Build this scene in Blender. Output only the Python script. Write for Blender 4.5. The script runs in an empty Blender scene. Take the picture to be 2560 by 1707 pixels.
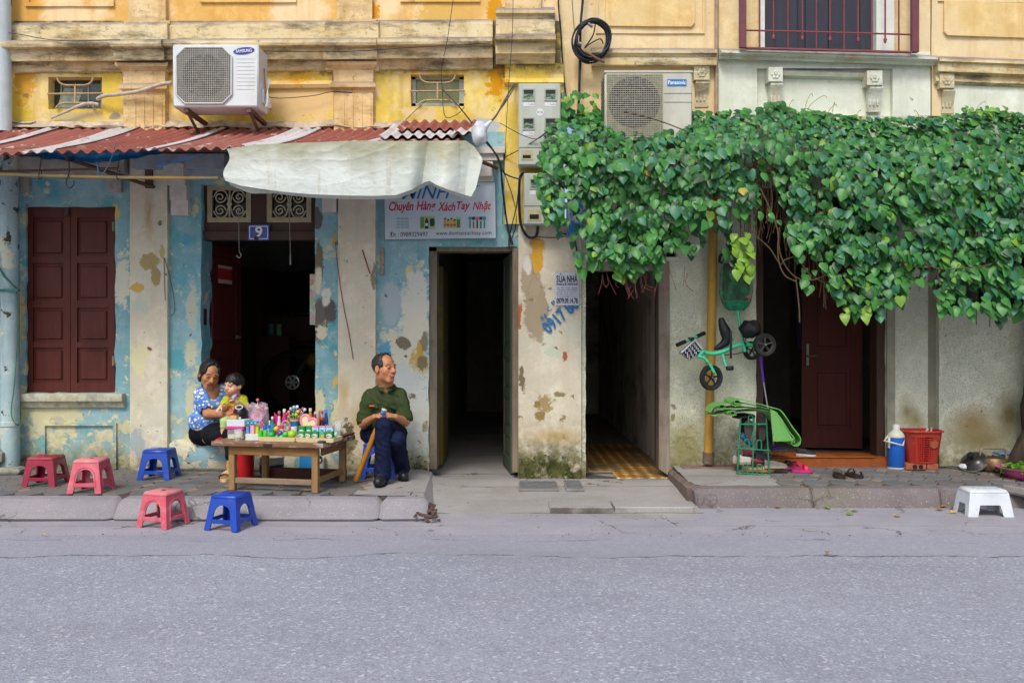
import bpy,bmesh,math,random
import numpy as np
from mathutils import Vector,Matrix,noise as mnoise
# ---------------------------------------------------------------- camera, light, exposure
SC=bpy.context.scene
COL=SC.collection
F,CX,CY,D,HZ=2183.0,1280.0,853.5,7.4,1.08  # focal length in photo pixels, distance to the facade, eye height
cam=bpy.data.cameras.new('camera'); camo=bpy.data.objects.new('camera',cam); COL.objects.link(camo)
camo.location=(0,-D,HZ); camo.rotation_euler=(math.radians(90),0,0)
cam.sensor_width=36; cam.lens=F/2560*36; cam.clip_end=300; cam.clip_start=0.05
SC.camera=camo
SUN_EL,SUN_AZ=50.0,196.0  # azimuth: the side the light comes from, seen from above, 180 = behind the camera
W=bpy.data.worlds.new('World'); SC.world=W; W.use_nodes=True
nt=W.node_tree; nt.nodes.clear()
sky=nt.nodes.new('ShaderNodeTexSky'); sky.sky_type='NISHITA'; sky.sun_disc=False
sky.sun_elevation=math.radians(SUN_EL); sky.sun_rotation=math.radians(SUN_AZ)
sky.air_density=1.0; sky.dust_density=3.5; sky.ozone_density=1.0
bg=nt.nodes.new('ShaderNodeBackground'); bg.inputs[1].default_value=0.12
wo=nt.nodes.new('ShaderNodeOutputWorld')
nt.links.new(sky.outputs[0],bg.inputs[0]); nt.links.new(bg.outputs[0],wo.inputs[0])
sl=bpy.data.lights.new('sun','SUN'); sl.energy=1.3; sl.angle=math.radians(15); sl.color=(1.0,0.975,0.93)
so=bpy.data.objects.new('sun',sl); COL.objects.link(so)
_az,_el=math.radians(SUN_AZ),math.radians(SUN_EL)
_sd=Vector((math.sin(_az)*math.cos(_el),math.cos(_az)*math.cos(_el),math.sin(_el)))
so.rotation_euler=_sd.to_track_quat('Z','Y').to_euler()
so.location=(0,-10,12)
SC.view_settings.view_transform='Standard'; SC.view_settings.look='None'
SC.view_settings.gamma=1.0; SC.view_settings.use_curve_mapping=False
SC.view_settings.exposure=0.5
SC.cycles.max_bounces=6
rnd=random.Random(7)
# ---------------------------------------------------------------- photo pixel -> place
def X(px,Y=0.0):return(px-CX)/F*(D+Y)
def Z(py,Y=0.0):return HZ-(py-CY)/F*(D+Y)
def at(px,py,Y=0.0):return Vector((X(px,Y),Y,Z(py,Y)))
def S(px,Y=0.0):return px/F*(D+Y)
def YG(py,z=0.0):return F*(HZ-z)/(py-CY)-D  # where a point at height z seen at row py stands
def H(h):
 h=h.lstrip('#'); c=[int(h[i:i+2],16)/255 for i in(0,2,4)]
 return tuple((x/12.92 if x<=.04045 else((x+.055)/1.055)**2.4)for x in c)+(1.0,)
 # ---------------------------------------------------------------- materials
class NT:
 def __init__(s,name,rough=.7,spec=.3,metal=0.0):
  s.m=bpy.data.materials.new(name); s.m.use_nodes=True
  s.t=s.m.node_tree; s.N=s.t.nodes
  s.b=s.N['Principled BSDF']
  s.b.inputs['Roughness'].default_value=rough
  s.b.inputs['Specular IOR Level'].default_value=spec
  s.b.inputs['Metallic'].default_value=metal
  s._p=None
 def new(s,ty,**k):
  n=s.N.new(ty)
  for a,v in k.items():setattr(n,a,v)
  return n
 def put(s,sock,v):
  if hasattr(v,'is_linked')or isinstance(v,bpy.types.NodeSocket):s.t.links.new(v,sock)
  elif v is not None:
   try:sock.default_value=v
   except Exception:
    sock.default_value=(v,v,v)if not hasattr(v,'__len__')else tuple(v)[:3]
 def pos(s):
  if s._p is None:s._p=s.new('ShaderNodeNewGeometry').outputs['Position']
  return s._p
 def obj(s):return s.new('ShaderNodeTexCoord').outputs['Object']
 def vm(s,op,a,b=None):
  n=s.new('ShaderNodeVectorMath',operation=op); s.put(n.inputs[0],a)
  if b is not None:
   if op=='SCALE':s.put(n.inputs['Scale'],b)
   else:s.put(n.inputs[1],b)
  return n.outputs['Value']if op in('LENGTH','DOT_PRODUCT','DISTANCE')else n.outputs['Vector']
 def mt(s,op,a,b=0.0,c=None,clamp=False):
  n=s.new('ShaderNodeMath',operation=op,use_clamp=clamp); s.put(n.inputs[0],a); s.put(n.inputs[1],b)
  if c is not None:s.put(n.inputs[2],c)
  return n.outputs[0]
 def noise(s,scale,detail=4,rough=.55,vec=None,col=False,stretch=None):
  n=s.new('ShaderNodeTexNoise'); v=vec if vec is not None else s.pos()
  if stretch:v=s.vm('MULTIPLY',v,stretch)
  s.put(n.inputs['Vector'],v); n.inputs['Scale'].default_value=scale
  n.inputs['Detail'].default_value=detail; n.inputs['Roughness'].default_value=rough
  return n.outputs['Color']if col else n.outputs['Fac']
 def voro(s,scale,vec=None,feature='F1',out='Distance',rnd_=1.0):
  n=s.new('ShaderNodeTexVoronoi',feature=feature); s.put(n.inputs['Vector'],vec if vec is not None else s.pos())
  n.inputs['Scale'].default_value=scale; n.inputs['Randomness'].default_value=rnd_
  return n.outputs[out]
 def mr(s,v,a,b,c=0.0,d=1.0,smooth=False):
  n=s.new('ShaderNodeMapRange',clamp=True)
  if smooth:n.interpolation_type='SMOOTHSTEP'
  for i,q in enumerate((v,a,b,c,d)):s.put(n.inputs[i],q)
  return n.outputs[0]
 def mix(s,f,a,b,mode='MIX'):
  n=s.new('ShaderNodeMix',data_type='RGBA',blend_type=mode)
  s.put(n.inputs[0],f); s.put(n.inputs[6],a); s.put(n.inputs[7],b)
  return n.outputs[2]
 def sep(s,v=None):
  n=s.new('ShaderNodeSeparateXYZ'); s.put(n.inputs[0],v if v is not None else s.pos()); return n.outputs
 def color(s,c):s.put(s.b.inputs['Base Color'],c); return s
 def rough(s,r):s.put(s.b.inputs['Roughness'],r); return s
 def bump(s,h,strength=.3,dist=.01):
  n=s.new('ShaderNodeBump'); s.put(n.inputs['Height'],h)
  n.inputs['Strength'].default_value=strength; n.inputs['Distance'].default_value=dist
  s.t.links.new(n.outputs[0],s.b.inputs['Normal']); return s
_mc={}
def solid(hexc,rough=.5,var=.12,scale=18,spec=.35,metal=0.0,bump=0.0,alpha=1.0,trans=0.0,dirt=None):
 """plain material with a little unevenness of its own"""
 k=(hexc,rough,var,scale,spec,metal,bump,alpha,trans,dirt)
 if k in _mc:return _mc[k]
 n=NT('paint_'+hexc.strip('#'),rough,spec,metal)
 c=H(hexc); lo=tuple(x*(1-var)for x in c[:3])+(1,); hi=tuple(min(1,x*(1+var))for x in c[:3])+(1,)
 f=n.noise(scale,3)
 col=n.mix(n.mr(f,.3,.7),lo,hi)
 if dirt:col=n.mix(n.mr(n.noise(scale*.55,6,.7),.52,.72,0,dirt[1]),col,H(dirt[0]))
 n.color(col)
 if bump:n.bump(n.noise(scale*6,3),bump,.004)
 if alpha<1:n.b.inputs['Alpha'].default_value=alpha
 if trans:n.b.inputs['Transmission Weight'].default_value=trans
 _mc[k]=n.m
 return n.m
def wood(name,a,b,rough=.6,axis=(1,1,1),scale=9,dirt=None,bump=.25):
 n=NT(name,rough,.3)
 g=n.noise(scale,5,.6,stretch=axis)
 col=n.mix(n.mr(g,.3,.7),H(a),H(b))
 if dirt:col=n.mix(n.mr(n.noise(3.5,6,.7),.5,.72,0,dirt[1]),col,H(dirt[0]))
 n.color(col).bump(n.noise(scale*2.2,4,.6,stretch=axis),bump,.004)
 return n.m
def plaster(name,base,alt,big=1.4,streak=None,peels=(),patches=(),dirt=None,specks=None,moss=None,bump=.35,grain=60,rough=.88,tint=None,pits=None):
 """old limewash: uneven coats, runs, flaked places, named patches, stained foot"""
 n=NT(name,rough,.2)
 P=n.pos()
 w1=n.vm('SCALE',n.vm('SUBTRACT',n.noise(7,8,.72,col=True),(.5,.5,.5)),.13)
 Pd=n.vm('ADD',P,w1)
 rag=n.mt('MULTIPLY',n.mt('SUBTRACT',n.noise(15,9,.78),.5),4.0)
 z=n.sep()[2]
 col=n.mix(n.mr(n.noise(big,5,.6),.34,.66),H(base),H(alt))
 col=n.mix(n.mr(n.noise(9,7,.72),.38,.72,0,.4),col,tuple(x*.68 for x in H(base)[:3])+(1,))
 col=n.mix(n.mr(n.noise(4.2,7,.72,vec=n.vm('ADD',P,(5,0,2))),.50,.66,0,.45),col,tuple(min(1,x*1.28+.05)for x in H(alt)[:3])+(1,))
 if tint:col=n.mix(n.mr(n.noise(tint[1],4,.6,vec=Pd),tint[2],tint[2]+.1,0,tint[3]),col,H(tint[0]))
 if streak:
  st=n.noise(streak[2]if len(streak)>2 else 7,5,.65,stretch=(1,1,.09))
  col=n.mix(n.mr(st,.5,.75,0,streak[1]),col,H(streak[0]))
 hsum=n.mr(n.noise(grain,4,.6),0,1,0,.5)
 for(c,thr,sc,zlo,zhi,amt)in peels:
  f=n.noise(sc,7,.62,vec=Pd)
  lift=n.mr(z,zlo,zhi,0,1)
  t=n.mt('ADD',f,n.mt('MULTIPLY',lift,amt))
  msk=n.mr(t,thr,thr+.025)
  col=n.mix(msk,col,H(c)); hsum=n.mt('SUBTRACT',hsum,n.mt('MULTIPLY',msk,.5))
 for(px,py,rx,ry,c,soft)in patches:
  cv=(X(px),0,Z(py))
  d=n.vm('LENGTH',n.vm('MULTIPLY',n.vm('SUBTRACT',Pd,cv),(1/S(rx),0,1/S(ry))))
  msk=n.mr(n.mt('ADD',n.mt('SUBTRACT',1.0,d),rag),-.05,.12)if soft>=.25 and soft<.75 else n.mr(n.mt('SUBTRACT',d,n.mt('MULTIPLY',rag,.3 if soft<.25 else .0)),1.0-soft,1.0+soft*.3,1,0)
  col=n.mix(msk,col,H(c))
  if soft<.3:hsum=n.mt('SUBTRACT',hsum,n.mt('MULTIPLY',msk,.8))
 if pits:
  v=n.noise(pits[1],2,.5)
  m2=n.mr(v,pits[2],pits[2]+.06,0,pits[3]); col=n.mix(m2,col,H(pits[0])); hsum=n.mt('SUBTRACT',hsum,m2)
 if specks:
  v=n.noise(specks[1],3,.5,vec=Pd)
  m3=n.mr(v,specks[2],specks[2]+.03); col=n.mix(m3,col,H(specks[0])); hsum=n.mt('SUBTRACT',hsum,m3)
 if dirt:
  zz=n.mt('ADD',z,n.mt('MULTIPLY',n.mt('SUBTRACT',n.noise(4,6,.7),.5),dirt[3]))
  col=n.mix(n.mr(zz,dirt[1],dirt[2],1,0),col,n.mix(n.mr(n.noise(20,5,.7),.4,.6),H(dirt[0]),col))
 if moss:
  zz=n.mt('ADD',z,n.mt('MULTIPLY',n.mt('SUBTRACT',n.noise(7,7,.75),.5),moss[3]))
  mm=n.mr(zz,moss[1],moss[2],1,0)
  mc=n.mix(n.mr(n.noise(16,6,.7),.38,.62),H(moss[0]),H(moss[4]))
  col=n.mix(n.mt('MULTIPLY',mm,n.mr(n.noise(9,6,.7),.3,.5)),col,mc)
 n.color(col).bump(hsum,bump,.02)
 return n.m
 # ---------------------------------------------------------------- geometry
def origin_of(o):
 v=Vector((0,0,0))
 while o is not None:v=v+Vector(o.location); o=o.parent
 return v
def link(o,parent=None):
 COL.objects.link(o)
 if parent is not None:o.parent=parent
 return o
def tag(o,label=None,cat=None,group=None,kind=None):
 if label:o['label']=label
 if cat:o['category']=cat
 if group:o['group']=group
 if kind:o['kind']=kind
 return o
def empty(name,loc,label=None,cat=None,group=None,kind=None):
 o=bpy.data.objects.new(name,None); o.location=loc; o.empty_display_size=.1
 COL.objects.link(o); return tag(o,label,cat,group,kind)
def frame_of(d):
 d=d.normalized()
 up=Vector((0,0,1))if abs(d.z)<.95 else Vector((1,0,0))
 a=d.cross(up).normalized(); return a,d.cross(a).normalized()
class MB:
 def __init__(s):s.v=[]; s.f=[]; s.mi=[]
 def add(s,vs,fs,m=0,M=None):
  o=len(s.v)
  for p in vs:
   p=Vector(p); s.v.append(M@p if M is not None else p)
  for f in fs:s.f.append([i+o for i in f]); s.mi.append(m)
  return s
 def box(s,x0,x1,y0,y1,z0,z1,m=0,ch=0.0,M=None):
  c=Vector(((x0+x1)/2,(y0+y1)/2,(z0+z1)/2)); h=(abs(x1-x0)/2,abs(y1-y0)/2,abs(z1-z0)/2)
  return s.cbox(c,h,ch,m,M)
 def cbox(s,c,h,ch=0.0,m=0,M=None,top=1.0):
  hx,hy,hz=h
  if ch<=0:
   vs=[(c[0]+a*hx*(top if cc>0 else 1),c[1]+b*hy*(top if cc>0 else 1),c[2]+cc*hz)for a in(-1,1)for b in(-1,1)for cc in(-1,1)]
   return s.add(vs,[(0,1,3,2),(4,6,7,5),(0,4,5,1),(2,3,7,6),(0,2,6,4),(1,5,7,3)],m,M)
  ch=min(ch,hx*.95,hy*.95,hz*.95)
  vs=[]; idx={}
  for a in(-1,1):
   for b in(-1,1):
    for cc in(-1,1):
     t=top if cc>0 else 1
     for ax in range(3):
      p=[hx-ch,hy-ch,hz-ch]; p[ax]+=ch
      idx[(a,b,cc,ax)]=len(vs)
      vs.append((c[0]+a*p[0]*t,c[1]+b*p[1]*t,c[2]+cc*p[2]))
  fs=[]
  def q(keys,n):
   f=[idx[k]for k in keys]
   p=[Vector(vs[i])for i in f]
   nn=(p[1]-p[0]).cross(p[2]-p[0])
   if nn.dot(Vector(n))<0:f.reverse()
   fs.append(f)
  R=[(-1,-1),(1,-1),(1,1),(-1,1)]
  for sgn in(-1,1):
   q([(sgn,u,v,0)for u,v in R],(sgn,0,0)); q([(u,sgn,v,1)for u,v in R],(0,sgn,0)); q([(u,v,sgn,2)for u,v in R],(0,0,sgn))
  for u in(-1,1):
   for v in(-1,1):
    q([(u,v,-1,0),(u,v,1,0),(u,v,1,1),(u,v,-1,1)],(u,v,0))
    q([(u,-1,v,0),(u,1,v,0),(u,1,v,2),(u,-1,v,2)],(u,0,v))
    q([(-1,u,v,1),(1,u,v,1),(1,u,v,2),(-1,u,v,2)],(0,u,v))
    for w in(-1,1):q([(u,v,w,0),(u,v,w,1),(u,v,w,2)],(u,v,w))
  return s.add(vs,fs,m,M)
 def hexa(s,p,m=0):
  """eight corners: front face 0..3 (counter-clockwise seen from -Y), back face 4..7"""
  return s.add(p,[(0,1,2,3),(5,4,7,6),(4,0,3,7),(1,5,6,2),(3,2,6,7),(4,5,1,0)],m)
 def slab(s,pxl,pxr,yt_l,yb_l,yt_r,yb_r,Yf,Yb,m=0):
  """a block whose front face covers those photo pixels at distance Yf and which runs back to Yb"""
  a,b,c,d=at(pxl,yb_l,Yf),at(pxr,yb_r,Yf),at(pxr,yt_r,Yf),at(pxl,yt_l,Yf)
  k=[Vector((v.x,Yb,v.z))for v in(a,b,c,d)]
  return s.hexa([a,b,c,d]+k,m)
 def tube(s,pts,r,n=8,m=0,cap=True,flat=1.0):
  pts=[Vector(p)for p in pts]
  if len(pts)<2:return s
  rs=r if isinstance(r,(list,tuple))else[r]*len(pts)
  a,b=frame_of(pts[1]-pts[0]); vs=[]; fs=[]
  for i,p in enumerate(pts):
   d=(pts[min(i+1,len(pts)-1)]-pts[max(i-1,0)])
   if d.length<1e-9:d=Vector((0,0,1))
   d.normalize()
   a=(a-d*a.dot(d)); a=a.normalized()if a.length>1e-6 else frame_of(d)[0]
   b=d.cross(a)
   for k in range(n):
    t=2*math.pi*k/n
    vs.append(p+(a*math.cos(t)+b*math.sin(t)*flat)*rs[i])
  for i in range(len(pts)-1):
   for k in range(n):
    k2=(k+1)%n
    fs.append((i*n+k,i*n+k2,(i+1)*n+k2,(i+1)*n+k))
  if cap:
   fs.append(list(range(n-1,-1,-1))); fs.append([(len(pts)-1)*n+k for k in range(n)])
  return s.add(vs,fs,m)
 def lathe(s,prof,c=(0,0,0),n=16,m=0,M=None,cap=True,sx=1.0,sy=1.0):
  vs=[]; fs=[]
  for(r,z)in prof:
   for k in range(n):
    t=2*math.pi*k/n; vs.append((c[0]+r*math.cos(t)*sx,c[1]+r*math.sin(t)*sy,c[2]+z))
  for i in range(len(prof)-1):
   for k in range(n):
    k2=(k+1)%n; fs.append((i*n+k,i*n+k2,(i+1)*n+k2,(i+1)*n+k))
  if cap:
   if prof[0][0]>1e-5:fs.append(list(range(n-1,-1,-1)))
   if prof[-1][0]>1e-5:fs.append([(len(prof)-1)*n+k for k in range(n)])
  return s.add(vs,fs,m,M)
 def ball(s,c,r,n=12,m=0,M=None,sx=1,sy=1,sz=1):
  prof=[(max(1e-6,r*math.cos(t)),r*math.sin(t)*sz)for t in[math.pi*(i/(n//2)-.5)for i in range(n//2+1)]]
  return s.lathe(prof,c,n,m,M,cap=False,sx=sx,sy=sy)
 def prism(s,poly,y0,y1,m=0,M=None):
  """polygon in the XZ plane, counter-clockwise seen from -Y, extruded from y0 (front) to y1"""
  n=len(poly); vs=[(p[0],y0,p[1])for p in poly]+[(p[0],y1,p[1])for p in poly]
  fs=[list(range(n)),list(range(2*n-1,n-1,-1))]
  for i in range(n):
   j=(i+1)%n; fs.append((i,i+n,j+n,j))
  return s.add(vs,fs,m,M)
 def grid(s,fn,nu,nv,m=0,two=0.0):
  vs=[fn(i/nu,j/nv)for j in range(nv+1)for i in range(nu+1)]
  fs=[(j*(nu+1)+i,j*(nu+1)+i+1,(j+1)*(nu+1)+i+1,(j+1)*(nu+1)+i)for j in range(nv)for i in range(nu)]
  return s.add(vs,fs,m)
 def wall(s,xs,zs,holes,y0,y1,step=.09,wob=.004,m=0,edge=.005,seed=0.0):
  """wall slab between xs and zs with rectangular openings, slightly uneven as old plaster is"""
  bx={xs[0],xs[1]}; bz={zs[0],zs[1]}
  for h in holes:
   for v in h[:2]:
    if xs[0]<v<xs[1]:bx.add(v)
   for v in h[2:]:
    if zs[0]<v<zs[1]:bz.add(v)
  def fine(b):
   b=sorted(b); out=[]
   for a,c in zip(b,b[1:]):
    k=max(1,int((c-a)/step+.5)); out+=[a+(c-a)*i/k for i in range(k)]
   return out+[b[-1]]
  gx,gz=fine(bx),fine(bz); nx,nz=len(gx),len(gz)
  solidc=[[not any(h[0]<(gx[i]+gx[i+1])/2<h[1]and h[2]<(gz[j]+gz[j+1])/2<h[3]for h in holes)for j in range(nz-1)]for i in range(nx-1)]
  ed=edge
  def P(i,j,y):
   x,z=gx[i],gz[j]
   q=Vector((x*2.1+seed,seed*.7,z*2.1))
   dy=mnoise.noise(q)*wob*2+mnoise.noise(q*4.3)*wob
   onb=(0<i<nx-1)and(0<j<nz-1)and not(solidc[i-1][j-1]==solidc[i][j-1]==solidc[i-1][j]==solidc[i][j])
   if onb and ed:return(x+mnoise.noise(q*5+Vector((9,0,0)))*ed,y+(dy if y==y0 else 0),z+mnoise.noise(q*5+Vector((0,7,0)))*ed*.6)
   return(x,y+(dy if y==y0 else 0),z)
  base=len(s.v); ids={}
  def V(i,j,y):
   k=(i,j,y)
   if k not in ids:ids[k]=len(s.v); s.v.append(Vector(P(i,j,y)))
   return ids[k]
  def fadd(f):s.f.append(f); s.mi.append(m)
  for i in range(nx-1):
   for j in range(nz-1):
    if not solidc[i][j]:continue
    fadd([V(i,j,y0),V(i+1,j,y0),V(i+1,j+1,y0),V(i,j+1,y0)])
    fadd([V(i,j,y1),V(i,j+1,y1),V(i+1,j+1,y1),V(i+1,j,y1)])
    for(di,dj,a,b)in((-1,0,(i,j+1),(i,j)),(1,0,(i+1,j),(i+1,j+1)),(0,-1,(i,j),(i+1,j)),(0,1,(i+1,j+1),(i,j+1))):
     ii,jj=i+di,j+dj
     if 0<=ii<nx-1 and 0<=jj<nz-1 and solidc[ii][jj]:continue
     fadd([V(*b,y0),V(*a,y0),V(*a,y1),V(*b,y1)])
  return s
 def build(s,name,mats,parent=None,smooth=None,kind=None):
  if not isinstance(mats,(list,tuple)):mats=[mats]
  me=bpy.data.meshes.new(name)
  off=origin_of(parent)if parent is not None else Vector((0,0,0))
  me.from_pydata([tuple(p-off)for p in s.v],[],s.f)
  for q in mats:me.materials.append(q)
  if len(mats)>1:me.polygons.foreach_set('material_index',s.mi)
  me.update()
  bm=bmesh.new(); bm.from_mesh(me); bmesh.ops.recalc_face_normals(bm,faces=bm.faces); bm.to_mesh(me); bm.free()
  if smooth:
   me.polygons.foreach_set('use_smooth',[True]*len(me.polygons)); me.set_sharp_from_angle(angle=math.radians(smooth))
  o=bpy.data.objects.new(name,me); link(o,parent)
  if kind:o['kind']=kind
  return o
 def thing(s,name,mats,label,cat,group=None,smooth=None,kind=None):
  """a thing that is one mesh, its origin at its base"""
  xs=[p.x for p in s.v]; ys=[p.y for p in s.v]; zs=[p.z for p in s.v]
  c=Vector(((min(xs)+max(xs))/2,(min(ys)+max(ys))/2,min(zs)))
  for i in range(len(s.v)):s.v[i]=s.v[i]-c
  o=s.build(name,mats,None,smooth); o.location=c
  return tag(o,label,cat,group,kind)
def copy_tree(o,parent=None):
 c=o.copy(); COL.objects.link(c); c.parent=parent
 for ch in list(o.children):copy_tree(ch,c)
 return c
def curve_pts(keys,n=8):
 """smooth path through the points"""
 k=[Vector(p)for p in keys]; out=[]
 for i in range(len(k)-1):
  p0,p1,p2,p3=k[max(i-1,0)],k[i],k[i+1],k[min(i+2,len(k)-1)]
  for j in range(n):
   t=j/n
   out.append(.5*((2*p1)+(p2-p0)*t+(2*p0-5*p1+4*p2-p3)*t*t+(3*p1-p0-3*p2+p3)*t**3))
 return out+[k[-1]]
def text(name,body,x0,x1,z0,z1,y,mat,parent,shear=0.0,M=None,offset=0.0,depth=.0012):
 """lettering fitted to a rectangle on a plane facing the street"""
 cu=bpy.data.curves.new(name,'FONT'); cu.body=body; cu.shear=shear; cu.size=1; cu.offset=offset; cu.resolution_u=3
 t=bpy.data.objects.new(name+'_src',cu); COL.objects.link(t)
 dg=bpy.context.evaluated_depsgraph_get(); dg.update()
 me=bpy.data.meshes.new_from_object(t.evaluated_get(dg)); bpy.data.objects.remove(t)
 n=len(me.vertices)
 co=np.empty(n*3); me.vertices.foreach_get('co',co); co=co.reshape(-1,3)
 if n==0:return None
 lo,hi=co.min(0),co.max(0)
 q=np.zeros_like(co)
 q[:,0]=x0+(co[:,0]-lo[0])/max(1e-6,hi[0]-lo[0])*(x1-x0)
 q[:,2]=z0+(co[:,1]-lo[1])/max(1e-6,hi[1]-lo[1])*(z1-z0)
 q[:,1]=y
 off=origin_of(parent)if parent is not None else Vector((0,0,0))
 if M is not None:q=np.array([tuple(M@Vector(p))for p in q])
 q=q-np.array(off)
 me.vertices.foreach_set('co',q.ravel()); me.materials.clear(); me.materials.append(mat); me.name=name; me.update()
 o=bpy.data.objects.new(name,me); link(o,parent); return o
 # ================================================================ ground
ROADZ=-.145
def asphalt():
 n=NT('asphalt',.85,.35); P=n.pos(); y=n.sep()[1]
 v=n.voro(120,out='Color'); g=n.sep(v)[0]
 d=n.voro(120)
 g2=n.noise(110,3,.6)
 base=n.mix(n.mr(n.noise(.8,5,.6),.35,.65),H('9094a0'),H('9a9da8'))
 base=n.mix(n.mr(n.noise(6,6,.7),.4,.75,0,.35),base,H('7f7b86'))
 col=n.mix(n.mr(g,.6,.95,0,.6),base,H('b9b9c4'))
 col=n.mix(n.mr(n.sep(v)[1],.74,.95,0,.5),col,H('6c6c77'))
 col=n.mix(n.mr(n.sep(n.voro(75,out='Color'))[0],.94,.98,0,.55),col,H('d3d0d2'))
 # older strip beside the gutter, worn smoother, with its ragged edge
 yw=n.mt('ADD',y,n.mt('MULTIPLY',n.mt('SUBTRACT',n.noise(.9,7,.62),.5),.5))
 old=n.mr(yw,-2.42,-2.40)
 col=n.mix(n.mt('MULTIPLY',old,.65),col,n.mix(n.mr(n.noise(45,4,.7),.35,.65),H('a09fa9'),H('92919c')))
 crack=n.mr(n.mt('ABSOLUTE',n.mt('ADD',yw,2.41)),.004,.012,1,0)
 col=n.mix(n.mt('MULTIPLY',crack,n.mr(n.noise(3,3),.4,.55)),col,H('4a464c'))
 yw2=n.mt('ADD',y,n.mt('MULTIPLY',n.mt('SUBTRACT',n.noise(1.1,7,.62,vec=n.vm('ADD',P,(7,0,0))),.5),.6))
 c2=n.mr(n.mt('ABSOLUTE',n.mt('ADD',yw2,2.02)),.002,.012,1,0)
 col=n.mix(n.mt('MULTIPLY',c2,n.mr(n.noise(2,3),.5,.6,0,.7)),col,H('635e63'))
 col=n.mix(n.mr(n.noise(.55,6,.65,vec=n.vm('ADD',P,(2,9,0)),stretch=(.5,1.6,1)),.5,.7,0,.35),col,H('7a7880'))
 col=n.mix(n.mr(n.noise(3.1,7,.75,vec=n.vm('ADD',P,(1,4,0))),.60,.72,0,.3),col,H('a5a4ab'))
 n.color(col)
 n.bump(n.mt('ADD',n.mt('MULTIPLY',d,.9),n.mt('MULTIPLY',g2,.5)),.5,.006)
 return n.m
def concrete(name,a,b,stain,cracks=1.0,joints=()):
 n=NT(name,.9,.25); P=n.pos(); s3=n.sep()
 col=n.mix(n.mr(n.noise(2.2,6,.62),.36,.64),H(a),H(b))
 col=n.mix(n.mr(n.noise(1.1,5,.6,vec=n.vm('ADD',P,(3,8,0)),stretch=(.6,2.2,1)),.5,.68,0,.6),col,H(stain))
 col=n.mix(n.mr(n.noise(120,3,.6),.55,.7,0,.5),col,tuple(x*.6 for x in H(a)[:3])+(1,))
 col=n.mix(n.mr(n.noise(90,2,.6,vec=n.vm('ADD',P,(1,1,5))),.62,.7,0,.5),col,H('c9c2bd'))
 Pd=n.vm('ADD',P,n.vm('SCALE',n.vm('SUBTRACT',n.noise(4,5,.6,col=True),(.5,.5,.5)),.35))
 e=n.voro(1.5,vec=Pd,feature='DISTANCE_TO_EDGE')
 ck=n.mt('MULTIPLY',n.mr(e,.004,.014,1,0),n.mr(n.noise(1.7,3),.5,.58,0,cracks))
 h=n.mt('SUBTRACT',n.noise(70,5,.65),n.mt('MULTIPLY',ck,2))
 yw=n.mt('ADD',s3[1],n.mt('MULTIPLY',n.mt('SUBTRACT',n.noise(1.4,6,.6),.5),.09))
 for(yj,w,amt)in joints:
  j=n.mt('MULTIPLY',n.mr(n.mt('ABSOLUTE',n.mt('SUBTRACT',yw,yj)),w*.4,w,1,0),n.mr(n.noise(1.9,4,.6),.4,.5,0,amt))
  ck=n.mt('MAXIMUM',ck,j)
 col=n.mix(ck,col,H('4d463f'))
 n.color(col).bump(h,.35,.008)
 return n.m
M_asphalt=asphalt()
M_gutter=concrete('gutter_concrete','96949c','a29fa6','8b8890',.8,[(-1.62,.008,.35)])
M_ramp=concrete('ramp_concrete','96938f','a3a09e','7c7972',.9,[(-.35,.012,.7),(-1.2,.014,.8)])
M_kerb=concrete('kerb_concrete','8b888c','979498','7b7779',.6)
M_kerbr=concrete('kerb_stone_mossy','6d6567','7d7575','6b6d50',.6)
def sheet(name,x0,x1,y0,y1,z,mat,nx=1,ny=1,zf=None):
 mb=MB(); mb.grid(lambda u,v:(x0+(x1-x0)*u,y0+(y1-y0)*v,z if zf is None else zf(x0+(x1-x0)*u,y0+(y1-y0)*v)),nx,ny)
 o=mb.build(name,mat,None,60); return tag(o,kind='structure')
sheet('ground',-60,60,-60,60,ROADZ-.02,solid('6e6a66',.9))
sheet('road',-40,40,-30,-1.86,ROADZ,M_asphalt,80,40)
# gutter strip of poured concrete, not quite level
sheet('gutter',-8,8,-1.9,.1,ROADZ+.004,M_gutter,200,12,lambda x,y:ROADZ-.004 if y<-1.89 else ROADZ+.005+.006*mnoise.noise(Vector((x*1.3,y*2,0))))
for v in bpy.data.objects['gutter'].data.vertices:
 if v.co.y<-1.65:v.co.y+=.10*mnoise.noise(Vector((v.co.x*.9,0,5)))+.05*mnoise.noise(Vector((v.co.x*4,0,2)))
 # ramp in front of the two passages
RX0,RX1=-.72,1.36
def rampz(x,y):
 t=min(1,max(0,(y+1.42)/1.42)); t=t*t*(3-2*t)
 e=.0
 if x<-.45:e=.045*max(0,(-.45-x)/.27)*(1 if y<-.02 else 0)
 return ROADZ+.003+.064*t+e*t+.006*mnoise.noise(Vector((x*2,y*2,3)))
sheet('ramp',RX0,RX1,-1.5,.24,0,M_ramp,40,34,rampz)
sl_=MB();
for(a,b)in((.27,.72),(.735,1.30)):
 sl_.box(a,b,-1.19+.01*a,-.9,ROADZ,ROADZ+.048,0,.008)
tag(sl_.build('ramp_slab',M_ramp),kind='structure')
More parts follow.
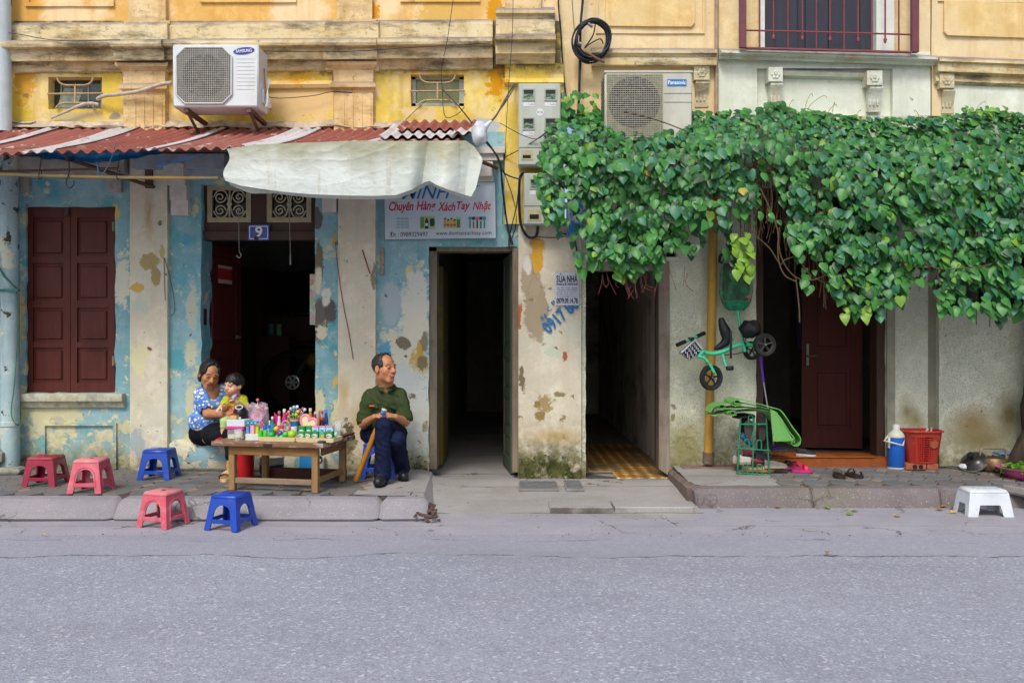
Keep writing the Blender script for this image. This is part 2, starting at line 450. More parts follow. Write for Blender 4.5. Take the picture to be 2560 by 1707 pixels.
# pavements: hexagon-and-diamond pavers set one by one on a bed
def pavers(parent,x0,x1,y0,y1,p,seed,keep=lambda x,y:True,zf=lambda y:0.0):
 r=random.Random(seed); c=p*.27
 hexp=[(-p/2,-c*.55),(-c*.9,-p/2),(c*.9,-p/2),(p/2,-c*.55),(p/2,c*.55),(c*.9,p/2),(-c*.9,p/2),(-p/2,c*.55)]
 ex,ey=(p/2-c*.9),(p/2-c*.55)
 dia=[(-ex,0),(0,-ey),(ex,0),(0,ey)]
 def mesh(poly,nm,mat):
  k=.965; mb=MB(); n=len(poly)
  top=[(a*k*.97,b*k*.97,0)for a,b in poly]; mid=[(a*k,b*k,-.004)for a,b in poly]; bot=[(a*k,b*k,-.03)for a,b in poly]
  mb.add(top+mid+bot,[list(range(n))]+[(i+n,(i+1)%n+n,(i+1)%n,i)for i in range(n)]+[(i+2*n,(i+1)%n+2*n,(i+1)%n+n,i+n)for i in range(n)])
  me=bpy.data.meshes.new(nm); me.from_pydata([tuple(v)for v in mb.v],[],mb.f); me.materials.append(mat); me.update(); return me
 hm=[mesh(hexp,'paver',m)for m in PAV_GREY]; dm=[mesh(dia,'paver',m)for m in PAV_PINK]
 nx,ny=int((x1-x0)/p)+1,int((y1-y0)/p)+1
 off=origin_of(parent)
 for j in range(ny):
  for i in range(nx):
   for kind in(0,1):
    x=x0+(i+.5+.5*kind)*p; y=y1-(j+.5+.5*kind)*p
    if y-p*.4<y0 or x-p*.4<x0 or x+p*.4>x1 or(kind and y-ey<y0)or not keep(x,y):continue
    me=r.choice(dm if kind else hm)if not(kind==0 and r.random()<.05)else hm[-1]
    o=bpy.data.objects.new('paver',me); link(o,parent)
    o.location=Vector((x,y,zf(y)+r.uniform(-.003,.002)))-off
    o.rotation_euler=(r.uniform(-.012,.012),r.uniform(-.012,.012),r.choice((0,math.pi))+r.uniform(-.01,.01))
def paver_mat(nm,a,b,st):
 n=NT(nm,.82,.3)
 c=n.mix(n.mr(n.noise(6,6,.65),.35,.65),H(a),H(b))
 c=n.mix(n.mr(n.noise(1.6,5,.6),.48,.66,0,.6),c,H(st))
 c=n.mix(n.mr(n.noise(90,3),.58,.7,0,.5),c,tuple(q*.55 for q in H(a)[:3])+(1,))
 n.color(c).bump(n.noise(55,5,.65),.3,.006); return n.m
PAV_GREY=[paver_mat('paver_grey','626466','707273','56554f'),paver_mat('paver_blue_grey','66696b','747678','5c5953'),paver_mat('paver_warm_grey','6c6966','77736e','5b564f')]
PAV_PINK=[paver_mat('paver_pink','8a796e','968476','776a60'),paver_mat('paver_brown','796b63','84766c','665c55')]
M_bed=solid('4f4b46',.95,.25,30)
PLX1=-.72
mb=MB(); mb.box(-6.2,PLX1,-1.24,.02,ROADZ,-.012)
pav=tag(mb.build('pavement',M_bed),kind='structure')
pavers(pav,-5.2,PLX1-.02,-1.24,.0,.205,3,keep=lambda x,y:not(x>-1.05))
mb=MB()  # cement skim over the end of the left pavement
def skim(u,v):
 x=-1.12+(.44+.06*v*0)*u; y=-1.24+1.24*v
 if u>.99:x+=.05*(1-v)+.015*mnoise.noise(Vector((y*6,1,0)))
 zz=-.004+.006*mnoise.noise(Vector((x*4,y*4,0)))
 if u>.85:zz-=.02*(u-.85)/.15
 return(x,y,zz)
mb.grid(skim,10,20)
mb.grid(lambda u,v:(skim(1,v)[0]+.09*u,skim(1,v)[1],skim(1,v)[2]-.13*u),3,20)
skm=mb.build('cement_skim',M_ramp,pav,50)
# kerb stones of the left pavement
xk=-6.0; rk=random.Random(4)
while xk<-.72:
 L=rk.uniform(1.5,2.3); x1=min(xk+L,-.58)
 m_=MB(); m_.cbox(((xk+x1)/2,-1.305,ROADZ/2-.010),((x1-xk)/2-.0008,.085,.075),.035)
 for q in m_.v:
  q.x+=.004*mnoise.noise(q*7); q.y+=.012*mnoise.noise(q*3)+(-.085 if q.z<-.1 else(-.0 if q.z<-.03 else .01)); q.z+=.004*mnoise.noise(q*6)
 m_.build('kerb_stone',M_kerb,pav,35); xk=x1
 # right pavement
RPX=1.36
def zright(y):return .03*max(0,y+.8)/.8  # the right pavement climbs a little towards the wall
mb=MB(); mb.hexa([(RPX,-.8,ROADZ),(6.2,-.8,ROADZ),(6.2,-.8,-.012),(RPX,-.8,-.012),(RPX,.02,ROADZ),(6.2,.02,ROADZ),(6.2,.02,.018),(RPX,.02,.018)])
pav2=tag(mb.build('pavement',M_bed),kind='structure')
pavers(pav2,2.02,5.4,-.80,.0,.205,9,zf=zright)
mb=MB(); mb.grid(lambda u,v:(RPX+.0+.70*u+.012*mnoise.noise(Vector((v*8,3,u))),-.80+.8*v,-.003-.012*max(0,1-v*6)+.03*v+.006*mnoise.noise(Vector((u*5,v*6,2)))),14,14)
mb.build('cement_skim',concrete('skim_cement','8c8a84','9b9994','746a62',.6),pav2,50)
mb=MB(); mb.box(RPX+.06,2.0,-.14,.015,-.02,.034,0,.004)
mb.build('red_cement_strip',solid('7d6660',.9,.2,12,bump=.3),pav2)
xk=RPX-.01
while xk<6:
 L=rk.uniform(.85,1.1); x1=xk+L
 m_=MB(); m_.cbox(((xk+x1)/2,-.875,ROADZ/2-.01),(L/2-.0015,.085,.078),.022)
 for q in m_.v:
  q.x+=.008*mnoise.noise(q*7); q.y+=.01*mnoise.noise(q*5)+(-.035 if q.z<-.1 else 0); q.z+=.006*mnoise.noise(q*6)
 m_.build('kerb_stone',M_kerbr,pav2,35); xk=x1
m_=MB(); m_.cbox((RPX+.0,-.43,-.07),(.045,.42,.07),.02)
for q in m_.v:q.x+=.012*mnoise.noise(q*6)
m_.build('side_kerb',solid('6f6058',.9,.3,9,bump=.4),pav2,35)
# ================================================================ materials of the facade
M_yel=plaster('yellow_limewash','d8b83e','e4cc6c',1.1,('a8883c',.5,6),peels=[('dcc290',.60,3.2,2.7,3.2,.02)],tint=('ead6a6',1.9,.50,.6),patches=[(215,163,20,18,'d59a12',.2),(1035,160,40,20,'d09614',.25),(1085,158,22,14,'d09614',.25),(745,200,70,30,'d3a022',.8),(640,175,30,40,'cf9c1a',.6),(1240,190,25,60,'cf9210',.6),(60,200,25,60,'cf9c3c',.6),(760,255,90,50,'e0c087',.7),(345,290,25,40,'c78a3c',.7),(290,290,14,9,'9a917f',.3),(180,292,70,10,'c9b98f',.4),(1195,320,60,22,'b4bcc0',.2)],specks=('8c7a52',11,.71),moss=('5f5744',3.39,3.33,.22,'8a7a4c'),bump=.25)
M_yup=plaster('orange_limewash','dba752','e6bf78',.9,('c98a38',.6,6),tint=('f0dcb4',2.2,.47,.7),specks=('a08a68',12,.70),patches=[(1105,25,60,40,'d8b060',.4),(930,28,20,22,'d59420',.5),(1233,30,20,60,'d0951c',.5)],bump=.25)
def stone_trim(name,a,b,grime,amt=.85):
 n=NT(name,.9,.2)
 c=n.mix(n.mr(n.noise(2.1,5,.6),.35,.65),H(a),H(b))
 c=n.mix(n.mr(n.noise(5,6,.68,stretch=(1,1,.25)),.48,.66,0,.6),c,H('b08a44'))
 c=n.mix(n.mr(n.noise(3.4,8,.74,stretch=(.7,1,2.6)),.47,.63,0,amt),c,H(grime))
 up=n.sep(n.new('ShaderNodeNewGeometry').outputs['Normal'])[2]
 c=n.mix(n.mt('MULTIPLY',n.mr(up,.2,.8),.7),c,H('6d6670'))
 c=n.mix(n.mr(n.noise(28,5,.7),.6,.68,0,.7),c,H('57503f'))
 n.color(c).bump(n.noise(40,6,.7),.35,.01); return n.m
M_corn=stone_trim('weathered_cornice','d3bd8c','dccfa8','6f674e',.95)
M_cap=stone_trim('pilaster_render','dfbd84','e8d0a2','a08556',.6)
M_blue=plaster('blue_limewash','78a9b4','9abcbf',1.0,('6c97a0',.55,7),tint=('45a2ae',2.4,.525,.8),peels=[('c9c6a4',.60,4.2,.85,.1,.085),('d6d0ac',.63,13,1.5,.2,.06),('7f7a68',.70,9,1.2,.1,.05)],patches=[(290,530,14,22,'cdb772',.15),(305,700,20,70,'d0cfb8',.5),(50,800,10,90,'d0b976',.3),(60,1010,18,40,'d3c898',.3),(135,1040,75,30,'cdc9a0',.2),(140,1100,28,22,'d3d0a6',.3),(262,1085,20,10,'d6d2ae',.3),(150,1050,16,8,'b5b3a4',.4),(440,900,26,30,'5fa4ad',.6),(480,760,14,60,'b9c0ae',.5),(478,880,14,40,'c6c7ab',.4),(480,1000,16,50,'c9c8a4',.4),(465,600,8,20,'5d9fc0',.5),(790,545,16,30,'66645f',.12),(798,660,10,60,'76705f',.12),(820,775,24,34,'5f5d58',.12),(800,800,18,60,'6b6860',.15),(815,740,14,26,'d5d3c4',.2),(795,700,10,36,'d2cdb4',.2),(806,830,16,22,'d3cdb0',.25),(840,955,10,16,'cbb470',.3),(800,1010,14,40,'ccc9a8',.2),(838,1030,10,34,'d2cba0',.25),(836,600,7,14,'bfae6a',.2),(1022,685,11,26,'d3c791',.18),(1040,780,40,110,'d0d0c2',.45),(1010,900,70,80,'cfcfbe',.5),(1040,1020,50,110,'c9cdc4',.55),(978,760,28,60,'a9b6ba',.12),(1050,700,14,30,'cfd0c6',.3),(1040,820,34,60,'d3d0be',.3),(980,850,30,24,'d0cdb6',.3),(1010,858,18,16,'7d7460',.12),(1045,905,26,30,'c2a558',.3),(1050,880,10,34,'bd9c48',.3),(1055,905,14,18,'7f7454',.2),(1062,855,10,26,'87806c',.2),(1030,992,10,8,'86785f',.15),(1065,1075,7,26,'7d725c',.15),(1000,950,60,40,'c3cac6',.6),(1010,1110,70,60,'b9c0bd',.6),(960,890,14,40,'5aa0bb',.5)],moss=('4c4a36',.02,.2,.45,'857e5c'),dirt=('b3aa88',.05,.55,.7),specks=('6e6b63',16,.69))
M_pil=plaster('cream_pilaster','cfc9b0','d9cfbb',1.5,('c7ad92',.55,8),tint=('c6cbb8',2.5,.52,.5),patches=[(380,655,26,22,'a8986a',.12),(395,690,12,24,'a39364',.12),(412,630,8,18,'b5a878',.15),(350,720,20,13,'c9a85a',.12),(408,560,6,7,'7d755c',.15),(380,540,12,60,'b79a74',.85),(362,770,22,22,'bcc6b4',.3),(355,900,20,40,'d6d2a6',.5),(378,873,4,5,'8a5a3c',.2),(350,1110,24,30,'9fb1b8',.25),(395,1090,22,30,'d9d6c4',.3),(936,690,6,40,'8d8470',.15),(900,1050,30,50,'c4a672',.9),(862,980,14,50,'c3ac7c',.9),(870,1120,24,60,'5e563c',.5)],moss=('4d4833',.0,.14,.4,'8a8160'),dirt=('b2a582',.0,.4,.5),specks=('837a66',15,.7),bump=.2)
M_pier=plaster('pier_plaster','cbc5ae','d3cbb6',1.4,('c0a891',.35,7),tint=('c9cfbd',2.2,.54,.6),patches=[(1342,775,30,78,'a1937a',.1),(1328,700,26,66,'a8997f',.1),(1345,640,14,46,'d3a13a',.12),(1340,610,20,16,'d1a04a',.2),(1318,660,14,26,'d3d0ca',.2),(1300,790,7,30,'b3673a',.15),(1360,1010,22,24,'a28f62',.5),(1342,1012,9,12,'8f7a4a',.2),(1350,1040,12,10,'8f7a4a',.3),(1396,985,14,7,'8b7e5c',.2),(1304,950,8,30,'7d7058',.25),(1385,880,20,14,'bcc8b0',.6),(1413,890,5,12,'a5604a',.25),(1390,1090,70,22,'b59d6c',.85),(1330,1160,18,34,'c9c5a8',.3),(1350,1140,10,14,'5d6a2a',.4),(1415,1170,10,8,'5b7f2c',.3)],moss=('2f331a',.06,.28,.28,'5a5a32'),dirt=('9c8d62',.05,.5,.5),specks=('8d8163',13,.69))
M_crm=plaster('rough_cream_render','cdd0b8','d6d8c4',.9,('b6b7a2',.35,5),pits=('8f907a',120,.57,.5),tint=('cdcfb9',1.8,.56,.5),patches=[(1715,1112,32,22,'dcd6b6',.2),(1728,1095,12,26,'dcd6b6',.25),(1682,1018,6,7,'8d8462',.2),(1682,1042,6,8,'8d8462',.2),(1710,1120,70,80,'8d8a5a',.8),(2265,1030,26,36,'8e8664',.9),(2290,1050,24,30,'908a62',.9),(2430,1060,60,50,'a58f63',.8),(2520,1040,40,60,'7a7450',.8),(2450,1100,90,40,'8b7c55',.8)],moss=('5a5636',-.05,.16,.35,'847a52'),dirt=('8f8a5e',.02,.5,.6),specks=('6f6b55',20,.72),bump=.55,grain=90)
M_pale=plaster('pale_green_limewash','d8ddca','e2e7d6',1.0,('b2b8a0',.5,6),tint=('e0e3d6',1.6,.55,.6),specks=('8f9484',12,.72),bump=.2)
M_yr=plaster('cream_yellow_limewash','dbc08c','e3cea2',.9,('b9894c',.4,6),tint=('e2d2ac',1.5,.5,.6),specks=('8c7b58',10,.70),bump=.25)
M_pan=plaster('cream_yellow_panel','dcba76','e0c68e',.9,('b98846',.55,6),tint=('e6d6b0',1.5,.55,.4),bump=.2)
M_trimR=stone_trim('weathered_ledge','d6c08c','dccfa8','6a614b',.9)
M_trimP=stone_trim('pale_ledge','cfd4bd','dadfcc','a3a78e',.4)
M_dark_room=plaster('dim_room_paint','a3a198','aeaaa0',1,bump=.1)
M_dark_floor=solid('56504a',.6,.25,8)
M_passwall=plaster('damp_passage_wall','ccc7bd','d6d1c7',1.2,('7d766c',.6,5),tint=('8f877c',2,.5,.7),bump=.3)
WT=.26  # wall thickness
# ================================================================ yellow shophouse
house=tag(empty('shophouse',(X(650),0,0)),'weathered yellow shophouse with blue ground floor and white cornice pilasters','building')
ZB=-.2; ZM=Z(330)
hW=(X(64),X(288),Z(982),Z(517)); hD=(X(503),X(788),Z(1096),Z(462)); hP=(X(1072),X(1294),ZB,Z(617))
mb=MB(); mb.wall((X(-420),X(1298)),(ZB,ZM),[hW,hD,hP],0,WT,.07,.004,0,.012,1.0)
mb.build('ground_floor_wall',M_blue,house,50)
h1=(X(121),X(255),Z(273),Z(193)); h2=(X(1027),X(1160),Z(266),Z(187))
mb=MB(); mb.wall((X(-420),X(1402)),(ZM,Z(53)),[h1,h2],0,WT,.08,.004,0,.003,5.0); mb.build('upper_wall',M_yel,house,50)
mb=MB(); mb.wall((X(-420),X(1402)),(Z(53),Z(-260)),[],0,WT,.1,.004,0,.0,8.0); mb.build('top_wall',M_yup,house,50)
def profile(mb,prof,pl,pr,dl,dr,Yoff=0.0,m=0,ends=True,broken=None,nseg=1):
 """moulding: profile points (Y, py) swept from photo column pl to pr, rows shifted by dl at the left and dr at the right"""
 vs=[]; n=len(prof)
 for k in range(nseg+1):
  t=k/nseg; px=pl+(pr-pl)*t; dy=dl+(dr-dl)*t
  x=X(px)
  for(Yp,py)in prof:
   q=Vector((x*2.7,0,py*.03)); wob=mnoise.noise(q)*.006 if nseg>1 and Yp<-.005 else 0
   vs.append(Vector((x,Yp+Yoff+wob,Z(py+dy,Yp+Yoff)+wob*.6)))
 fs=[(k*n+i,(k+1)*n+i,(k+1)*n+i+1,k*n+i+1)for k in range(nseg)for i in range(n-1)]
 if ends:fs+=[list(range(n)),[nseg*n+i for i in range(n-1,-1,-1)]]
 mb.add(vs,fs,m); return mb
PROF=[(.02,52),(-.03,56),(-.05,60),(-.055,66),(-.045,92),(-.05,97),(-.16,98),(-.185,102),(-.19,108),(-.18,115),(-.15,119),(-.125,121),(-.12,147),(-.115,150),(-.055,151),(-.05,158),(-.035,166),(-.03,176),(-.012,180),(.02,182)]
mb=MB(); profile(mb,PROF,34,1232,4,-5,0,nseg=40)
mb.build('cornice',M_corn,house,40)
mb=MB(); profile(mb,PROF,305,428,2,1,-.035); mb.build('cornice_break',M_corn,house,40)
mb=MB(); profile(mb,PROF,818,950,-1,-2,-.035); mb.build('cornice_break',M_corn,house,40)
PROF2=[(.02,18),(-.06,22),(-.085,26),(-.085,33),(-.05,40),(-.05,47),(-.075,52),(-.085,82),(-.09,85),(-.20,86),(-.235,92),(-.23,99),(-.19,104),(-.165,106),(-.16,134),(-.12,136),(-.10,144),(-.065,160),(.02,162)]
mb=MB(); profile(mb,PROF2,1240,1386,0,0,-.02,nseg=8); mb.build('end_cornice',M_corn,house,40)
# pilasters above and below the cornice
for(a,b,off)in((316,418,2),(838,934,-2)):
 mb=MB(); mb.slab(a+4,b-4,-260,56,-260,56,-.05,.01); mb.slab(a-6,b+6,50+off,58+off,50+off,58+off,-.06,.01)
 mb.build('upper_pilaster',M_cap,house)
 mb=MB()
 cap=[(.01,151),(-.1,152),(-.115,156),(-.11,164),(-.09,168),(-.075,173),(-.06,175),(-.055,206),(-.075,208),(-.095,213),(-.09,220),(-.07,224),(-.055,228),(-.05,342),(.01,344)]
 w=lambda Y:0
 n=len(cap); vs=[]
 for sgn,base in((-1,a),(1,b)):
  for(Yp,py)in cap:
   e=(-Yp-.05)*220
   vs.append(Vector((X(base+sgn*(e if Yp<0 else 6)),Yp,Z(py+off,Yp))))
 mb.add(vs,[(i,i+n,i+n+1,i+1)for i in range(n-1)]+[list(range(n)),[n+i for i in range(n-1,-1,-1)]])
 for fl in range(4):  # fluting of the shaft
  fx=a+14+fl*22; mb.slab(fx,fx+9,236+off,340,236+off,340,-.058,-.04)
 mb.build('pilaster',M_cap,house,35)
mb=MB(); mb.slab(1262,1352,-260,26,-260,26,-.06,.01); mb.build('upper_pilaster',M_cap,house)
mb=MB(); profile(mb,[(.01,158),(-.06,160),(-.055,196),(-.08,199),(-.10,206),(-.08,213),(-.055,216),(-.05,560),(.01,562)],1262,1408,0,0,0)
mb.build('yellow_pilaster',M_yel,house,35)
# blind moulding between the pilasters, right of the cooling unit
mb=MB(); profile(mb,[(.01,200),(-.03,203),(-.045,210),(-.03,219),(.01,223)],650,838,2,0,0); mb.build('string_moulding',M_yel,house,40)
mb=MB(); profile(mb,[(.01,152),(-.02,156),(-.03,163),(-.012,170),(.01,172)],665,815,0,-1,0); mb.build('string_moulding',M_yel,house,40)
# raised frames of the panels over the cornice
def panel_frame(parent,a,b,t,bt,w,Y,mat,cham=0,dl=0,dr=0):
 mb=MB(); yl=lambda px:dl+(dr-dl)*(px-a)/(b-a)
 mb.slab(a,b,bt-w+dl,bt+dl,bt-w+dr,bt+dr,-Y,.01); mb.slab(a,a+w,t,bt-w+yl(a),t,bt-w+yl(a+w),-Y,.01); mb.slab(b-w,b,t,bt-w+yl(b-w),t,bt-w+yl(b),-Y,.01)
 return mb.build('panel_moulding',mat,parent)
panel_frame(house,62,284,-200,16,10,.022,M_yup); panel_frame(house,500,740,-200,6,8,.02,M_yup); panel_frame(house,1000,1200,-200,5,8,.02,M_yup)
# lower pilasters in the street
mb=MB(); mb.wall((X(331),X(424)),(ZB,ZM),[],-.05,.004,.08,.004,0,0,2); mb.build('street_pilaster',M_pil,house,50)
mb=MB(); mb.wall((X(848),X(941)),(ZB,ZM),[],-.05,.004,.08,.004,0,0,3); mb.build('street_pilaster',M_pil,house,50)
mb=MB(); mb.wall((X(1296),X(1452)),(ZB,Z(560)),[],-.035,WT,.06,.006,0,0,4); mb.build('corner_pier',M_pier,house,50)
# scroll brackets beside the door and over the sign
def console(mb,a,b,t,bt,Y):
 mb.slab(a,b,t,t+(bt-t)*.5,t,t+(bt-t)*.5,-Y,.004); mb.slab(a+3,b-3,t+(bt-t)*.5,bt-4,t+(bt-t)*.5,bt-4,-Y*.6,.004)
 mb.slab(a-2,b+2,bt-8,bt,bt-8,bt,-Y*.75,.004)
M_bracket=solid('c9c4ba',.85,.15,10,bump=.2)
mb=MB()
for i,(l,r_,t,bt,Yp)in enumerate(((408,458,408,440,.16),(416,462,441,462,.10),(424,466,463,500,.085),(427,470,501,538,.07))):
 mb.slab(l,r_,t,bt,t,bt,-Yp,.004)
mb.build('bracket',M_bracket,house)
mb=MB(); mb.slab(802,842,440,486,440,486,-.1,.004); mb.slab(805,840,487,530,487,530,-.07,.004); mb.build('bracket',M_bracket,house)
mb=MB(); mb.slab(1168,1262,368,384,366,382,-.1,.004); mb.slab(1172,1258,385,402,384,400,-.07,.004); mb.slab(1196,1232,404,440,404,440,-.1,.004); mb.slab(1192,1234,441,454,441,454,-.06,.004)
mb.build('bracket',M_bracket,house)
mb=MB(); mb.slab(20,310,392,430,392,430,-.1,.004); mb.slab(30,300,431,445,431,445,-.06,.004); mb.slab(30,72,446,478,446,478,-.05,.004); mb.slab(268,302,446,480,446,480,-.05,.004)
mb.build('window_hood',solid('a9a299',.88,.2,9,bump=.25,dirt=('7d766b',.7)),house)
mb=MB(); mb.slab(330,560,385,420,385,420,-.14,.004); mb.slab(460,850,420,440,420,440,-.07,.004); mb.build('door_hood',solid('9aa2a8',.88,.2,9,bump=.25),house)
# window sill and sunk panel under it
mb=MB(); profile(mb,[(.01,983),(-.07,984),(-.075,988),(-.07,1003),(-.05,1006),(-.03,1018),(.01,1020)],46,314,0,0,0,nseg=12); mb.build('window_sill',plaster('sill_plaster','cfcbae','b9bcae',3,peels=[('a3a397',.58,4,0,2,.03)],dirt=('9c9470',-1,3,.1)),house,35)
mb=MB()
for(a,b,t,bt)in((104,290,1056,1064),(104,112,1064,1172),(282,290,1064,1172)):mb.slab(a,b,t,bt,t,bt,-.022,.004)
mb.build('panel_moulding',M_blue,house)
# door step the woman sits on
mb=MB(); mb.cbox(((X(436)+X(860))/2,.05,.125),((X(860)-X(436))/2,.19,.13),.03)
for q in mb.v:q.y+=.012*mnoise.noise(q*4); q.z+=.01*mnoise.noise(q*5)
mb.build('door_step',plaster('step_plaster','c9c4a6','d2cdb6',2.5,peels=[('8fb0ba',.56,4,0,1,.02),('8d846a',.64,7,0,1,.02)],specks=('6d6550',18,.66),bump=.6),house,50)
# shutters: two leaves of three panels
M_red=wood('oxblood_shutter_wood','50201a','5e2a1e',.5,(7,7,.8),4,('3a1512',.5),.15)
def shutter_leaf(a,b,t,bt,Yf):
 st=MB(); w=16
 st.slab(a,a+w,t,bt,t,bt,Yf,Yf+.035); st.slab(b-w,b,t,bt,t,bt,Yf,Yf+.035)
 rails=[t,t+34,t+150,t+184,t+292,t+322,bt-22,bt]
 k=(bt-t)/465.0
 rows=[(0,26),(122,140),(234,252),(338,352),(440,465)]
 for(r0,r1)in rows:st.slab(a+w,b-w,t+r0*k,t+r1*k,t+r0*k,t+r1*k,Yf+.001,Yf+.034)
 o=st.build('shutter_leaf',M_red,house)
 for(r0,r1)in((26,122),(140,234),(252,338),(352,440)):
  p=MB(); x0,x1,z0,z1=X(a+w,Yf),X(b-w,Yf),Z(t+r1*k,Yf),Z(t+r0*k,Yf)
  c=((x0+x1)/2,Yf+.022,(z0+z1)/2); p.box(x0,x1,Yf+.02,Yf+.03,z0,z1); p.cbox((c[0],Yf+.016,c[2]),((x1-x0)/2-.02,.009,(z1-z0)/2-.025),.007)
  p.build('shutter_panel',M_red,o)
shutter_leaf(66,175,519,981,.03); shutter_leaf(176.5,287,519,981,.033)
mb=MB(); mb.slab(161,171,512,540,512,540,.01,.03); mb.build('shutter_latch',solid('4b4038',.7),house)
mb=MB()
for py in(555,890):mb.tube([at(284,py,.02),at(284,py+24,.02)],.012,6); mb.tube([at(66,py+10,.02),at(66,py+34,.02)],.01,6)
mb.build('shutter_hinge',solid('8d7c62',.8,.3),house)
# small barred windows in the yellow storey
M_grey_frame=solid('a9b4ad',.6,.1); M_rust_bar=solid('b99f7c',.7,.25,30); M_glass=NT('old_pane',.12,.5)
M_glass.color(M_glass.mix(M_glass.mr(M_glass.noise(4,4),.35,.65),H('2c332e'),H('48504a'))); M_glass=M_glass.m
def barred_window(a,b,t,bt,framed):
 Yf=.07
 root=MB(); w=12 if framed else 3
 for q in((a,b,t,t+w),(a,b,bt-w*.6,bt),(a,a+w,t,bt),(b-w,b,t,bt)):root.slab(q[0],q[1],q[2],q[3],q[2],q[3],Yf,Yf+.05)
 fr=root.build('vent_window',M_grey_frame if framed else solid('8f9489',.7),house)
 p=MB(); p.slab(a+w,b-w,t+w,bt-w*.6,t+w,bt-w*.6,Yf+.03,Yf+.04)
 p.build('pane',M_glass if not framed else solid('7d8452',.25,.3,6,.5),fr)
 g=MB(); Yb=-.02; cx=(a+b)/2; hh=bt-t; ww=b-a
 g.tube(curve_pts([at(cx-ww*.34,t+1,Yb),at(cx-ww*.30,t+hh*.16,Yb),at(cx-ww*.2,t+hh*.25,Yb),at(cx,t+hh*.26,Yb),at(cx+ww*.2,t+hh*.25,Yb),at(cx+ww*.30,t+hh*.16,Yb),at(cx+ww*.34,t+1,Yb)],4),.008,6)
 g.tube([at(a-2,t+hh*.53,Yb),at(b+2,t+hh*.51,Yb)],.008,6); g.tube([at(cx,t+hh*.26,Yb),at(cx,t+hh*.82,Yb)],.008,6)
 g.tube(curve_pts([at(cx-ww*.36,bt-2,Yb),at(cx-ww*.26,t+hh*.83,Yb),at(cx,t+hh*.81,Yb),at(cx+ww*.26,t+hh*.83,Yb),at(cx+ww*.36,bt-2,Yb)],4),.008,6)
 g.build('grille',M_rust_bar,fr,60)
 if not framed:
  l=MB()
  for k in range(3):l.slab(a+30+k*34,a+34+k*34,t+12+8*k,bt-4,t+12,bt-4,Yf+.022,Yf+.028)
  l.add([at(a+20,bt-3,Yf+.025),at(a+70,bt-3,Yf+.025),at(a+88,t+30,Yf+.026),at(a+40,t+28,Yf+.026)],[(0,1,2,3)])
  l.build('torn_mesh',solid('8d9a86',.7,.3),fr)
barred_window(121,255,193,273,False); barred_window(1027,1160,187,266,True)
# door number nine: dark head frame with two scroll grilles, an opened leaf
M_brown=wood('brown_door_frame','3d2a24','4a332c',.55,(1,1,1),8,None,.1)
mb=MB()
Yd=.07
mb.slab(503,788,440,468,440,468,Yd,Yd+.08); mb.slab(503,519,468,556,468,556,Yd,Yd+.08); mb.slab(627,667,468,556,468,556,Yd,Yd+.08); mb.slab(777,788,468,556,468,556,Yd,Yd+.08); mb.slab(503,788,556,578,556,578,Yd,Yd+.08); mb.slab(503,788,578.5,600,578.5,600,Yd-.03,Yd+.08)
mb.slab(500,509,600,1096,600,1096,Yd,Yd+.08)
tr=mb.build('door_frame',M_brown,house)
M_cream_fr=solid('a39a78',.6,.15)
def spiral(c,r0,turns,s0,sx,sz,n=26):
 out=[]
 for i in range(n+1):
  t=i/n; a=s0+turns*2*math.pi*t; r=r0*(1-.82*t); out.append(Vector((c[0]+sx*r*math.cos(a),c[1],c[2]+sz*r*math.sin(a))))
 return out
def fanlight(a,b,t,bt):
 f=MB(); w=12; Yf=Yd-.012
 for q in((a,b,t,t+w),(a,b,bt-w,bt),(a,a+w,t+w,bt-w),(b-w,b,t+w,bt-w)):f.slab(q[0],q[1],q[2],q[3],q[2],q[3],Yf,Yf+.03)
 fo=f.build('fanlight',M_cream_fr,house)
 g=MB(); cx,cz=X((a+b)/2,Yf),Z((t+bt)/2,Yf); hw,hh=S((b-a)/2-w),S((bt-t)/2-w); y=Yf+.015
 for sx in(-1,1):
  for sz in(-1,1):
   q=spiral((cx+sx*hw*.56,y,cz+sz*hh*.48),hh*.42,1.5,math.pi,sx,sz); g.tube(q,.006,5)
   g.tube(curve_pts([Vector((cx+sx*.006,y,cz)),Vector((cx+sx*hw*.12,y,cz+sz*hh*.55)),Vector((cx+sx*hw*.3,y,cz+sz*hh*.93)),Vector((cx+sx*hw*.7,y,cz+sz*hh*.95)),Vector((cx+sx*hw*.96,y,cz+sz*hh*.5))],5),.006,5)
 g.tube([(cx,y,cz-hh),(cx,y,cz+hh)],.007,5); g.cbox((cx,y,cz),(.022,.01,.014),.004)
 g.build('scroll_grille',solid('b9b096',.6,.15),fo,60)
 p=MB(); p.box(cx-hw,cx+hw,Yf+.045,Yf+.05,cz-hh,cz+hh); p.build('pane',solid('17191c',.2,.1),fo)
fanlight(518,627,463,556); fanlight(667,778,463,556)
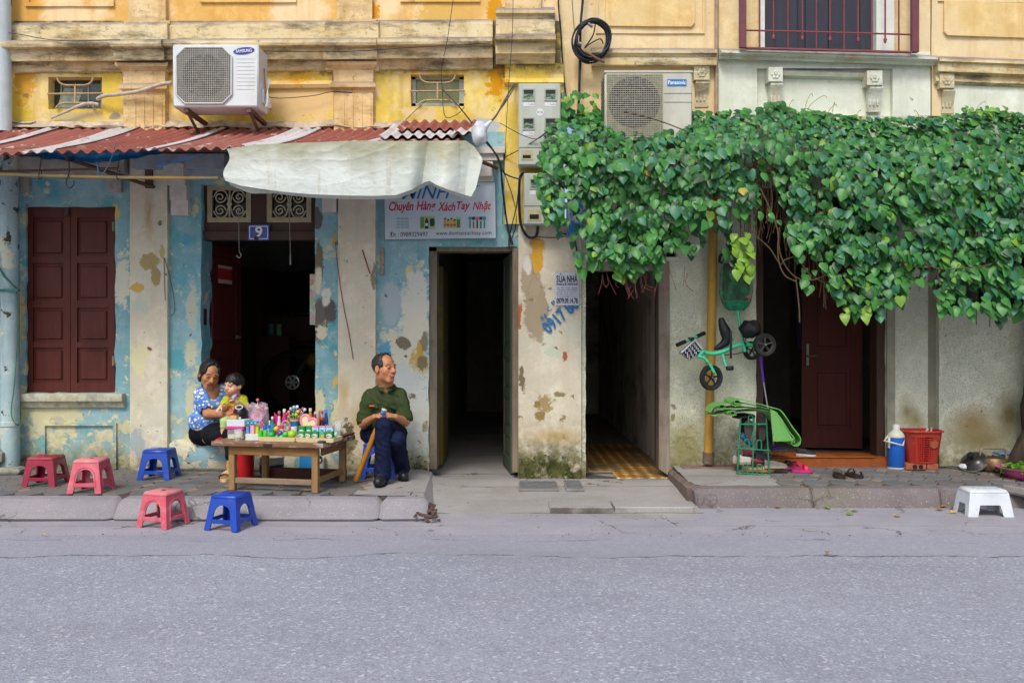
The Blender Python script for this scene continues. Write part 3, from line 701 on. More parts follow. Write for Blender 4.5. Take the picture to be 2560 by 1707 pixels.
def leaf_door(name,hinge,ang,wid,z0,z1,mat,parent,rows=((.07,.42),(.5,.93)),thick=.04,stile=.11,dirn=1,calendar=False):
 """panelled leaf swung inwards; local frame: x along the leaf from the hinge"""
 R=Matrix.Translation(hinge)@Matrix.Rotation(ang,4,'Z')
 hgt=z1-z0; mb=MB(); w=wid*dirn
 def bx(x0,x1,a,b,y0=-thick/2,y1=thick/2,ch=0,m_=None):
  (m_ or mb).box(min(x0,x1),max(x0,x1),y0,y1,a,b,0,ch,R)
 st=stile*dirn
 bx(0,st,z0,z1); bx(w-st,w,z0,z1)
 cuts=[0.0]+[c for r in rows for c in r]+[1.0]
 for i in range(0,len(cuts),2):bx(st,w-st,z0+hgt*cuts[i],z0+hgt*cuts[i+1],-thick/2+.001,thick/2-.001)
 o=mb.build(name,mat,parent)
 for(r0,r1)in rows:
  p=MB(); bx(st,w-st,z0+hgt*r0,z0+hgt*r1,-.008,.008,0,p); bx(st+.03*dirn,w-st-.03*dirn,z0+hgt*r0+.03,z0+hgt*r1-.03,-.016,.016,.01,p); p.build('door_panel',mat,o)
 return o,R
M_maroon=wood('maroon_door_wood','43120f','531a14',.6,(6,6,.7),4,None,.12)
dl,DR=leaf_door('door_leaf',Vector((X(509,.16),.16,0)),math.radians(79),.62,Z(1092),Z(602),M_maroon,house,((.08,.40),(.47,.80),(.84,.96)),stile=.09)
mb=MB(); mb.box(.2,.44,-.024,-.0215,1.60,1.76,0,0,DR); cal=mb.build('wall_calendar',solid('8e1f26',.6,.1),dl)
mb=MB(); mb.box(.2,.44,-.0262,-.0245,1.735,1.76,0,0,DR); mb.box(.2,.44,-.0262,-.0245,1.60,1.635,0,0,DR); mb.build('calendar_print',solid('b38f8c',.6,.4,120),cal)
mb=MB(); mb.tube([DR@Vector((.53,-.03,1.12)),DR@Vector((.53,-.06,1.12)),DR@Vector((.45,-.06,1.11))],.009,6); mb.lathe([(.02,-.002),(.02,.006)],(0,0,0),10,0,DR@Matrix.Translation((.53,-.024,1.12))@Matrix.Rotation(math.radians(90),4,'X')); mb.build('door_handle',solid('b9b6ae',.3,.1,metal=.9),dl)
# rooms behind the openings
def room(name,x0,x1,z0,z1,y0,y1,mw,mf,parent,zf=None):
 mb=MB()
 mb.add([(x0,y0,z0),(x1,y0,z0),(x1,y1,z0),(x0,y1,z0)],[(0,1,2,3)],1)
 mb.add([(x0,y0,z1),(x1,y0,z1),(x1,y1,z1),(x0,y1,z1)],[(3,2,1,0)])
 mb.add([(x0,y1,z0),(x1,y1,z0),(x1,y1,z1),(x0,y1,z1)],[(0,1,2,3)])
 mb.add([(x0,y0,z0),(x0,y1,z0),(x0,y1,z1),(x0,y0,z1)],[(0,1,2,3)])
 mb.add([(x1,y0,z0),(x1,y1,z0),(x1,y1,z1),(x1,y0,z1)],[(3,2,1,0)])
 return mb.build(name,[mw,mf],parent)
room('front_room',X(-300),X(930),Z(1097),2.85,WT-.02,4.6,M_dark_room,M_dark_floor,house)
room('passage',X(1072,.25)-.02,X(1294,.25)+.02,-.075,2.4,WT-.02,7.0,plaster('smoky_passage_paint','8d8a7c','9a968a',1,bump=.1),M_ramp,house)
# dark furniture of the front room
M_cab=wood('dark_cabinet_wood','4a3024','5b3c2d',.5,(1,1,1),5)
fz=Z(1097)
mb=MB(); mb.box(-3.06,-2.25,3.4,3.9,fz,fz+1.14,0,.01); cb=mb.thing('cabinet',M_cab,'dark wooden television cabinet at the back of the dim front room','cabinet')
mb=MB(); mb.cbox((-2.62,3.55,fz+1.45),(.24,.04,.25),.01); mb.cbox((-2.62,3.6,fz+1.15),(.12,.1,.01),.004); mb.box(-2.65,-2.59,3.57,3.62,fz+1.16,fz+1.22); mb.thing('television',solid('101114',.25,.1),'black flat television standing on the dark cabinet indoors','television')
mb=MB(); mb.box(-3.5,-3.1,3.5,4.4,fz,fz+1.75,0,.01); mb.thing('wardrobe',M_cab,'tall dark wardrobe beside the television cabinet indoors','wardrobe')
# two tins on a stand and a parked motorbike, dim indoors
for(px,c_,l_)in((678,'5f93a0','bluish tin on a stand in the dim front room'),(697,'7fd08a','green tin on a stand in the dim front room')):
 mb=MB(); a=at(px,840,3.1); mb.lathe([(.035,0),(.035,.14),(.03,.145)],a,12); mb.thing('tin',solid(c_,.35),l_,'tin',smooth=40)
mb=MB(); a=at(690,841,3.1); mb.box(a.x-.2,a.x+.2,2.95,3.25,fz,a.z,0,.006); mb.thing('stand',M_cab,'dark wooden stand carrying two tins in the dim front room','stand')
mx,my,mz=X(735,2.5),2.5,Z(955,2.5)
jp=empty('motorcycle',(mx+.6,my,fz),'dim motorcycle parked indoors behind the stall table, one wheel hub catching light','motorcycle')
mb=MB(); mb.tube(curve_pts([(mx,my,mz),(mx+.2,my,mz+.3),(mx+.45,my,mz+.22),(mx+.8,my,mz+.3),(mx+1.2,my,mz+.42)],5),.06,10); mb.tube([(mx+1.15,my,mz+.55),(mx+1.3,my,mz)],.03,8); mb.build('frame',solid('26241f',.4),jp,50)
mb=MB(); mb.cbox((mx+.36,my,mz+.24),(.2,.12,.09),.05); mb.build('side_panel',solid('7a671f',.35),jp,50)
mb=MB(); mb.cbox((mx+.35,my,mz+.42),(.34,.13,.05),.04); mb.build('seat',solid('17171a',.6),jp,50)
mb=MB(); mb.tube([(mx+1.05,my-.3,mz+.68),(mx+1.12,my,mz+.62),(mx+1.05,my+.3,mz+.68)],.014,6); mb.build('handlebar',solid('55555a',.3,metal=.7),jp,50)
for wx in(mx,mx+1.3):
 R=Matrix.Translation((wx,my-.02,mz))@Matrix.Rotation(math.radians(90),4,'X'); q=mz-fz
 mb=MB(); mb.lathe([(q*.8,-.04),(q*.96,-.035),(q,0),(q*.96,.035),(q*.8,.04)],(0,0,0),28,0,R,cap=False); wo_=mb.build('wheel',solid('141415',.8),jp,40)
 mb=MB()
 for k in range(6):a=k*1.047; mb.tube([R@Vector((.02*math.cos(a),.02*math.sin(a),.05)),R@Vector((.078*math.cos(a),.078*math.sin(a),.05))],.014,5)
 mb.lathe([(.07,.045),(.082,.056),(.066,.058)],(0,0,0),20,0,R,cap=False); mb.ball((0,0,.05),.022,8,0,R); mb.build('hub',solid('d5d8da',.25,.05,metal=.4),wo_,40)
 # things hanging by the right jamb of the door
mb=MB(); x_=X(783,.1); mb.box(x_-.035,x_+.03,.12,.14,Z(812,.12),Z(685,.12),0,.004)
n=NT('printed_toy_card',.4); v=n.voro(28,out='Color'); n.color(n.mix(n.mr(n.noise(12,3),.4,.6),H('a9b59a'),n.mix(.6,v,H('c2b39a'))));
mb.thing('toy_card',n.m,'narrow printed toy card hanging on the door jamb','card')
# passage one: weathered jamb, old green leaf swung in, strip of yellow wall
M_oldwood=wood('weathered_jamb_wood','6b6355','857b6a',.85,(8,8,.6),5,('4a4238',.7),.5)
mb=MB(); mb.slab(1073,1092,618,1172,618,1172,.03,.22); mb.slab(1073,1294,612,628,612,628,.03,.22); mb.build('door_frame',M_oldwood,house)
mb=MB(); mb.slab(1281,1296,620,1180,620,1180,-.01,.12)
for q in mb.v:q.x+=.01*mnoise.noise(q*5)
mb.build('door_jamb',wood('grey_brown_jamb','6d5f50','8d7c68',.85,(8,8,.6),5,('574839',.6),.5),house)
M_green_old=wood('worn_green_door','3f4f44','55604f',.75,(7,7,.7),5,('5c4836',.9),.4)
leaf_door('passage_door',Vector((X(1282,.14),.14,0)),math.radians(97),.58,-.06,Z(632,.1),M_green_old,house,((.06,.16),(.2,.34),(.38,.52),(.58,.96)),stile=.08)
mb=MB(); mb.box(X(1093,.5),X(1093,.5)+.05,.5,1.2,-.04,Z(668,.6),0,.005)
mb.build('inner_jamb',plaster('yellow_inner_jamb','75622a','68592e',2,peels=[('5d5a44',.55,5,0,2,.05)]),house)
# ================================================================ right-hand house
houseR=tag(empty('shophouse',(X(2050),0,0)),'cream and pale green shophouse behind the leafy vine','building')
p2=(X(1464),X(1672),ZB,Z(668)); dR=(X(1890),X(2215),Z(1152),Z(470)); t1=(X(1472),X(1690),Z(642),Z(560)); t2=(X(2372),X(2640),Z(772),Z(640))
mb=MB(); mb.wall((X(1452.5),X(2320)),(ZB,Z(290)),[p2,dR,t1],.0,WT,.07,.004,0,.008,11); mb.build('ground_floor_wall',M_crm,houseR,50)
mb=MB(); mb.wall((X(2346),X(2960)),(ZB,Z(290)),[t2],-.012,WT,.08,.004,0,.006,13); mb.build('ground_floor_wall',M_crm,houseR,50)
mb=MB(); mb.box(X(2318),X(2348),.045,WT,ZB,Z(290)); mb.build('wall_groove',plaster('shaded_grimy_groove','8b8975','98957f',2,dirt=('6e6a50',0,.7,.5)),houseR)  # darker colour holds the shade of the recess along with its grime
# window strips behind the vine
M_win_frame=wood('dark_red_window_wood','3a1814','4b211b',.6,(1,1,1),6)
for(h,n_)in((t1,5),(t2,5)):
 mb=MB(); y0=.08
 for k in range(n_+1):
  xx=h[0]+(h[1]-h[0])*k/n_; mb.box(xx-.015,xx+.015,y0,y0+.04,h[2],h[3])
 mb.box(h[0],h[1],y0+.002,y0+.038,h[2],h[2]+.03); mb.box(h[0],h[1],y0+.002,y0+.038,h[3]-.03,h[3])
 w_=mb.build('transom_window',M_win_frame,houseR)
 mb=MB(); mb.box(h[0],h[1],y0+.05,y0+.055,h[2],h[3]); mb.build('pane',solid('1c1c20',.2,.2),w_)
 mb=MB(); mb.box(h[0]-.03,h[1]+.03,-.025,.05,h[2]-.035,h[2]-.002,0,.006); mb.build('sill',M_crm,houseR)
room('passage',X(1464,.25),X(1672,.25),-.07,2.3,WT-.02,6.5,M_passwall,solid('8d8578',.7,.25,8),houseR)
room('front_room',X(1850),X(2350),.10,2.6,WT-.02,4.0,M_dark_room,M_dark_floor,houseR)
# frame of the second passage
M_greywood=wood('grey_weathered_frame','7b7064','958a7d',.85,(8,8,.6),5,('55493e',.7),.5)
mb=MB(); mb.slab(1648,1674,668,1172,668,1190,-.012,.13); mb.slab(1464,1674,655,676,655,676,-.014,.11)
for q in mb.v:q.x+=.008*mnoise.noise(q*4); q.y+=.004*mnoise.noise(q*6)
mb.build('door_frame',M_greywood,houseR)
mb=MB(); mb.slab(1640,1648,676,1165,676,1172,.05,.12); mb.build('door_stop',wood('dark_stop','3a2a22','4a382c',.7,(5,5,.6),5),houseR)
# patterned cement tiles of the second passage
nt_=NT('patterned_tile',.45,.4); oc=nt_.obj(); q=nt_.vm('SCALE',oc,1/.2); sx_=nt_.sep(q)
ax=nt_.mt('ABSOLUTE',nt_.mt('SUBTRACT',nt_.mt('FRACT',nt_.mt('MULTIPLY',sx_[0],2)),.5)); ay=nt_.mt('ABSOLUTE',nt_.mt('SUBTRACT',nt_.mt('FRACT',nt_.mt('MULTIPLY',sx_[1],2)),.5))
d_=nt_.mt('ADD',ax,ay); ring=nt_.mr(nt_.mt('ABSOLUTE',nt_.mt('SUBTRACT',d_,.36)),.06,.09,1,0)
cr=nt_.mr(nt_.mt('MINIMUM',ax,ay),.05,.07,1,0); cor=nt_.mr(d_,.70,.74)
col=nt_.mix(ring,H('c08a38'),H('7f4a1a')); col=nt_.mix(nt_.mt('MULTIPLY',cr,nt_.mr(d_,.2,.24,1,0)),col,H('5f3410')); col=nt_.mix(cor,col,H('e6cf8a'))
col=nt_.mix(nt_.mr(nt_.noise(2.5,6,.65),.42,.62,0,.85),col,H('5d5546'))
nt_.color(col).bump(nt_.noise(30,4),.15,.003)
tl=MB(); tl.box(X(1466,.02),X(1668,.02),-.02,2.6,-.12,-.078); tile_bed=tl.build('passage_floor',M_bed,houseR)
tm=MB(); tm.cbox((0,0,0),(.0985,.0985,.006),.0015); me_=None
off=origin_of(tile_bed); tx0=X(1466,.02)
for j in range(12):
 for i in range(4):
  x,y=tx0+.05+.2*i+.1,.06+.2*j
  if x-.1>X(1660):continue
  if i==0 and j<2:continue
  if me_ is None:
   o=tm.build('floor_tile',nt_.m,None); link_o=o; COL.objects.unlink(o); me_=o.data; bpy.data.objects.remove(o)
  o=bpy.data.objects.new('floor_tile',me_); link(o,tile_bed)
  o.location=Vector((x,y,-.071+rnd.uniform(-.0015,.0015)))-off; o.rotation_euler=(rnd.uniform(-.006,.006),rnd.uniform(-.006,.006),rnd.choice((0,1,2,3))*math.pi/2)
  # main door on the right
M_dkframe=wood('dark_brown_jamb','35241b','463226',.6,(6,6,.6),5,None,.2)
mb=MB(); mb.slab(1890,1908,470,1152,470,1152,.02,.16); mb.slab(2192,2216,470,1152,470,1152,.02,.16); mb.slab(1908,2192,470,500,470,500,.02,.15); mb.build('door_frame',M_dkframe,houseR)
mb=MB(); mb.slab(2218,2238,470,1160,470,1160,-.02,.004); mb.build('door_trim',solid('8d8c7a',.85,.2,8,bump=.2),houseR)
M_mah=wood('mahogany_leaf','3a130d','481a12',.75,(6,6,.7),4,None,.1)
lf,LR=leaf_door('door_leaf',Vector((X(2168,.3),.42,0)),math.radians(171),.52,.125,Z(520),M_mah,houseR,((.08,.34),(.42,.92)),stile=.1)
mb=MB(); mb.tube([LR@Vector((.47,.03,.95)),LR@Vector((.47,.06,.95)),LR@Vector((.40,.06,.95))],.009,6); mb.box(.455,.485,.02,.028,.86,1.06,0,.004,LR); mb.build('door_handle',solid('5d564e',.35,.1,metal=.8),lf)
mb=MB(); mb.cbox(((X(1905)+X(2216))/2,.08,.06),((X(2216)-X(1905))/2-.01,.16,.05),.012); mb.build('door_step',solid('8d4a20',.5,.2,9,dirt=('5a3a24',.6)),houseR,40)
for k in range(3):
 mb=MB(); mb.cbox((X(1935)+.29*k+.1,.06,.112),(.142,.15,.004),.002); mb.build('step_tile',solid('9c5424',.45,.2,7,dirt=('6a4024',.7)),houseR)
 # ---- upper storey of the right-hand house
zR=Z(290)
mb=MB(); mb.wall((X(1402.5),X(1788)),(zR,Z(-260)),[],.002,WT,.1,.004,0,0,21); mb.build('upper_wall',M_yr,houseR,50)
wB=(X(1900),X(2200),Z(133),Z(-240)); rcp=(X(1893),X(2232),zR,Z(171))
mb=MB(); mb.wall((X(1795),X(2326)),(zR,Z(130)),[rcp],.0,WT,.1,.003,0,.003,22); mb.build('balcony_wall',M_pale,houseR,50)
mb=MB(); mb.wall((X(1795),X(2326)),(Z(130),Z(-260)),[wB],.004,WT,.1,.003,0,.003,23); mb.build('upper_wall',M_yr,houseR,50)
mb=MB(); mb.box(X(1880),X(2240),.05,.2,zR,Z(165)); mb.build('sunk_panel',M_pale,houseR)
mb=MB(); mb.wall((X(2330),X(2960)),(zR,Z(-260)),[],.003,WT,.1,.004,0,0,24); mb.build('upper_wall',M_yr,houseR,50)
mb=MB(); mb.wall((X(2384),X(2960)),(zR,Z(212)),[],-.006,.01,.1,.003,0,0,25); mb.build('pale_apron',M_pale,houseR,50)
mb=MB(); profile(mb,[(.01,118),(-.05,120),(-.09,124),(-.10,130),(-.075,135),(-.07,140),(-.095,143),(-.085,160),(-.05,164),(.01,166)],1478,1786,2,3,0,nseg=10); mb.build('ledge',M_trimR,houseR,40)
mb=MB(); profile(mb,[(.01,122),(-.06,124),(-.11,127),(-.12,133),(-.10,138),(-.075,141),(-.06,148),(.01,151)],1796,2328,-1,16,0,nseg=10); mb.build('balcony_ledge',M_trimP,houseR,40)
mb=MB(); profile(mb,[(.01,138),(-.06,140),(-.105,145),(-.11,151),(-.085,156),(-.08,176),(-.05,181),(-.03,186),(-.045,200),(-.02,208),(.01,210)],2334,2760,2,18,0,nseg=10); mb.build('ledge',M_trimR,houseR,40)
mb=MB(); profile(mb,[(.05,171),(-.0,172),(-.012,176),(.0,186),(.03,192),(.05,194)],1930,2185,2,8,0,nseg=6); mb.build('panel_moulding',M_trimP,houseR,40)
def big_console(a,b,t,bt,parent,mat,Y0=.05):
 mb=MB(); hb=t+36
 mb.slab(a,b,t,hb,t,hb,-.06,Y0)
 n=8  # scrolled shaft
 pr=[(Y0,hb),(-.045,hb+1),(-.05,hb+8),(-.03,hb+20),(-.005,hb+40),(.0,bt-12),(-.012,bt-9),(-.01,bt),(Y0,bt+1)]
 profile(mb,pr,a+2,b-4,0,0,0)
 for k in range(3):mb.slab(a+6+k*9,a+10+k*9,hb+26,bt-16,hb+26,bt-16,-.012,.03)
 cx,cz=X((a+b)/2,-.06),Z((t+hb)/2,-.06)
 for k in range(6):  # carved flower on the block
  an=k*math.pi/3; mb.ball((cx+.026*math.cos(an),-.062,cz+.026*math.sin(an)),.016,8,0,None,1,.6,1)
 mb.ball((cx,-.064,cz),.014,8)
 return mb.build('console',mat,parent,40)
M_cons=stone_trim('console_plaster','d3d6c6','dcdfd0','a5a68e',.5); M_consg=stone_trim('console_grimy','c8bd97','d2cbb0','6d6650',.8)
big_console(1921,1957,168,276,houseR,M_cons); big_console(2168,2206,177,280,houseR,M_cons); big_console(1735,1774,164,268,houseR,M_consg,.01); big_console(2350,2386,184,284,houseR,M_consg,.01)
def oct_panel(a,b,t,bt,dl,dr,mat,Y=.02):
 c=9
 def pt(px,py):return(X(px),Z(py+dl+(dr-dl)*(px-a)/(b-a)))
 poly=[pt(a+c,bt),pt(b-c,bt),pt(b,bt-c),pt(b,t),pt(a,t),pt(a,bt-c)]
 mb=MB(); mb.prism(poly,-Y,.01); return mb.build('raised_panel',mat,houseR)
oct_panel(1513,1736,-200,68,-1,1,M_pan); oct_panel(2358,2620,6,92,-2,7,M_pan)
panel_frame(houseR,1490,1762,-200,84,5,.012,M_yr); panel_frame(houseR,2346,2660,-200,3,5,.014,M_yr,0,0,6)
# balcony door: white surround, slate leaves
for q in((1898,1912,121,122),(2191,2236,134,136)):
 mb=MB(); mb.slab(q[0],q[1],-240,q[2],-240,q[3],-.03,.2); mb.build('window_surround',solid('d7dad0',.7,.1,8),houseR)
M_slate=wood('slate_door_paint','33343f','3b3c47',.5,(5,5,.8),4,None,.1)
mb=MB(); mb.slab(1912,2191,-240,130,-240,132,.06,.1); bd=mb.build('balcony_door',M_slate,houseR)
for(a,b)in((1912,1938),(1995,2012),(2013,2070),(2071,2088),(2150,2191)):
 mb=MB(); mb.slab(a+.6,b-.6,-240,126,-240,128,.045,.0598); mb.build('stile',M_slate,bd)
for(a,b)in((1938,1995),(2088,2150)):
 mb=MB(); mb.slab(a,b,84,127,86,128,.048,.0598); mb.build('rail',M_slate,bd)
 # window cage in oxide red
M_cage=solid('84454a',.5,.12,20); M_cagep=solid('6e3c46',.5,.1)
cg=empty('window_cage',at(2070,125,-.14),'oxide red iron window cage with round bars and drop finials','window grille')
def sl2(px):return .026*(px-1850)
for(a,b)in((1850,1866),(2281,2298)):
 mb=MB(); mb.slab(a,b,-240,118+sl2(a),-240,118+sl2(b),-.16,-.12); mb.build('post',M_cagep,cg)
mb=MB(); mb.tube([at(1864,76+sl2(1864),-.14),at(2284,76+sl2(2284),-.14)],.0075,6); mb.build('rail',M_cage,cg)
mb=MB(); mb.slab(1866,2281,117+sl2(1866),121+sl2(1866),117+sl2(2281),121+sl2(2281),-.155,-.125); mb.build('rail',M_cage,cg)
mb=MB()
for k in range(4):mb.tube([at(1862,30+0*k,-.14+.14*k/4*0),at(1862,30,0)],.006,5)
i=0
for px in(1899,1934,1970,2006,2041,2075,2110,2145,2179,2213,2247):
 mb=MB(); drop=i%2==1
 yb=(90 if drop else 117)+sl2(px)
 mb.tube([at(px,-240,-.142),at(px,yb,-.142)],.0068,6)
 br=mb.build('bar',M_cage,cg,60)
 if drop:
  mb=MB(); p=at(px,yb+2,-.142); mb.lathe([(.003,.02),(.012,.014),(.016,.004),(.010,-.008),(.012,-.014),(.003,-.026)],p,10); mb.build('finial',M_cage,br,50)
 i+=1
 # ================================================================ awning, tarps, cooling units, sign, meters, cables
def corrug(mb,xa,xb,Y0,Y1,zf,pitch=.088,amp=.013,m=0,th=.004,rag=0.0,skew=0.0,seed=0,n_y=8):
 """a rippled sheet from Y0 (back) to Y1 (street); xa..xb measured at the street edge"""
 n=max(4,int((xb-xa)/pitch*8)); rows=[]
 for j in range(n_y+1):
  v=j/n_y
  for i in range(n+1):
   x=xa+(xb-xa)*i/n; e=Y1+(mnoise.noise(Vector((x*9,seed,0)))*rag if j==n_y else 0)
   y=Y0+(e-Y0)*v
   z=zf(x,y)+amp*math.sin(2*math.pi*x/pitch)+.004*mnoise.noise(Vector((x*3,y*3,seed)))
   rows.append((x+skew*(1-v),y,z))
 fs=[(j*(n+1)+i,j*(n+1)+i+1,(j+1)*(n+1)+i+1,(j+1)*(n+1)+i)for j in range(n_y)for i in range(n)]
 N=len(rows); low=[(x,y,z-th)for x,y,z in rows]
 fs2=[tuple(k+N for k in reversed(f))for f in fs]
 edge=[]
 for i in range(n):
  edge.append((n_y*(n+1)+i,n_y*(n+1)+i+1,N+n_y*(n+1)+i+1,N+n_y*(n+1)+i))
 return mb.add(rows+low,fs+fs2+edge,m)
def iron(name,a,b,spot,pale):
 n=NT(name,.75,.25)
 c=n.mix(n.mr(n.noise(2.4,5,.6,stretch=(1,.5,1)),.35,.65),H(a),H(b))
 c=n.mix(n.mr(n.noise(14,6,.7,stretch=(1,.3,1)),.56,.66,0,.7),c,H(spot))
 c=n.mix(n.mr(n.noise(6.5,7,.72,stretch=(1,.45,1)),.58,.64,0,.9),c,H(pale))
 n.color(c).bump(n.noise(30,4),.2,.004); return n.m
M_iron=iron('oxide_red_iron','884a41','98594e','6b3c33','c4b1a8')
M_iron2=iron('faded_red_iron','91564b','a1665b','74483e','c9b8b0')
M_zinc=iron('bare_zinc','bdb8b7','cdcac9','9d908a','a98f85')
def awz(x,y):
 zf=2.455+.08*(x+2)/3.3; t=(-y)/1.2
 return 2.885+(zf-2.885)*t-.02*math.sin(math.pi*min(1,max(0,t)))
def FX(px,Y=-1.2):return X(px,Y)
awn=empty('awning',(FX(500),-.6,2.4),'rusty red corrugated iron awning with pale strips over the blue shopfront','awning')
k=0
for(a,b,mt_,dz)in((-420,-130,0,0),(-140,-105,2,.008),(-112,62,1,0),(56,140,2,.010),(132,372,0,0),(366,396,2,.009),(390,612,1,.002),(604,676,2,.010),(668,912,0,.0),(900,934,2,.012)):
 mb=MB(); corrug(mb,FX(a),FX(b),-.005,-1.2-.02*rnd.random(),lambda x,y,d=dz:awz(x,y)+d,rag=.014,seed=k,skew=.10+.03*rnd.random())
 mb.build('roof_sheet',(M_iron,M_iron2,M_zinc)[mt_],awn,60); k+=1
for(a,b,y0,y1,dz,mt_)in((925,1150,-.1,-1.16,.0,M_iron2),(930,1172,-.06,-.88,.035,M_zinc),(962,1176,-.03,-.56,.065,M_iron),(1120,1180,-.5,-1.02,.06,M_zinc)):
 mb=MB(); corrug(mb,FX(a),FX(b),y0,y1,lambda x,y,d=dz:awz(x,y)+d,rag=.012,seed=k,pitch=.084,amp=.015); mb.build('roof_sheet',mt_,awn,60); k+=1
 # mortar fillet along the wall
mb=MB()
def fil(u,v):
 x=-4.6+4.25*u; q=Vector((x*6,v*2,0)); w=.05+.05*abs(mnoise.noise(q))
 return(x,-.003-w*(v**.7),2.915+.02*mnoise.noise(Vector((x*3,0,2)))+.03*(1-v)+.012*mnoise.noise(q*2)-.035*v)
mb.grid(fil,160,5); mb.build('mortar_fillet',solid('b8a893',.95,.3,14,bump=.5,dirt=('7d7264',.8)),awn,60)
M_polewood=wood('old_pole_wood','5a4435','6b5341',.8,(.6,6,6),4)
for(pts,r)in(([at(-100,378,-1.0),at(1165,358,-1.0)],.018),([at(-80,384,-.55),at(1165,362,-.55)],.02)):
 mb=MB(); mb.tube(curve_pts(pts,6),r,8); mb.build('purlin',M_polewood,awn,60)
for(a,b)in(((165,396,-1.0),(384,468,-.06)),((1120,370,-1.0),(1242,420,-.03))):
 mb=MB(); mb.tube([at(*a),at(*b)],.016,6); mb.build('strut',M_polewood,awn)
mb=MB(); mb.slab(362,380,388,470,388,470,-.075,-.05); mb.build('wall_plate',M_polewood,awn)
# bamboo poles slung under the edge
def bamboo(pts,r,name,mat,label,cat,knots):
 mb=MB(); p0,p1=Vector(pts[0]),Vector(pts[-1]); out=[]; rs=[]
 for i in range(knots+1):
  t=i/knots
  for(dt,k_)in((-.012,1.0),(-.004,1.12),(.004,1.12),(.012,1.0)):
   tt=min(1,max(0,t+dt)); out.append(p0 .lerp(p1,tt)+Vector((0,0,-.01*math.sin(math.pi*tt)))); rs.append(r*k_)
 mb.tube(out,rs,10); return mb.thing(name,mat,label,cat,smooth=50)
M_bam=NT('bamboo',.5,.3); M_bam.color(M_bam.mix(M_bam.mr(M_bam.noise(2.2,4,.6,stretch=(1,3,3)),.4,.6),H('b08a4a'),H('8f8766'))); M_bam=M_bam.m
bamboo((at(-40,434,-1.05),at(546,445,-1.05)),.0125,'bamboo_pole',M_bam,'pale bamboo pole slung under the awning edge','pole',9)
mb=MB(); mb.tube(curve_pts([at(-40,430,-1.0),at(120,426,-1.0),at(294,421,-1.0)],5),.010,6); mb.thing('wooden_pole',M_polewood,'thin brown stick tied above the bamboo pole','pole')
M_wire=solid('2b2927',.6,.15); M_wireg=solid('77736d',.6,.2)
mb=MB()
for px in(99,294):mb.tube(curve_pts([at(px+6,385,-1.08),at(px+1,420,-1.085),at(px-2,444,-1.085),at(px+4,447,-1.04),at(px+5,425,-1.03)],5),.0035,5)
mb.tube(curve_pts([at(172,400,-1.06),at(173,430,-1.07),at(167,450,-1.07),at(166,462,-1.07),at(174,471,-1.07),at(184,462,-1.07),at(184,452,-1.07)],5),.0045,5)
mb.thing('tie_wire',M_wire,'rusty tie wires and a hook holding the bamboo pole','wire')
# hooks hanging in the doorway
for(px,y0,y1,hk,lab)in((594,380,642,True,'long thin wire with a hook hanging in front of the left fanlight'),(722,470,650,False,'dark cord with a pale tip hanging before the right fanlight')):
 mb=MB(); mb.tube(curve_pts([at(px,y0,-.5),at(px+2,(y0+y1)/2,-.45),at(px+4,y1-12,-.4)],5),.003,5)
 if hk:mb.tube(curve_pts([at(px+4,y1-12,-.4),at(px+9,y1-4,-.4),at(px+3,y1+3,-.4),at(px-3,y1-4,-.4)],5),.004,5)
 else:mb.tube([at(px+4,y1-12,-.4),at(px+4,y1+12,-.4)],.006,5)
 mb.thing('hanging_wire',M_wireg,lab,'wire')
 # big pale tarp hung from the edge
def tarp_mat():
 n=NT('milky_tarp',.42,.45); z=n.sep()[2]
 c=n.mix(n.mr(n.noise(2.2,5,.6),.35,.65),H('bcc5bb'),H('d2d8d2'))
 up=n.mr(n.mt('ADD',z,n.mt('MULTIPLY',n.mt('SUBTRACT',n.noise(2.5,5,.6,stretch=(1,1,.5)),.5),.45)),2.26,2.46)
 c=n.mix(n.mt('MULTIPLY',up,.8),c,H('8a8862'))
 c=n.mix(n.mr(n.noise(6,6,.7,stretch=(1,1,.16)),.55,.70,0,.6),c,H('a08e60'))
 c=n.mix(n.mr(n.noise(9,7,.75,stretch=(1,1,2.4)),.60,.67,0,.5),c,H('8a8672'))
 n.color(c); n.bump(n.noise(34,5,.6,stretch=(.6,1,1.5)),.25,.008)
 n.b.inputs['Sheen Weight'].default_value=.1
 return n.m
M_tarp=tarp_mat()
def interp(tab,x):
 if x<=tab[0][0]:return tab[0][1]
 for(a,b)in zip(tab,tab[1:]):
  if x<=b[0]:t=(x-a[0])/(b[0]-a[0]); return a[1]+(b[1]-a[1])*t
 return tab[-1][1]
TB=[(566,452),(600,464),(650,472),(720,481),(780,486),(860,489),(940,490),(990,488),(1030,474),(1062,456),(1074,452),(1090,462),(1120,474),(1150,484),(1178,492),(1190,470),(1206,404)]
TT=[(566,372),(640,362),(760,357),(900,352),(1000,353),(1120,352),(1165,352),(1185,366),(1206,396)]
def tarp(u,v):
 px=566+640*u; t,b=interp(TT,px),interp(TB,px)
 py=t+(b-t)*v
 q=Vector((px*.012,py*.02,0))
 f=.004*mnoise.noise(q*.6)+.0015*mnoise.noise(q*3)
 w=max(0,min(1,(px-985)/60)); f+=w*(.25+.75*v)*.055*(1-2.2*abs(math.sin((px-1072)/34.0+.5*v)))*(1 if px<1150 else .6)
 cr=lambda a,b,s_:(1-abs(mnoise.noise(Vector((px*a,py*b,s_)))*2.2))**3 if abs(mnoise.noise(Vector((px*a,py*b,s_))))<.45 else 0
 f+=-.012*v*(1-v)*1.6-.0026*cr(.008,.02,3)-.0012*cr(.03,.045,7)-.0008*cr(.05,.03,9)
 if u<.03:px+=8*math.sin(v*6)
 Yp=-1.225+f
 return at(px,py,Yp)
mb=MB(); mb.grid(tarp,320,90)
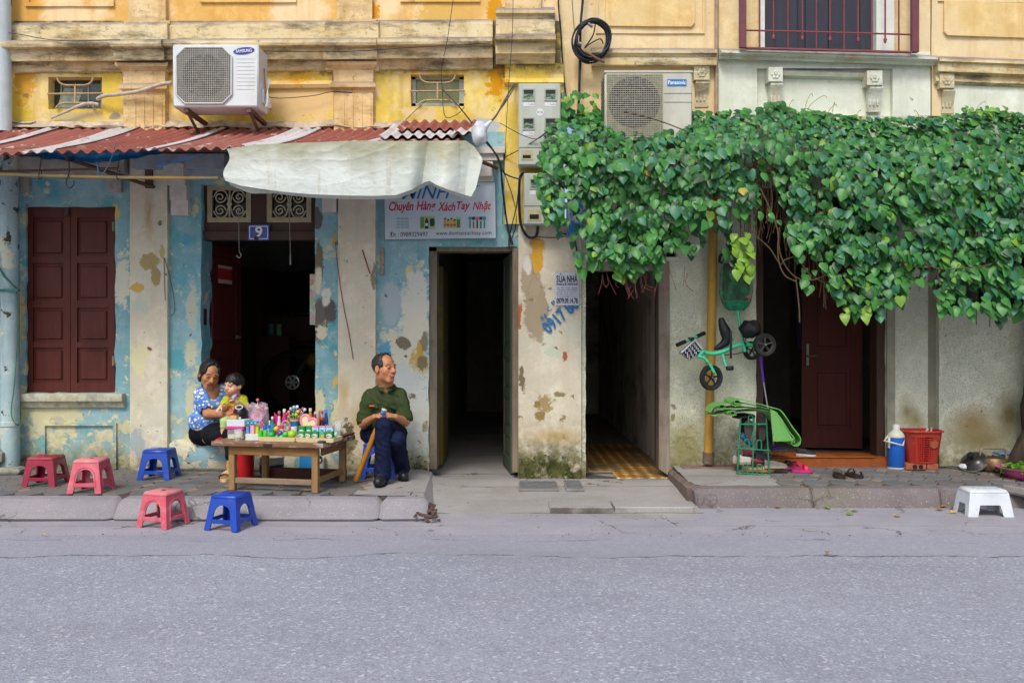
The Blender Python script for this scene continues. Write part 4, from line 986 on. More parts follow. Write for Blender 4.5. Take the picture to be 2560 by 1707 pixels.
def under(u,v):
 p=tarp(u*.97,1); px=566+640*u*.97
 d=(3+3*abs(math.sin(px*.008+1))+(16*max(0,1-abs(px-620)/60)))*v
 return Vector((p.x,p.y+.10*v,p.z))+Vector((0,0,-S(d,-1.2)*.55+.012*math.sin(math.pi*v)))
mb.grid(under,110,4)
tp=mb.thing('tarpaulin',M_tarp,'long milky white tarpaulin hanging from the front edge of the awning','tarp',smooth=60)
# wad of white plastic tied at the awning corner
def blob(name,c,rx,ry,rz,mat,label,cat,seed=0,amp=.25,n=22,fr=6.0):
 mb=MB(); mb.ball((0,0,0),1,n)
 for i,p in enumerate(mb.v):
  d=1+amp*mnoise.noise(p*1.6+Vector((seed,0,0)))+amp*.45*mnoise.noise(p*fr*.7+Vector((seed,3,0)))
  mb.v[i]=Vector((p.x*d*rx+c[0],p.y*d*ry+c[1],p.z*d*rz+c[2]))
 return mb.thing(name,mat,label,cat,smooth=70)if label else mb
M_bagw=NT('white_plastic',.3,.5); M_bagw.color(M_bagw.mix(M_bagw.mr(M_bagw.noise(8,4),.4,.65),H('dfe2e4'),H('b9bdbf'))).bump(M_bagw.noise(26,5,.65),.6,.012); M_bagw=M_bagw.m
b_=at(1198,334,-1.12)
mb=blob('x',b_,.062,.06,.085,None,None,None,3,.3)
mb.tube(curve_pts([b_+Vector((.03,0,.03)),b_+Vector((.07,.0,.075)),b_+Vector((.085,.02,.09))],4),[.03,.024,.02,.016,.014,.012,.012,.012,.01],8)
mb.thing('plastic_bag',M_bagw,'crumpled white plastic bag tied round the awning corner','bag',smooth=70)
# blue tarp scrap under the left of the awning
n=NT('blue_tarp',.5,.3); n.color(n.mix(n.mr(n.noise(9,5,.6,stretch=(1,1,3)),.42,.62),H('2a8fc4'),H('68bbdf'))).bump(n.noise(18,4),.4,.01)
BT=[(64,382),(110,398),(170,402),(240,408),(300,402),(360,392),(420,380)]
def bt(u,v):
 px=64+356*u; b=interp(BT,px)+1.6*math.sin(px*1.7); return at(px,372+(b-372)*v,-1.0+.1*v*(1-v)*4-.05*mnoise.noise(Vector((px*.03,v*2,0))))
mb=MB(); mb.grid(bt,90,8); mb.thing('blue_tarp',n.m,'torn blue tarp sagging under the awning above the shutters','tarp',smooth=60)
mb=MB(); r9=random.Random(9)
mb.tube(curve_pts([at(292,352,-1.21),at(282,384,-1.1),at(272,410,-1.08),at(258,434,-1.06)],5),.0035,5)
mb.tube(curve_pts([at(240,405,-1.05),at(245,425,-1.05),at(244,440,-1.05)],4),.004,5)
for k_ in range(4):mb.tube(curve_pts([at(388+4*k_,402-2*k_,-.9),at(410,415-5*k_,-.9),at(390+8*k_,414,-.9),at(440,408-3*k_,-.9),at(505,385,-1.0)],6),.003,5)
mb.thing('plastic_string',solid('5f97c8',.5,.1),'tangle of light blue plastic string under the awning','string')
# ---------------------------------------------------------------- cooling units
M_acw=NT('aged_white_enamel',.4,.4); M_acw.color(M_acw.mix(M_acw.mr(M_acw.noise(5,6,.65),.5,.75,0,.5),H('d3d8d8'),H('b4b4aa'))); M_acw=M_acw.m
M_acb=NT('aged_beige_enamel',.5,.35); M_acb.color(M_acb.mix(M_acb.mr(M_acb.noise(4,6,.7,stretch=(1,1,.4)),.45,.7,0,.6),H('c2c2b4'),H('9a9484'))); M_acb=M_acb.m
M_darkfan=solid('23262c',.6,.1); M_gr1=solid('b9b8ac',.5,.2,30); M_gr2=solid('aca998',.5,.25,30)
ac=empty('cooling_unit',at(540,268,-.36),'white cooling unit with an octagonal fan grille on the yellow wall','air conditioner','cooling units on the upper walls')
Yf=-.5; x0,x1,z0,z1=X(431,Yf),X(646,Yf),Z(268,Yf),Z(111,Yf)
mb=MB(); mb.box(x0,x1,Yf,Yf+.265,z0,z1,0,.012); mb.build('casing',M_acw,ac,40)
ocx,ocz=X(511,Yf),Z(190,Yf); ow,oh=S(69,Yf),S(70,Yf)
def octo(w,h,c):return[(ocx-w+c,ocz-h),(ocx+w-c,ocz-h),(ocx+w,ocz-h+c),(ocx+w,ocz+h-c),(ocx+w-c,ocz+h),(ocx-w+c,ocz+h),(ocx-w,ocz+h-c),(ocx-w,ocz-h+c)]
mb=MB(); mb.prism(octo(ow,oh,.07),Yf-.004,Yf+.002); mb.build('fan_recess',solid('74736f',.7,.1),ac)
mb=MB(); R=Matrix.Translation((ocx,Yf-.006,ocz))@Matrix.Rotation(math.radians(90),4,'X'); mb.lathe([(.0001,0),(.168,0),(.168,.003)],(0,0,0),40,0,R)
mb.build('fan_opening',M_darkfan,ac)
mb=MB(); P8=octo(ow,oh,.07); mb.tube([(p[0],Yf-.012,p[1])for p in P8+P8[:2]],.007,6); mb.build('grille_rim',M_acw,ac,60)
mb=MB()
for k in range(-14,15):
 t=k/14.5; hh=oh-max(0,abs(t)*ow-(ow-.07)); mb.box(ocx+t*ow-.0016,ocx+t*ow+.0016,Yf-.014,Yf-.011,ocz-hh,ocz+hh)
for k in range(-15,16):
 t=k/15.5; ww=ow-max(0,abs(t)*oh-(oh-.07)); mb.box(ocx-ww,ocx+ww,Yf-.017,Yf-.0145,ocz+t*oh-.0013,ocz+t*oh+.0013)
tag(mb.build('fan_grille',M_gr1,ac),kind='stuff')
mb=MB()
for k in range(9):mb.box(X(592,Yf),X(637,Yf),Yf-.002,Yf-.0005,Z(148+9.5*k,Yf)-.0012,Z(148+9.5*k,Yf)+.0012)
mb.build('louvre_lines',solid('aeb4b4',.5,.05),ac)
lg=MB(); R=Matrix.Translation((X(610,Yf),Yf-.003,Z(128,Yf)))@Matrix.Rotation(math.radians(-7),4,'Y')@Matrix.Rotation(math.radians(90),4,'X')
lg.lathe([(.0001,0),(.5,0),(.5,.002)],(0,0,0),32,0,R@Matrix.Diagonal((S(53,Yf),S(17,Yf),1,1))); lo_=lg.build('maker_badge',solid('2c3a92',.4,.05),ac)
RT=Matrix.Translation((X(610,Yf),0,Z(128,Yf)))@Matrix.Rotation(math.radians(-4),4,'Y')
text('badge_lettering','SAMSUNG',-S(20,Yf),S(20,Yf),-S(4,Yf),S(4,Yf),Yf-.0062,solid('d9dce6',.5,.03),ac,0,RT,.02)
mb=MB(); mb.box(x1+.001,x1+.014,Yf+.09,Yf+.19,z0+.06,z0+.17,0,.004); mb.build('valve_box',M_acw,ac)
mb=MB(); mb.tube(curve_pts([(x1+.012,Yf+.12,z0+.34),(x1+.02,Yf+.12,z0+.2),(x1+.03,Yf+.13,z0+.1)],5),.006,6); mb.tube([(x1+.02,Yf+.15,z0+.12),(x1+.04,Yf+.15,z0+.09),(x1+.045,Yf+.2,z0+.03)],.008,6)
mb.build('copper_pipe',solid('a3733f',.4,.2,metal=.5),ac,60)
mb=MB(); mb.grid(lambda u,v:(x1+.03+.035*u+.006*math.sin(9*v),Yf+.1+.04*math.sin(3*u+4*v),z0+.26-.24*v),5,12); mb.build('plastic_wrap',M_bagw,ac,60)
for xb in(x0+.1,x1-.08):
 mb=MB(); mb.box(xb-.016,xb+.016,Yf+.02,-.004,z0-.034,z0-.003); mb.tube([(xb,Yf+.06,z0-.03),(xb,-.01,z0-.22)],.014,4); mb.build('bracket',solid('6a5145',.8,.3,20),ac)
mb=MB(); mb.tube(curve_pts([at(432,207,-.3),at(400,212,-.2),at(350,228,-.12),at(300,236,-.1),at(262,240,-.09),at(244,248,-.05)],6),.0165,8); mb.tube(curve_pts([at(246,262,-.05),at(225,259,-.06),at(200,264,-.06),at(165,280,-.05),at(128,296,-.03)],6),[.015]*12+[.013]*7+[.010]*6,8)
mb.thing('insulated_pipe',solid('b9b09f',.8,.2,25,bump=.4),'lagged grey pipe running from the cooling unit to the barred window','pipe',smooth=60)
ac2=empty('cooling_unit',at(1622,300,-.28),'beige cooling unit with a blue badge half hidden by the vine','air conditioner','cooling units on the upper walls')
Yf=-.42; x0,x1,z0,z1=X(1512,Yf),X(1731,Yf),Z(352,Yf),Z(178,Yf)
mb=MB(); mb.box(x0,x1,Yf,Yf+.285,z0,z1,0,.012); mb.box(x0-.006,x1+.006,Yf-.006,Yf+.29,z1-.018,z1+.004,0,.006); mb.build('casing',M_acb,ac2,40)
gx0,gx1,gz0,gz1=X(1514,Yf)+.008,X(1656,Yf),z0+.02,Z(186,Yf)
mb=MB(); mb.box(gx0,gx1,Yf-.003,Yf+.001,gz0,gz1); mb.build('fan_recess',solid('8b8a6c',.7,.1),ac2)
mb=MB(); fc=Vector((X(1585,Yf),Yf-.005,Z(256,Yf))); R=Matrix.Translation(fc)@Matrix.Rotation(math.radians(90),4,'X'); mb.lathe([(.0001,0),(.205,0),(.205,.002)],(0,0,0),44,0,R); mb.build('fan_opening',M_darkfan,ac2)
mb=MB()
for k in range(34):
 z_=gz0+(gz1-gz0)*(k+.5)/34; mb.box(gx0,gx1,Yf-.014,Yf-.011,z_-.0022,z_+.0022)
for k in range(25):
 x_=gx0+(gx1-gx0)*k/24; mb.box(x_-.0012,x_+.0012,Yf-.011,Yf-.0085,gz0,gz1)
tag(mb.build('fan_grille',M_gr2,ac2),kind='stuff')
mb=MB()
for py in(234,256):mb.box(X(1660,Yf),x1-.004,Yf-.0025,Yf+.001,Z(py,Yf)-.003,Z(py,Yf)+.003)
mb.build('panel_joint',solid('8e8c80',.6,.1),ac2)
mb=MB(); mb.box(X(1668,Yf),X(1716,Yf),Yf-.004,Yf-.001,Z(216,Yf),Z(199,Yf)); mb.build('maker_badge',solid('2673b4',.4,.05),ac2)
text('badge_lettering','Panasonic',X(1670,Yf),X(1714,Yf),Z(212,Yf),Z(202,Yf),Yf-.0056,solid('e4ebf2',.5,.03),ac2,0,None,.02)
mb=MB()
for k in range(14):mb.box(x0-.004,x0-.001,Yf+.03,Yf+.25,z0+.03+k*.036,z0+.05+k*.036)
mb.build('side_fins',solid('6f6a60',.6,.1),ac2)
# ---------------------------------------------------------------- shop sign, number plate, bills
sg=empty('shop_sign',at(1100,600,-.05),'pale printed shop sign with red script over the open passage','sign')
Ys=-.045
M_sign=solid('bfcdd4',.4,.04,6)
mb=MB(); a,b,c,d=at(962,600,Ys),at(1240,596,Ys),at(1238,455,Ys),at(960,455,Ys); mb.hexa([a,b,c,d]+[Vector((v.x,-.015,v.z))for v in(a,b,c,d)]); mb.build('board',M_sign,sg)
mb=MB(); mb.tube([a,b,c,d,a,b],.004,4); mb.build('edge_trim',solid('8d9296',.4,.1,metal=.3),sg)
yt=Ys-.0018; RS=Matrix.Translation(Vector((X(1100),0,Z(540))))@Matrix.Rotation(math.radians(-.6),4,'Y')@Matrix.Translation(Vector((-X(1100),0,-Z(540))))
tb,tr_,tk=solid('2e6fb0',.5,.03),solid('c22b4a',.5,.03),solid('2a3138',.5,.03)
def st(name,s,pa,pb,pt,pbm,mat,sh=0,off=0):return text(name,s,X(pa,yt),X(pb,yt),Z(pbm,yt),Z(pt,yt),yt,mat,sg,sh,RS,off)
st('sign_lettering','MINH',1005,1130,462,497,tb,.35,.004); st('sign_lettering','Y',1168,1200,464,494,tb,.35,.004)
for(s_,a_,b_,t_,bm_)in(('Chuyên',973,1034,503,533),('Hàng',1041,1090,502,532),('Xách',1094,1139,506,528),('Tay',1142,1176,504,531),('Nhật',1182,1228,504,531)):
 st('sign_lettering',s_,a_,b_,t_,bm_,tr_,.3,.022)
st('sign_lettering','Đt : 0989329497',975,1069,579,591,tk); st('sign_lettering','www.donhatxachtay.com',1089,1228,578,591,tk)
pics=[MB()for _ in range(4)]; pm=[solid(c_,.5,.05)for c_ in('8fb7c2','c3d7dc','24463a','5f8f4a','d2a640','3a3550','b0503c','3f8f9a','2f7a4a','c96a7a','a9c08a')]
def pq(x0_,y0_,x1_,y1_,m,dy=0.0):pics[0 if x0_<1045 else 1 if x0_<1100 else 2 if x0_<1160 else 3].slab(x0_,x1_,y0_,y1_,y0_,y1_,yt-.0002-dy,yt+.002,m)
for i_ in range(3):
 for j_ in range(2):pq(991+11*i_,544+15*j_,1000+11*i_,557+14*j_,0); pq(992+11*i_,548+15*j_,999+11*i_,553+14*j_,1,.0004); pq(994+11*i_,549.5+15*j_,997+11*i_,551+15*j_,9,.0008)
pq(1050,541,1088,573,10); pq(1062,551,1071,572,2,.0004); pq(1064,545,1069,551,2,.0004); pq(1063,558,1070,565,1,.0008); pq(1074,549,1087,563,8,.0004); pq(1076,546,1085,566,2,.0006); pq(1051,543,1060,570,3,.0004)
for i_ in range(4):pq(1109+8*i_,549+(i_%2)*3,1116+8*i_,570,4,.0002*i_); pq(1110+8*i_,545+(i_%2)*3,1115+8*i_,549+(i_%2)*3,5,.0003); pq(1109+8*i_,560,1116+8*i_,565,6 if i_%2 else 7,.001)
pq(1140,543,1152,571,10,.0012); pq(1142,549,1150,569,8,.0016)
for i_,m_ in enumerate((7,6,2,8,7)):pq(1173+9*i_,551+2*(i_%2),1177+9*i_,571,m_,.0002); pq(1171+9*i_,542,1179+9*i_,550,(7,2,9,2,7)[i_],.0004)
for q in pics:q.build('product_picture',pm,sg)
npl=empty('number_plate',at(646,601,.02),'blue enamel house number plate reading 9 on the door head','number plate')
Yn=.028; mb=MB(); mb.slab(620,673,562,601,562,601,Yn,.06); mb.build('plate',solid('1f3f94',.25,.1,12),npl)
mb=MB()
for q in((623,670,565,567),(623,670,596,598),(623,625,567,596),(668,670,567,596)):mb.slab(q[0],q[1],q[2],q[3],q[2],q[3],Yn-.0012,Yn+.001)
mb.build('border',solid('c9d2e2',.3,.05),npl)
text('numeral','9',X(638,Yn),X(656,Yn),Z(594,Yn),Z(566,Yn),Yn-.0016,solid('dfe4ea',.3,.05),npl,0,None,.02)
mb=MB(); mb.lathe([(.0001,0),(.02,0),(.02,.001)],(0,0,0),7,0,Matrix.Translation((X(641,Yn),Yn-.0032,Z(596,Yn)))@Matrix.Rotation(math.radians(90),4,'X')); mb.build('rust_chip',solid('4a332c',.9,.3),npl)
bl=empty('paper_bill',at(1417,763,-.05),'white printed bill with bold black lettering pasted on the pier','poster')
Yp=-.053; mb=MB(); mb.grid(lambda u,v:at(1388+59*u,681+82*v,Yp-.002*math.sin(6*u+4*v)),8,8); mb.grid(lambda u,v:at(1388+59*(1-u),681+82*v,Yp+.004),1,1); mb.build('paper',solid('bcc2d2',.8,.06,9),bl)
ink=solid('2c2f3c',.8,.1)
def bt_(s,t,b,a=1391,c=1444,off=0):text('bill_lettering',s,X(a,Yp),X(c,Yp),Z(b,Yp),Z(t,Yp),Yp-.0045,ink,bl,0,None,off)
bt_('SỬA NHÀ',683,706,off=.02); bt_('0979.09.14.78 - 0979.09.14.78',708,714,off=.02)
for i_,s_ in enumerate(('XÂY - TRÁT - CƠI NỚI - SƠN NHÀ','CHỐNG NÓNG - CHỐNG THẤM DỘT','NỘI THẤT - ỐP LÁT - ĐIỆN NƯỚC','ĐỤC TƯỜNG - THÔNG TẮC - TRẦN THẠCH CAO','TƯ VẤN THIẾT KẾ NỘI THẤT TỪ A - Z')):bt_(s_,717.4+5.4*i_,721.6+5.4*i_,1392,1443,.01)
bt_('0979.09.14.78',745,759,off=.02)
# stencilled number on the pier, partly under the bill
sten=solid('2b6ea6',.85,.25,40)
def rot_text(s,cx,cy,w,h,ang,off=0):
 M=Matrix.Translation(at(cx,cy,-.05))@Matrix.Rotation(math.radians(-ang),4,'Y')
 text('stencil_lettering',s,-S(w/2),S(w/2),-S(h/2),S(h/2),0,sten,house,0,M,off)
rot_text('0917 80',1401,789,104,33,42,.03); rot_text('P',1384,757,10,11,42,.02); rot_text('C',1373,773,10,11,42,.02); rot_text('K4',1359,791,16,11,42,.02)
# ---------------------------------------------------------------- meter boxes
M_meter=NT('meter_box_enamel',.5,.35); M_meter.color(M_meter.mix(M_meter.mr(M_meter.noise(5,6,.65,stretch=(1,1,.3)),.5,.75,0,.6),H('b3b8ad'),H('8f9185'))); M_meter=M_meter.m
M_mwin=NT('meter_window',.15,.5); M_mwin.color(M_mwin.mix(M_mwin.mr(M_mwin.noise(28,3,.5,stretch=(1,1,3)),.45,.6),H('2f4a38'),H('7d9a78'))); M_mwin=M_mwin.m
M_lab=solid('cfd3d6',.7,.04); M_tx=solid('8d6f6c',.7,.05)
def meter_box(pl,pr,pt,pb,Yf,label,wins,tags,cover):
 e=empty('meter_box',at((pl+pr)/2,pb,Yf+.08),label,'meter box','electricity meter boxes on the yellow pilaster')
 mb=MB(); mb.box(X(pl,Yf),X(pr,Yf),Yf,-.07,Z(pb,Yf),Z(pt,Yf),0,.008); mb.build('case',M_meter,e)
 for(a,b,t,bm)in wins:
  f=MB(); w=3.2
  for q in((a-w,b+w,t-w,t),(a-w,b+w,bm,bm+w),(a-w,a,t,bm),(b,b+w,t,bm)):f.slab(q[0],q[1],q[2],q[3],q[2],q[3],Yf-.008,Yf+.002)
  fo=f.build('window',solid('9ea396',.5,.1),e)
  p=MB(); p.slab(a,b,t,bm,t,bm,Yf-.0015,Yf+.002); p.build('pane',M_mwin,fo)
  p=MB(); p.slab(a+1,b-1,t+1,t+(bm-t)*.42,t+1,t+(bm-t)*.42,Yf-.0026,Yf-.0016); p.build('dial',solid('1d2422',.3,.1),fo)
 for(a,b,t,bm,s_)in tags:
  p=MB(); p.slab(a,b,t,bm,t,bm,Yf-.0015,Yf+.001); tgo=p.build('name_tag',M_lab,e)
  text('tag_lettering',s_,X(a+(b-a)*.45,Yf),X(b-1,Yf),Z(bm-2.5,Yf),Z(t+2,Yf),Yf-.0022,M_tx,tgo)
 for(a,b,t,bm)in cover:
  p=MB(); p.slab(a,b,t,bm,t,bm,Yf-.005,Yf+.001); p.build('latch_cover',solid('b3a982',.6,.15),e)
  p=MB(); p.slab(a+4,b-5,t+12,bm-4,t+12,bm-4,Yf-.0062,Yf-.0052); p.build('latch_hole',solid('1b1a18',.8),e)
 return e
m1=meter_box(1296,1402,209,413,-.22,'large grey meter box with four glazed windows beside the vine',[(1309,1334,225,249),(1364,1389,225,249),(1309,1334,297,322),(1364,1389,297,322)],[(1308,1336,256,266,'TUẤN'),(1362,1390,256,266,'TUẤN'),(1308,1336,328,338,'TUẤN')],[(1303,1332,376,400)])
mb=MB(); mb.slab(1297.5,1400.5,368,369.6,368,369.6,-.2232,-.21); mb.build('cover_joint',solid('7f8278',.6),m1)
mb=MB(); mb.lathe([(.0001,0),(S(9,-.22),0),(S(9,-.22),.001)],(0,0,0),24,0,Matrix.Translation((X(1350,-.22),-.2205,Z(281,-.22)))@Matrix.Rotation(math.radians(90),4,'X')); ds=mb.build('round_label',solid('d8dadd',.6,.03),m1)
text('label_lettering','H 51',X(1343.5,-.22),X(1356.5,-.22),Z(284.5,-.22),Z(277.5,-.22),-.2222,solid('6b4a4a',.6,.03),ds,0,None,.02)
m2=meter_box(1309,1412,433,561,-.2,'smaller grey meter box with one window below the large one',[(1327,1356,449,470)],[(1325,1358,475,487,'HIỀN')],[(1320,1352,524,552)])
mb=MB(); mb.slab(1310.5,1410.5,514,515.6,514,515.6,-.2032,-.19); mb.build('cover_joint',solid('7f8278',.6),m2)
nb=MB(); nb.slab(1419,1458,502,590,492,570,-.2,-.03);
n=NT('blue_white_board',.5); n.color(n.mix(n.mr(n.noise(7,6,.7,stretch=(1,1,.5)),.5,.58),H('2a6cae'),H('a9b4be')))
nb.thing('notice_box',n.m,'small blue and white box under the left end of the vine','box')
# ---------------------------------------------------------------- cables
M_cab_b=solid('23262d',.45,.15); M_cab_n=solid('36343a',.5,.15)
def cable(pts,r,label,mat=None,n=7,cat='cable'):
 mb=MB()
 for p,rr in(pts if isinstance(pts[0][0],(list,tuple))else[(pts,r)]):mb.tube(curve_pts([at(*q)for q in p],n),rr,6)
 return mb.thing('cable',mat or M_cab_b,label,cat,smooth=60)
cable([([(1460,-60,-.1),(1457,0,-.1),(1452,60,-.1),(1450,130,-.08),(1448,230,-.09),(1444,300,-.1)],.0115),([(1449,125,-.07),(1452,165,-.06),(1447,200,-.06)],.006)],0,'thick blue black cable running down beside the coil')
cable([([(1395,-60,-.04),(1396,10,-.045),(1402,80,-.05),(1406,150,-.05),(1410,200,-.05),(1418,262,-.06)],.007),([(1428,-60,-.03),(1430,0,-.03),(1436,80,-.03)],.0025)],0,'black cable down the yellow wall left of the coil')
mb=MB(); c0=at(1477,99,-.16); rr=random.Random(5)
for k in range(9):
 rx,rz=S(38+rr.uniform(-4,7)),S(46+rr.uniform(-3,6)); ph=rr.uniform(0,6); dx,dz=rr.uniform(-.03,.03),rr.uniform(-.02,.02)
 pts=[]
 for i in range(33):
  a=ph+2*math.pi*i/32; e=Vector((rx*math.cos(a),rr.uniform(-.004,.004)+.02*math.sin(a+k),rz*math.sin(a)))
  pts.append(c0+Matrix.Rotation(math.radians(18),3,'Y')@e+Vector((dx,.01*(k%3),dz)))
 mb.tube(pts,.0075,6)
for a_,b_ in(((1470,60,-.19),(1482,68,-.19)),((1445,108,-.19),(1455,112,-.19))):mb.tube([at(*a_),at(*b_)],.014,6,1)
mb.tube(curve_pts([at(1488,62,-.16),at(1482,90,-.17),at(1462,120,-.17),at(1475,110,-.18),at(1500,98,-.17),at(1508,110,-.16)],6),.006,6)
mb.tube([at(1462,130,-.18),at(1490,146,-.18),at(1512,156,-.18)],.011,6,2)
mb.thing('cable_coil',[M_cab_b,solid('8b8c84',.6),solid('7a5a48',.6)],'coil of blue black cable tied up high on the yellow wall','cable coil',smooth=60)
cable([([(1216,312,-1.05),(1240,290,-.7),(1268,240,-.3),(1285,215,-.1),(1310,206,-.08),(1352,205,-.05)],.008),([(1218,318,-1.04),(1262,258,-.4),(1290,212,-.15)],.006)],0,'pale and black wires from the tied bag to the large meter box',solid('55524e',.6))
cable([([(1210,346,-1.0),(1232,375,-.7),(1250,408,-.3),(1256,470,-.08),(1268,560,-.05),(1282,612,-.05)],.008),([(1208,350,-1.0),(1238,384,-.6),(1258,430,-.2),(1290,446,-.16),(1304,446,-.16)],.006),([(1252,410,-.2),(1262,520,-.06),(1276,610,-.05)],.006),([(1299,440,-.14),(1292,510,-.06),(1272,600,-.05),(1278,628,-.05)],.0045),([(1256,420,-.2),(1284,500,-.06),(1290,560,-.05),(1270,622,-.05)],.004)],0,'bundle of dark wires dropping beside the shop sign')
cable([([(1312,432,-.16),(1300,445,-.15),(1298,500,-.12),(1302,560,-.09),(1320,592,-.08),(1340,590,-.08),(1345,562,-.1)],.0115),([(1340,592,-.07),(1380,594,-.06),(1420,590,-.06)],.004),([(1385,562,-.1),(1398,582,-.07),(1425,585,-.07)],.007)],0,'thick black cable looping round the smaller meter box')
cable([([(1436,596,-.05),(1445,640,-.06),(1453,660,-.05)],.007)],0,'short black cable hanging at the top of the dark passage')
cable([([(1141,-60,-.25),(1120,90,-.22),(1108,150,-.1),(1103,185,-.04),(1106,225,-.04),(1112,290,-.05),(1140,288,-.1),(1161,268,-.04)],.003),([(1108,225,-.04),(1150,270,-.12),(1180,308,-.5)],.006),([(1065,252,-.04),(1030,285,-.03),(1008,306,-.03)],.003)],0,'thin wires trailing past the right barred window',M_cab_n)
cable([([(1283,-60,-.3),(1281,80,-.3),(1270,240,-.2),(1262,400,-.05),(1256,560,-.04)],.0028)],0,'thin straight wire down the end of the cornice',M_cab_n)
cable([([(1395,300,-.25),(1350,345,-.25),(1310,340,-.3),(1250,308,-.8)],.003),([(1412,290,-.26),(1340,350,-.25),(1262,394,-.06)],.004)],0,'two thin wires crossing the large meter box',M_cab_n)
cable([([(660,240,-.28),(700,246,-.1),(780,240,-.07),(830,230,-.06),(880,232,-.06)],.0035),([(660,128,-.2),(760,130,-.2),(900,128,-.2),(1050,118,-.2),(1225,108,-.2)],.003)],0,'thin grey wires along the cornice right of the cooling unit',M_cab_n)
cable([([(30,-60,-.1),(28,10,-.1),(14,60,-.12),(12,90,-.12),(0,135,-.12)],.003),([(-10,80,-.15),(40,85,-.14),(150,102,-.2),(300,100,-.22)],.003),([(-10,298,-.05),(60,310,-.05),(90,305,-.04)],.004)],0,'thin wires round the white drainpipe',M_cab_n)
# old strings and a strip on the pilaster and wall
cable([([(838,604,-.06),(846,680,-.06),(858,760,-.06),(872,830,-.06),(883,898,-.06)],.0035)],0,'long thin reddish string hanging across the right pilaster',solid('8a4a40',.8,.2),cat='string')
cable([([(906,625,-.06),(914,650,-.06),(921,672,-.06),(925,684,-.06)],.005)],0,'short knotted red string nailed to the right pilaster',solid('8a3c34',.8,.2),cat='string')
cable([([(410,644,-.06),(411,700,-.06),(413,750,-.06)],.0025),([(411,645,-.06),(424,690,-.06),(434,740,-.02),(436,780,-.02),(424,790,-.06)],.0025)],0,'thin dark cords hanging on the left pilaster',M_cab_n,cat='string')
mb=MB(); mb.box(X(951),X(961),-.02,-.004,Z(688),Z(620),0,.004); mb.thing('metal_strip',solid('8f8576',.6,.35,40),'rusty metal door fitting screwed to the blue wall','bracket')
# drainpipes
M_pipew=plaster('pale_drainpipe','c6d3d6','b5c6cb',3,('9aa39a',.6,8),bump=.15)
mb=MB(); mb.tube([at(4,-200,-.12),at(8,330,-.12)],.066,16); mb.thing('drainpipe',M_pipew,'white drainpipe down the left edge of the yellow storey','pipe',smooth=60)
M_pipeb=plaster('blue_green_drainpipe','9db7bb','a9bfc0',2.5,('55523f',.8,6),peels=[('4a4638',.60,5,1.2,2.2,.06),('c9cbb4',.63,4,0,1,.04)],bump=.2)
mb=MB(); mb.tube([at(22,380,-.12),at(24,500,-.12),at(26,1165,-.12)],.072,18);
for py in(725,1060):mb.lathe([(.072,-.02),(.079,-.015),(.079,.02),(.072,.025)],at(25,py,-.12),18)
mb.thing('drainpipe',M_pipeb,'stained blue green drainpipe beside the shutters','pipe',smooth=50)
mb=MB(); mb.slab(-4,44,722,728,722,728,-.21,-.18); mb.tube([at(-20,640,-.22),at(10,690,-.2),at(42,722,-.17)],.008,6); mb.tube(curve_pts([at(42,722,-.17),at(44,820,-.17),at(36,960,-.19),at(28,1030,-.2),at(40,1060,-.19),at(52,1052,-.1),at(48,980,-.06),at(46,860,-.06)],6),.0045,5)
mb.thing('green_cord',solid('3c7a63',.7,.2),'green cord tied round the blue green drainpipe','cord',smooth=60)
mb=MB(); mb.cbox(at(-14,1140,-.16)+Vector((.0,0,.0)),(.10,.1,.06),.03); mb.cbox((X(28,-.3),-.30,.03),(.09,.07,.028),.02)
for q in mb.v:q+=Vector((.02*mnoise.noise(q*9),.02*mnoise.noise(q*8),.015*mnoise.noise(q*10)))
mb.thing('rubble',solid('8a8a80',.95,.3,20,bump=.6),'broken cement lump at the foot of the drainpipe','rubble',smooth=40)
M_pipey=NT('yellow_pipe_paint',.45,.35); M_pipey.color(M_pipey.mix(M_pipey.mr(M_pipey.noise(4,6,.7,stretch=(1,1,.4)),.5,.68,0,.7),H('b28a35'),H('77603a'))); M_pipey=M_pipey.m
mb=MB(); mb.tube([at(1786,380,-.09),at(1780,760,-.09),at(1771,1132,-.09)],.0375,16); yp=mb.thing('drainpipe',M_pipey,'yellow plastic drainpipe behind the hung tricycle','pipe',smooth=60)
mb=MB(); mb.tube([at(1771,1130,-.09),at(1770,1158,-.09)],.046,14); mb.thing('pipe_stub',solid('6d5a48',.9,.4,30,bump=.6),'rusty iron socket under the yellow drainpipe','pipe',smooth=60)
mb=MB(); mb.tube([at(1792,-200,-.02),at(1791,285,-.02)],.017,8); mb.thing('drainpipe',solid('a08a72',.7,.15),'slim brown pipe between the yellow and pale green bays','pipe',smooth=60)
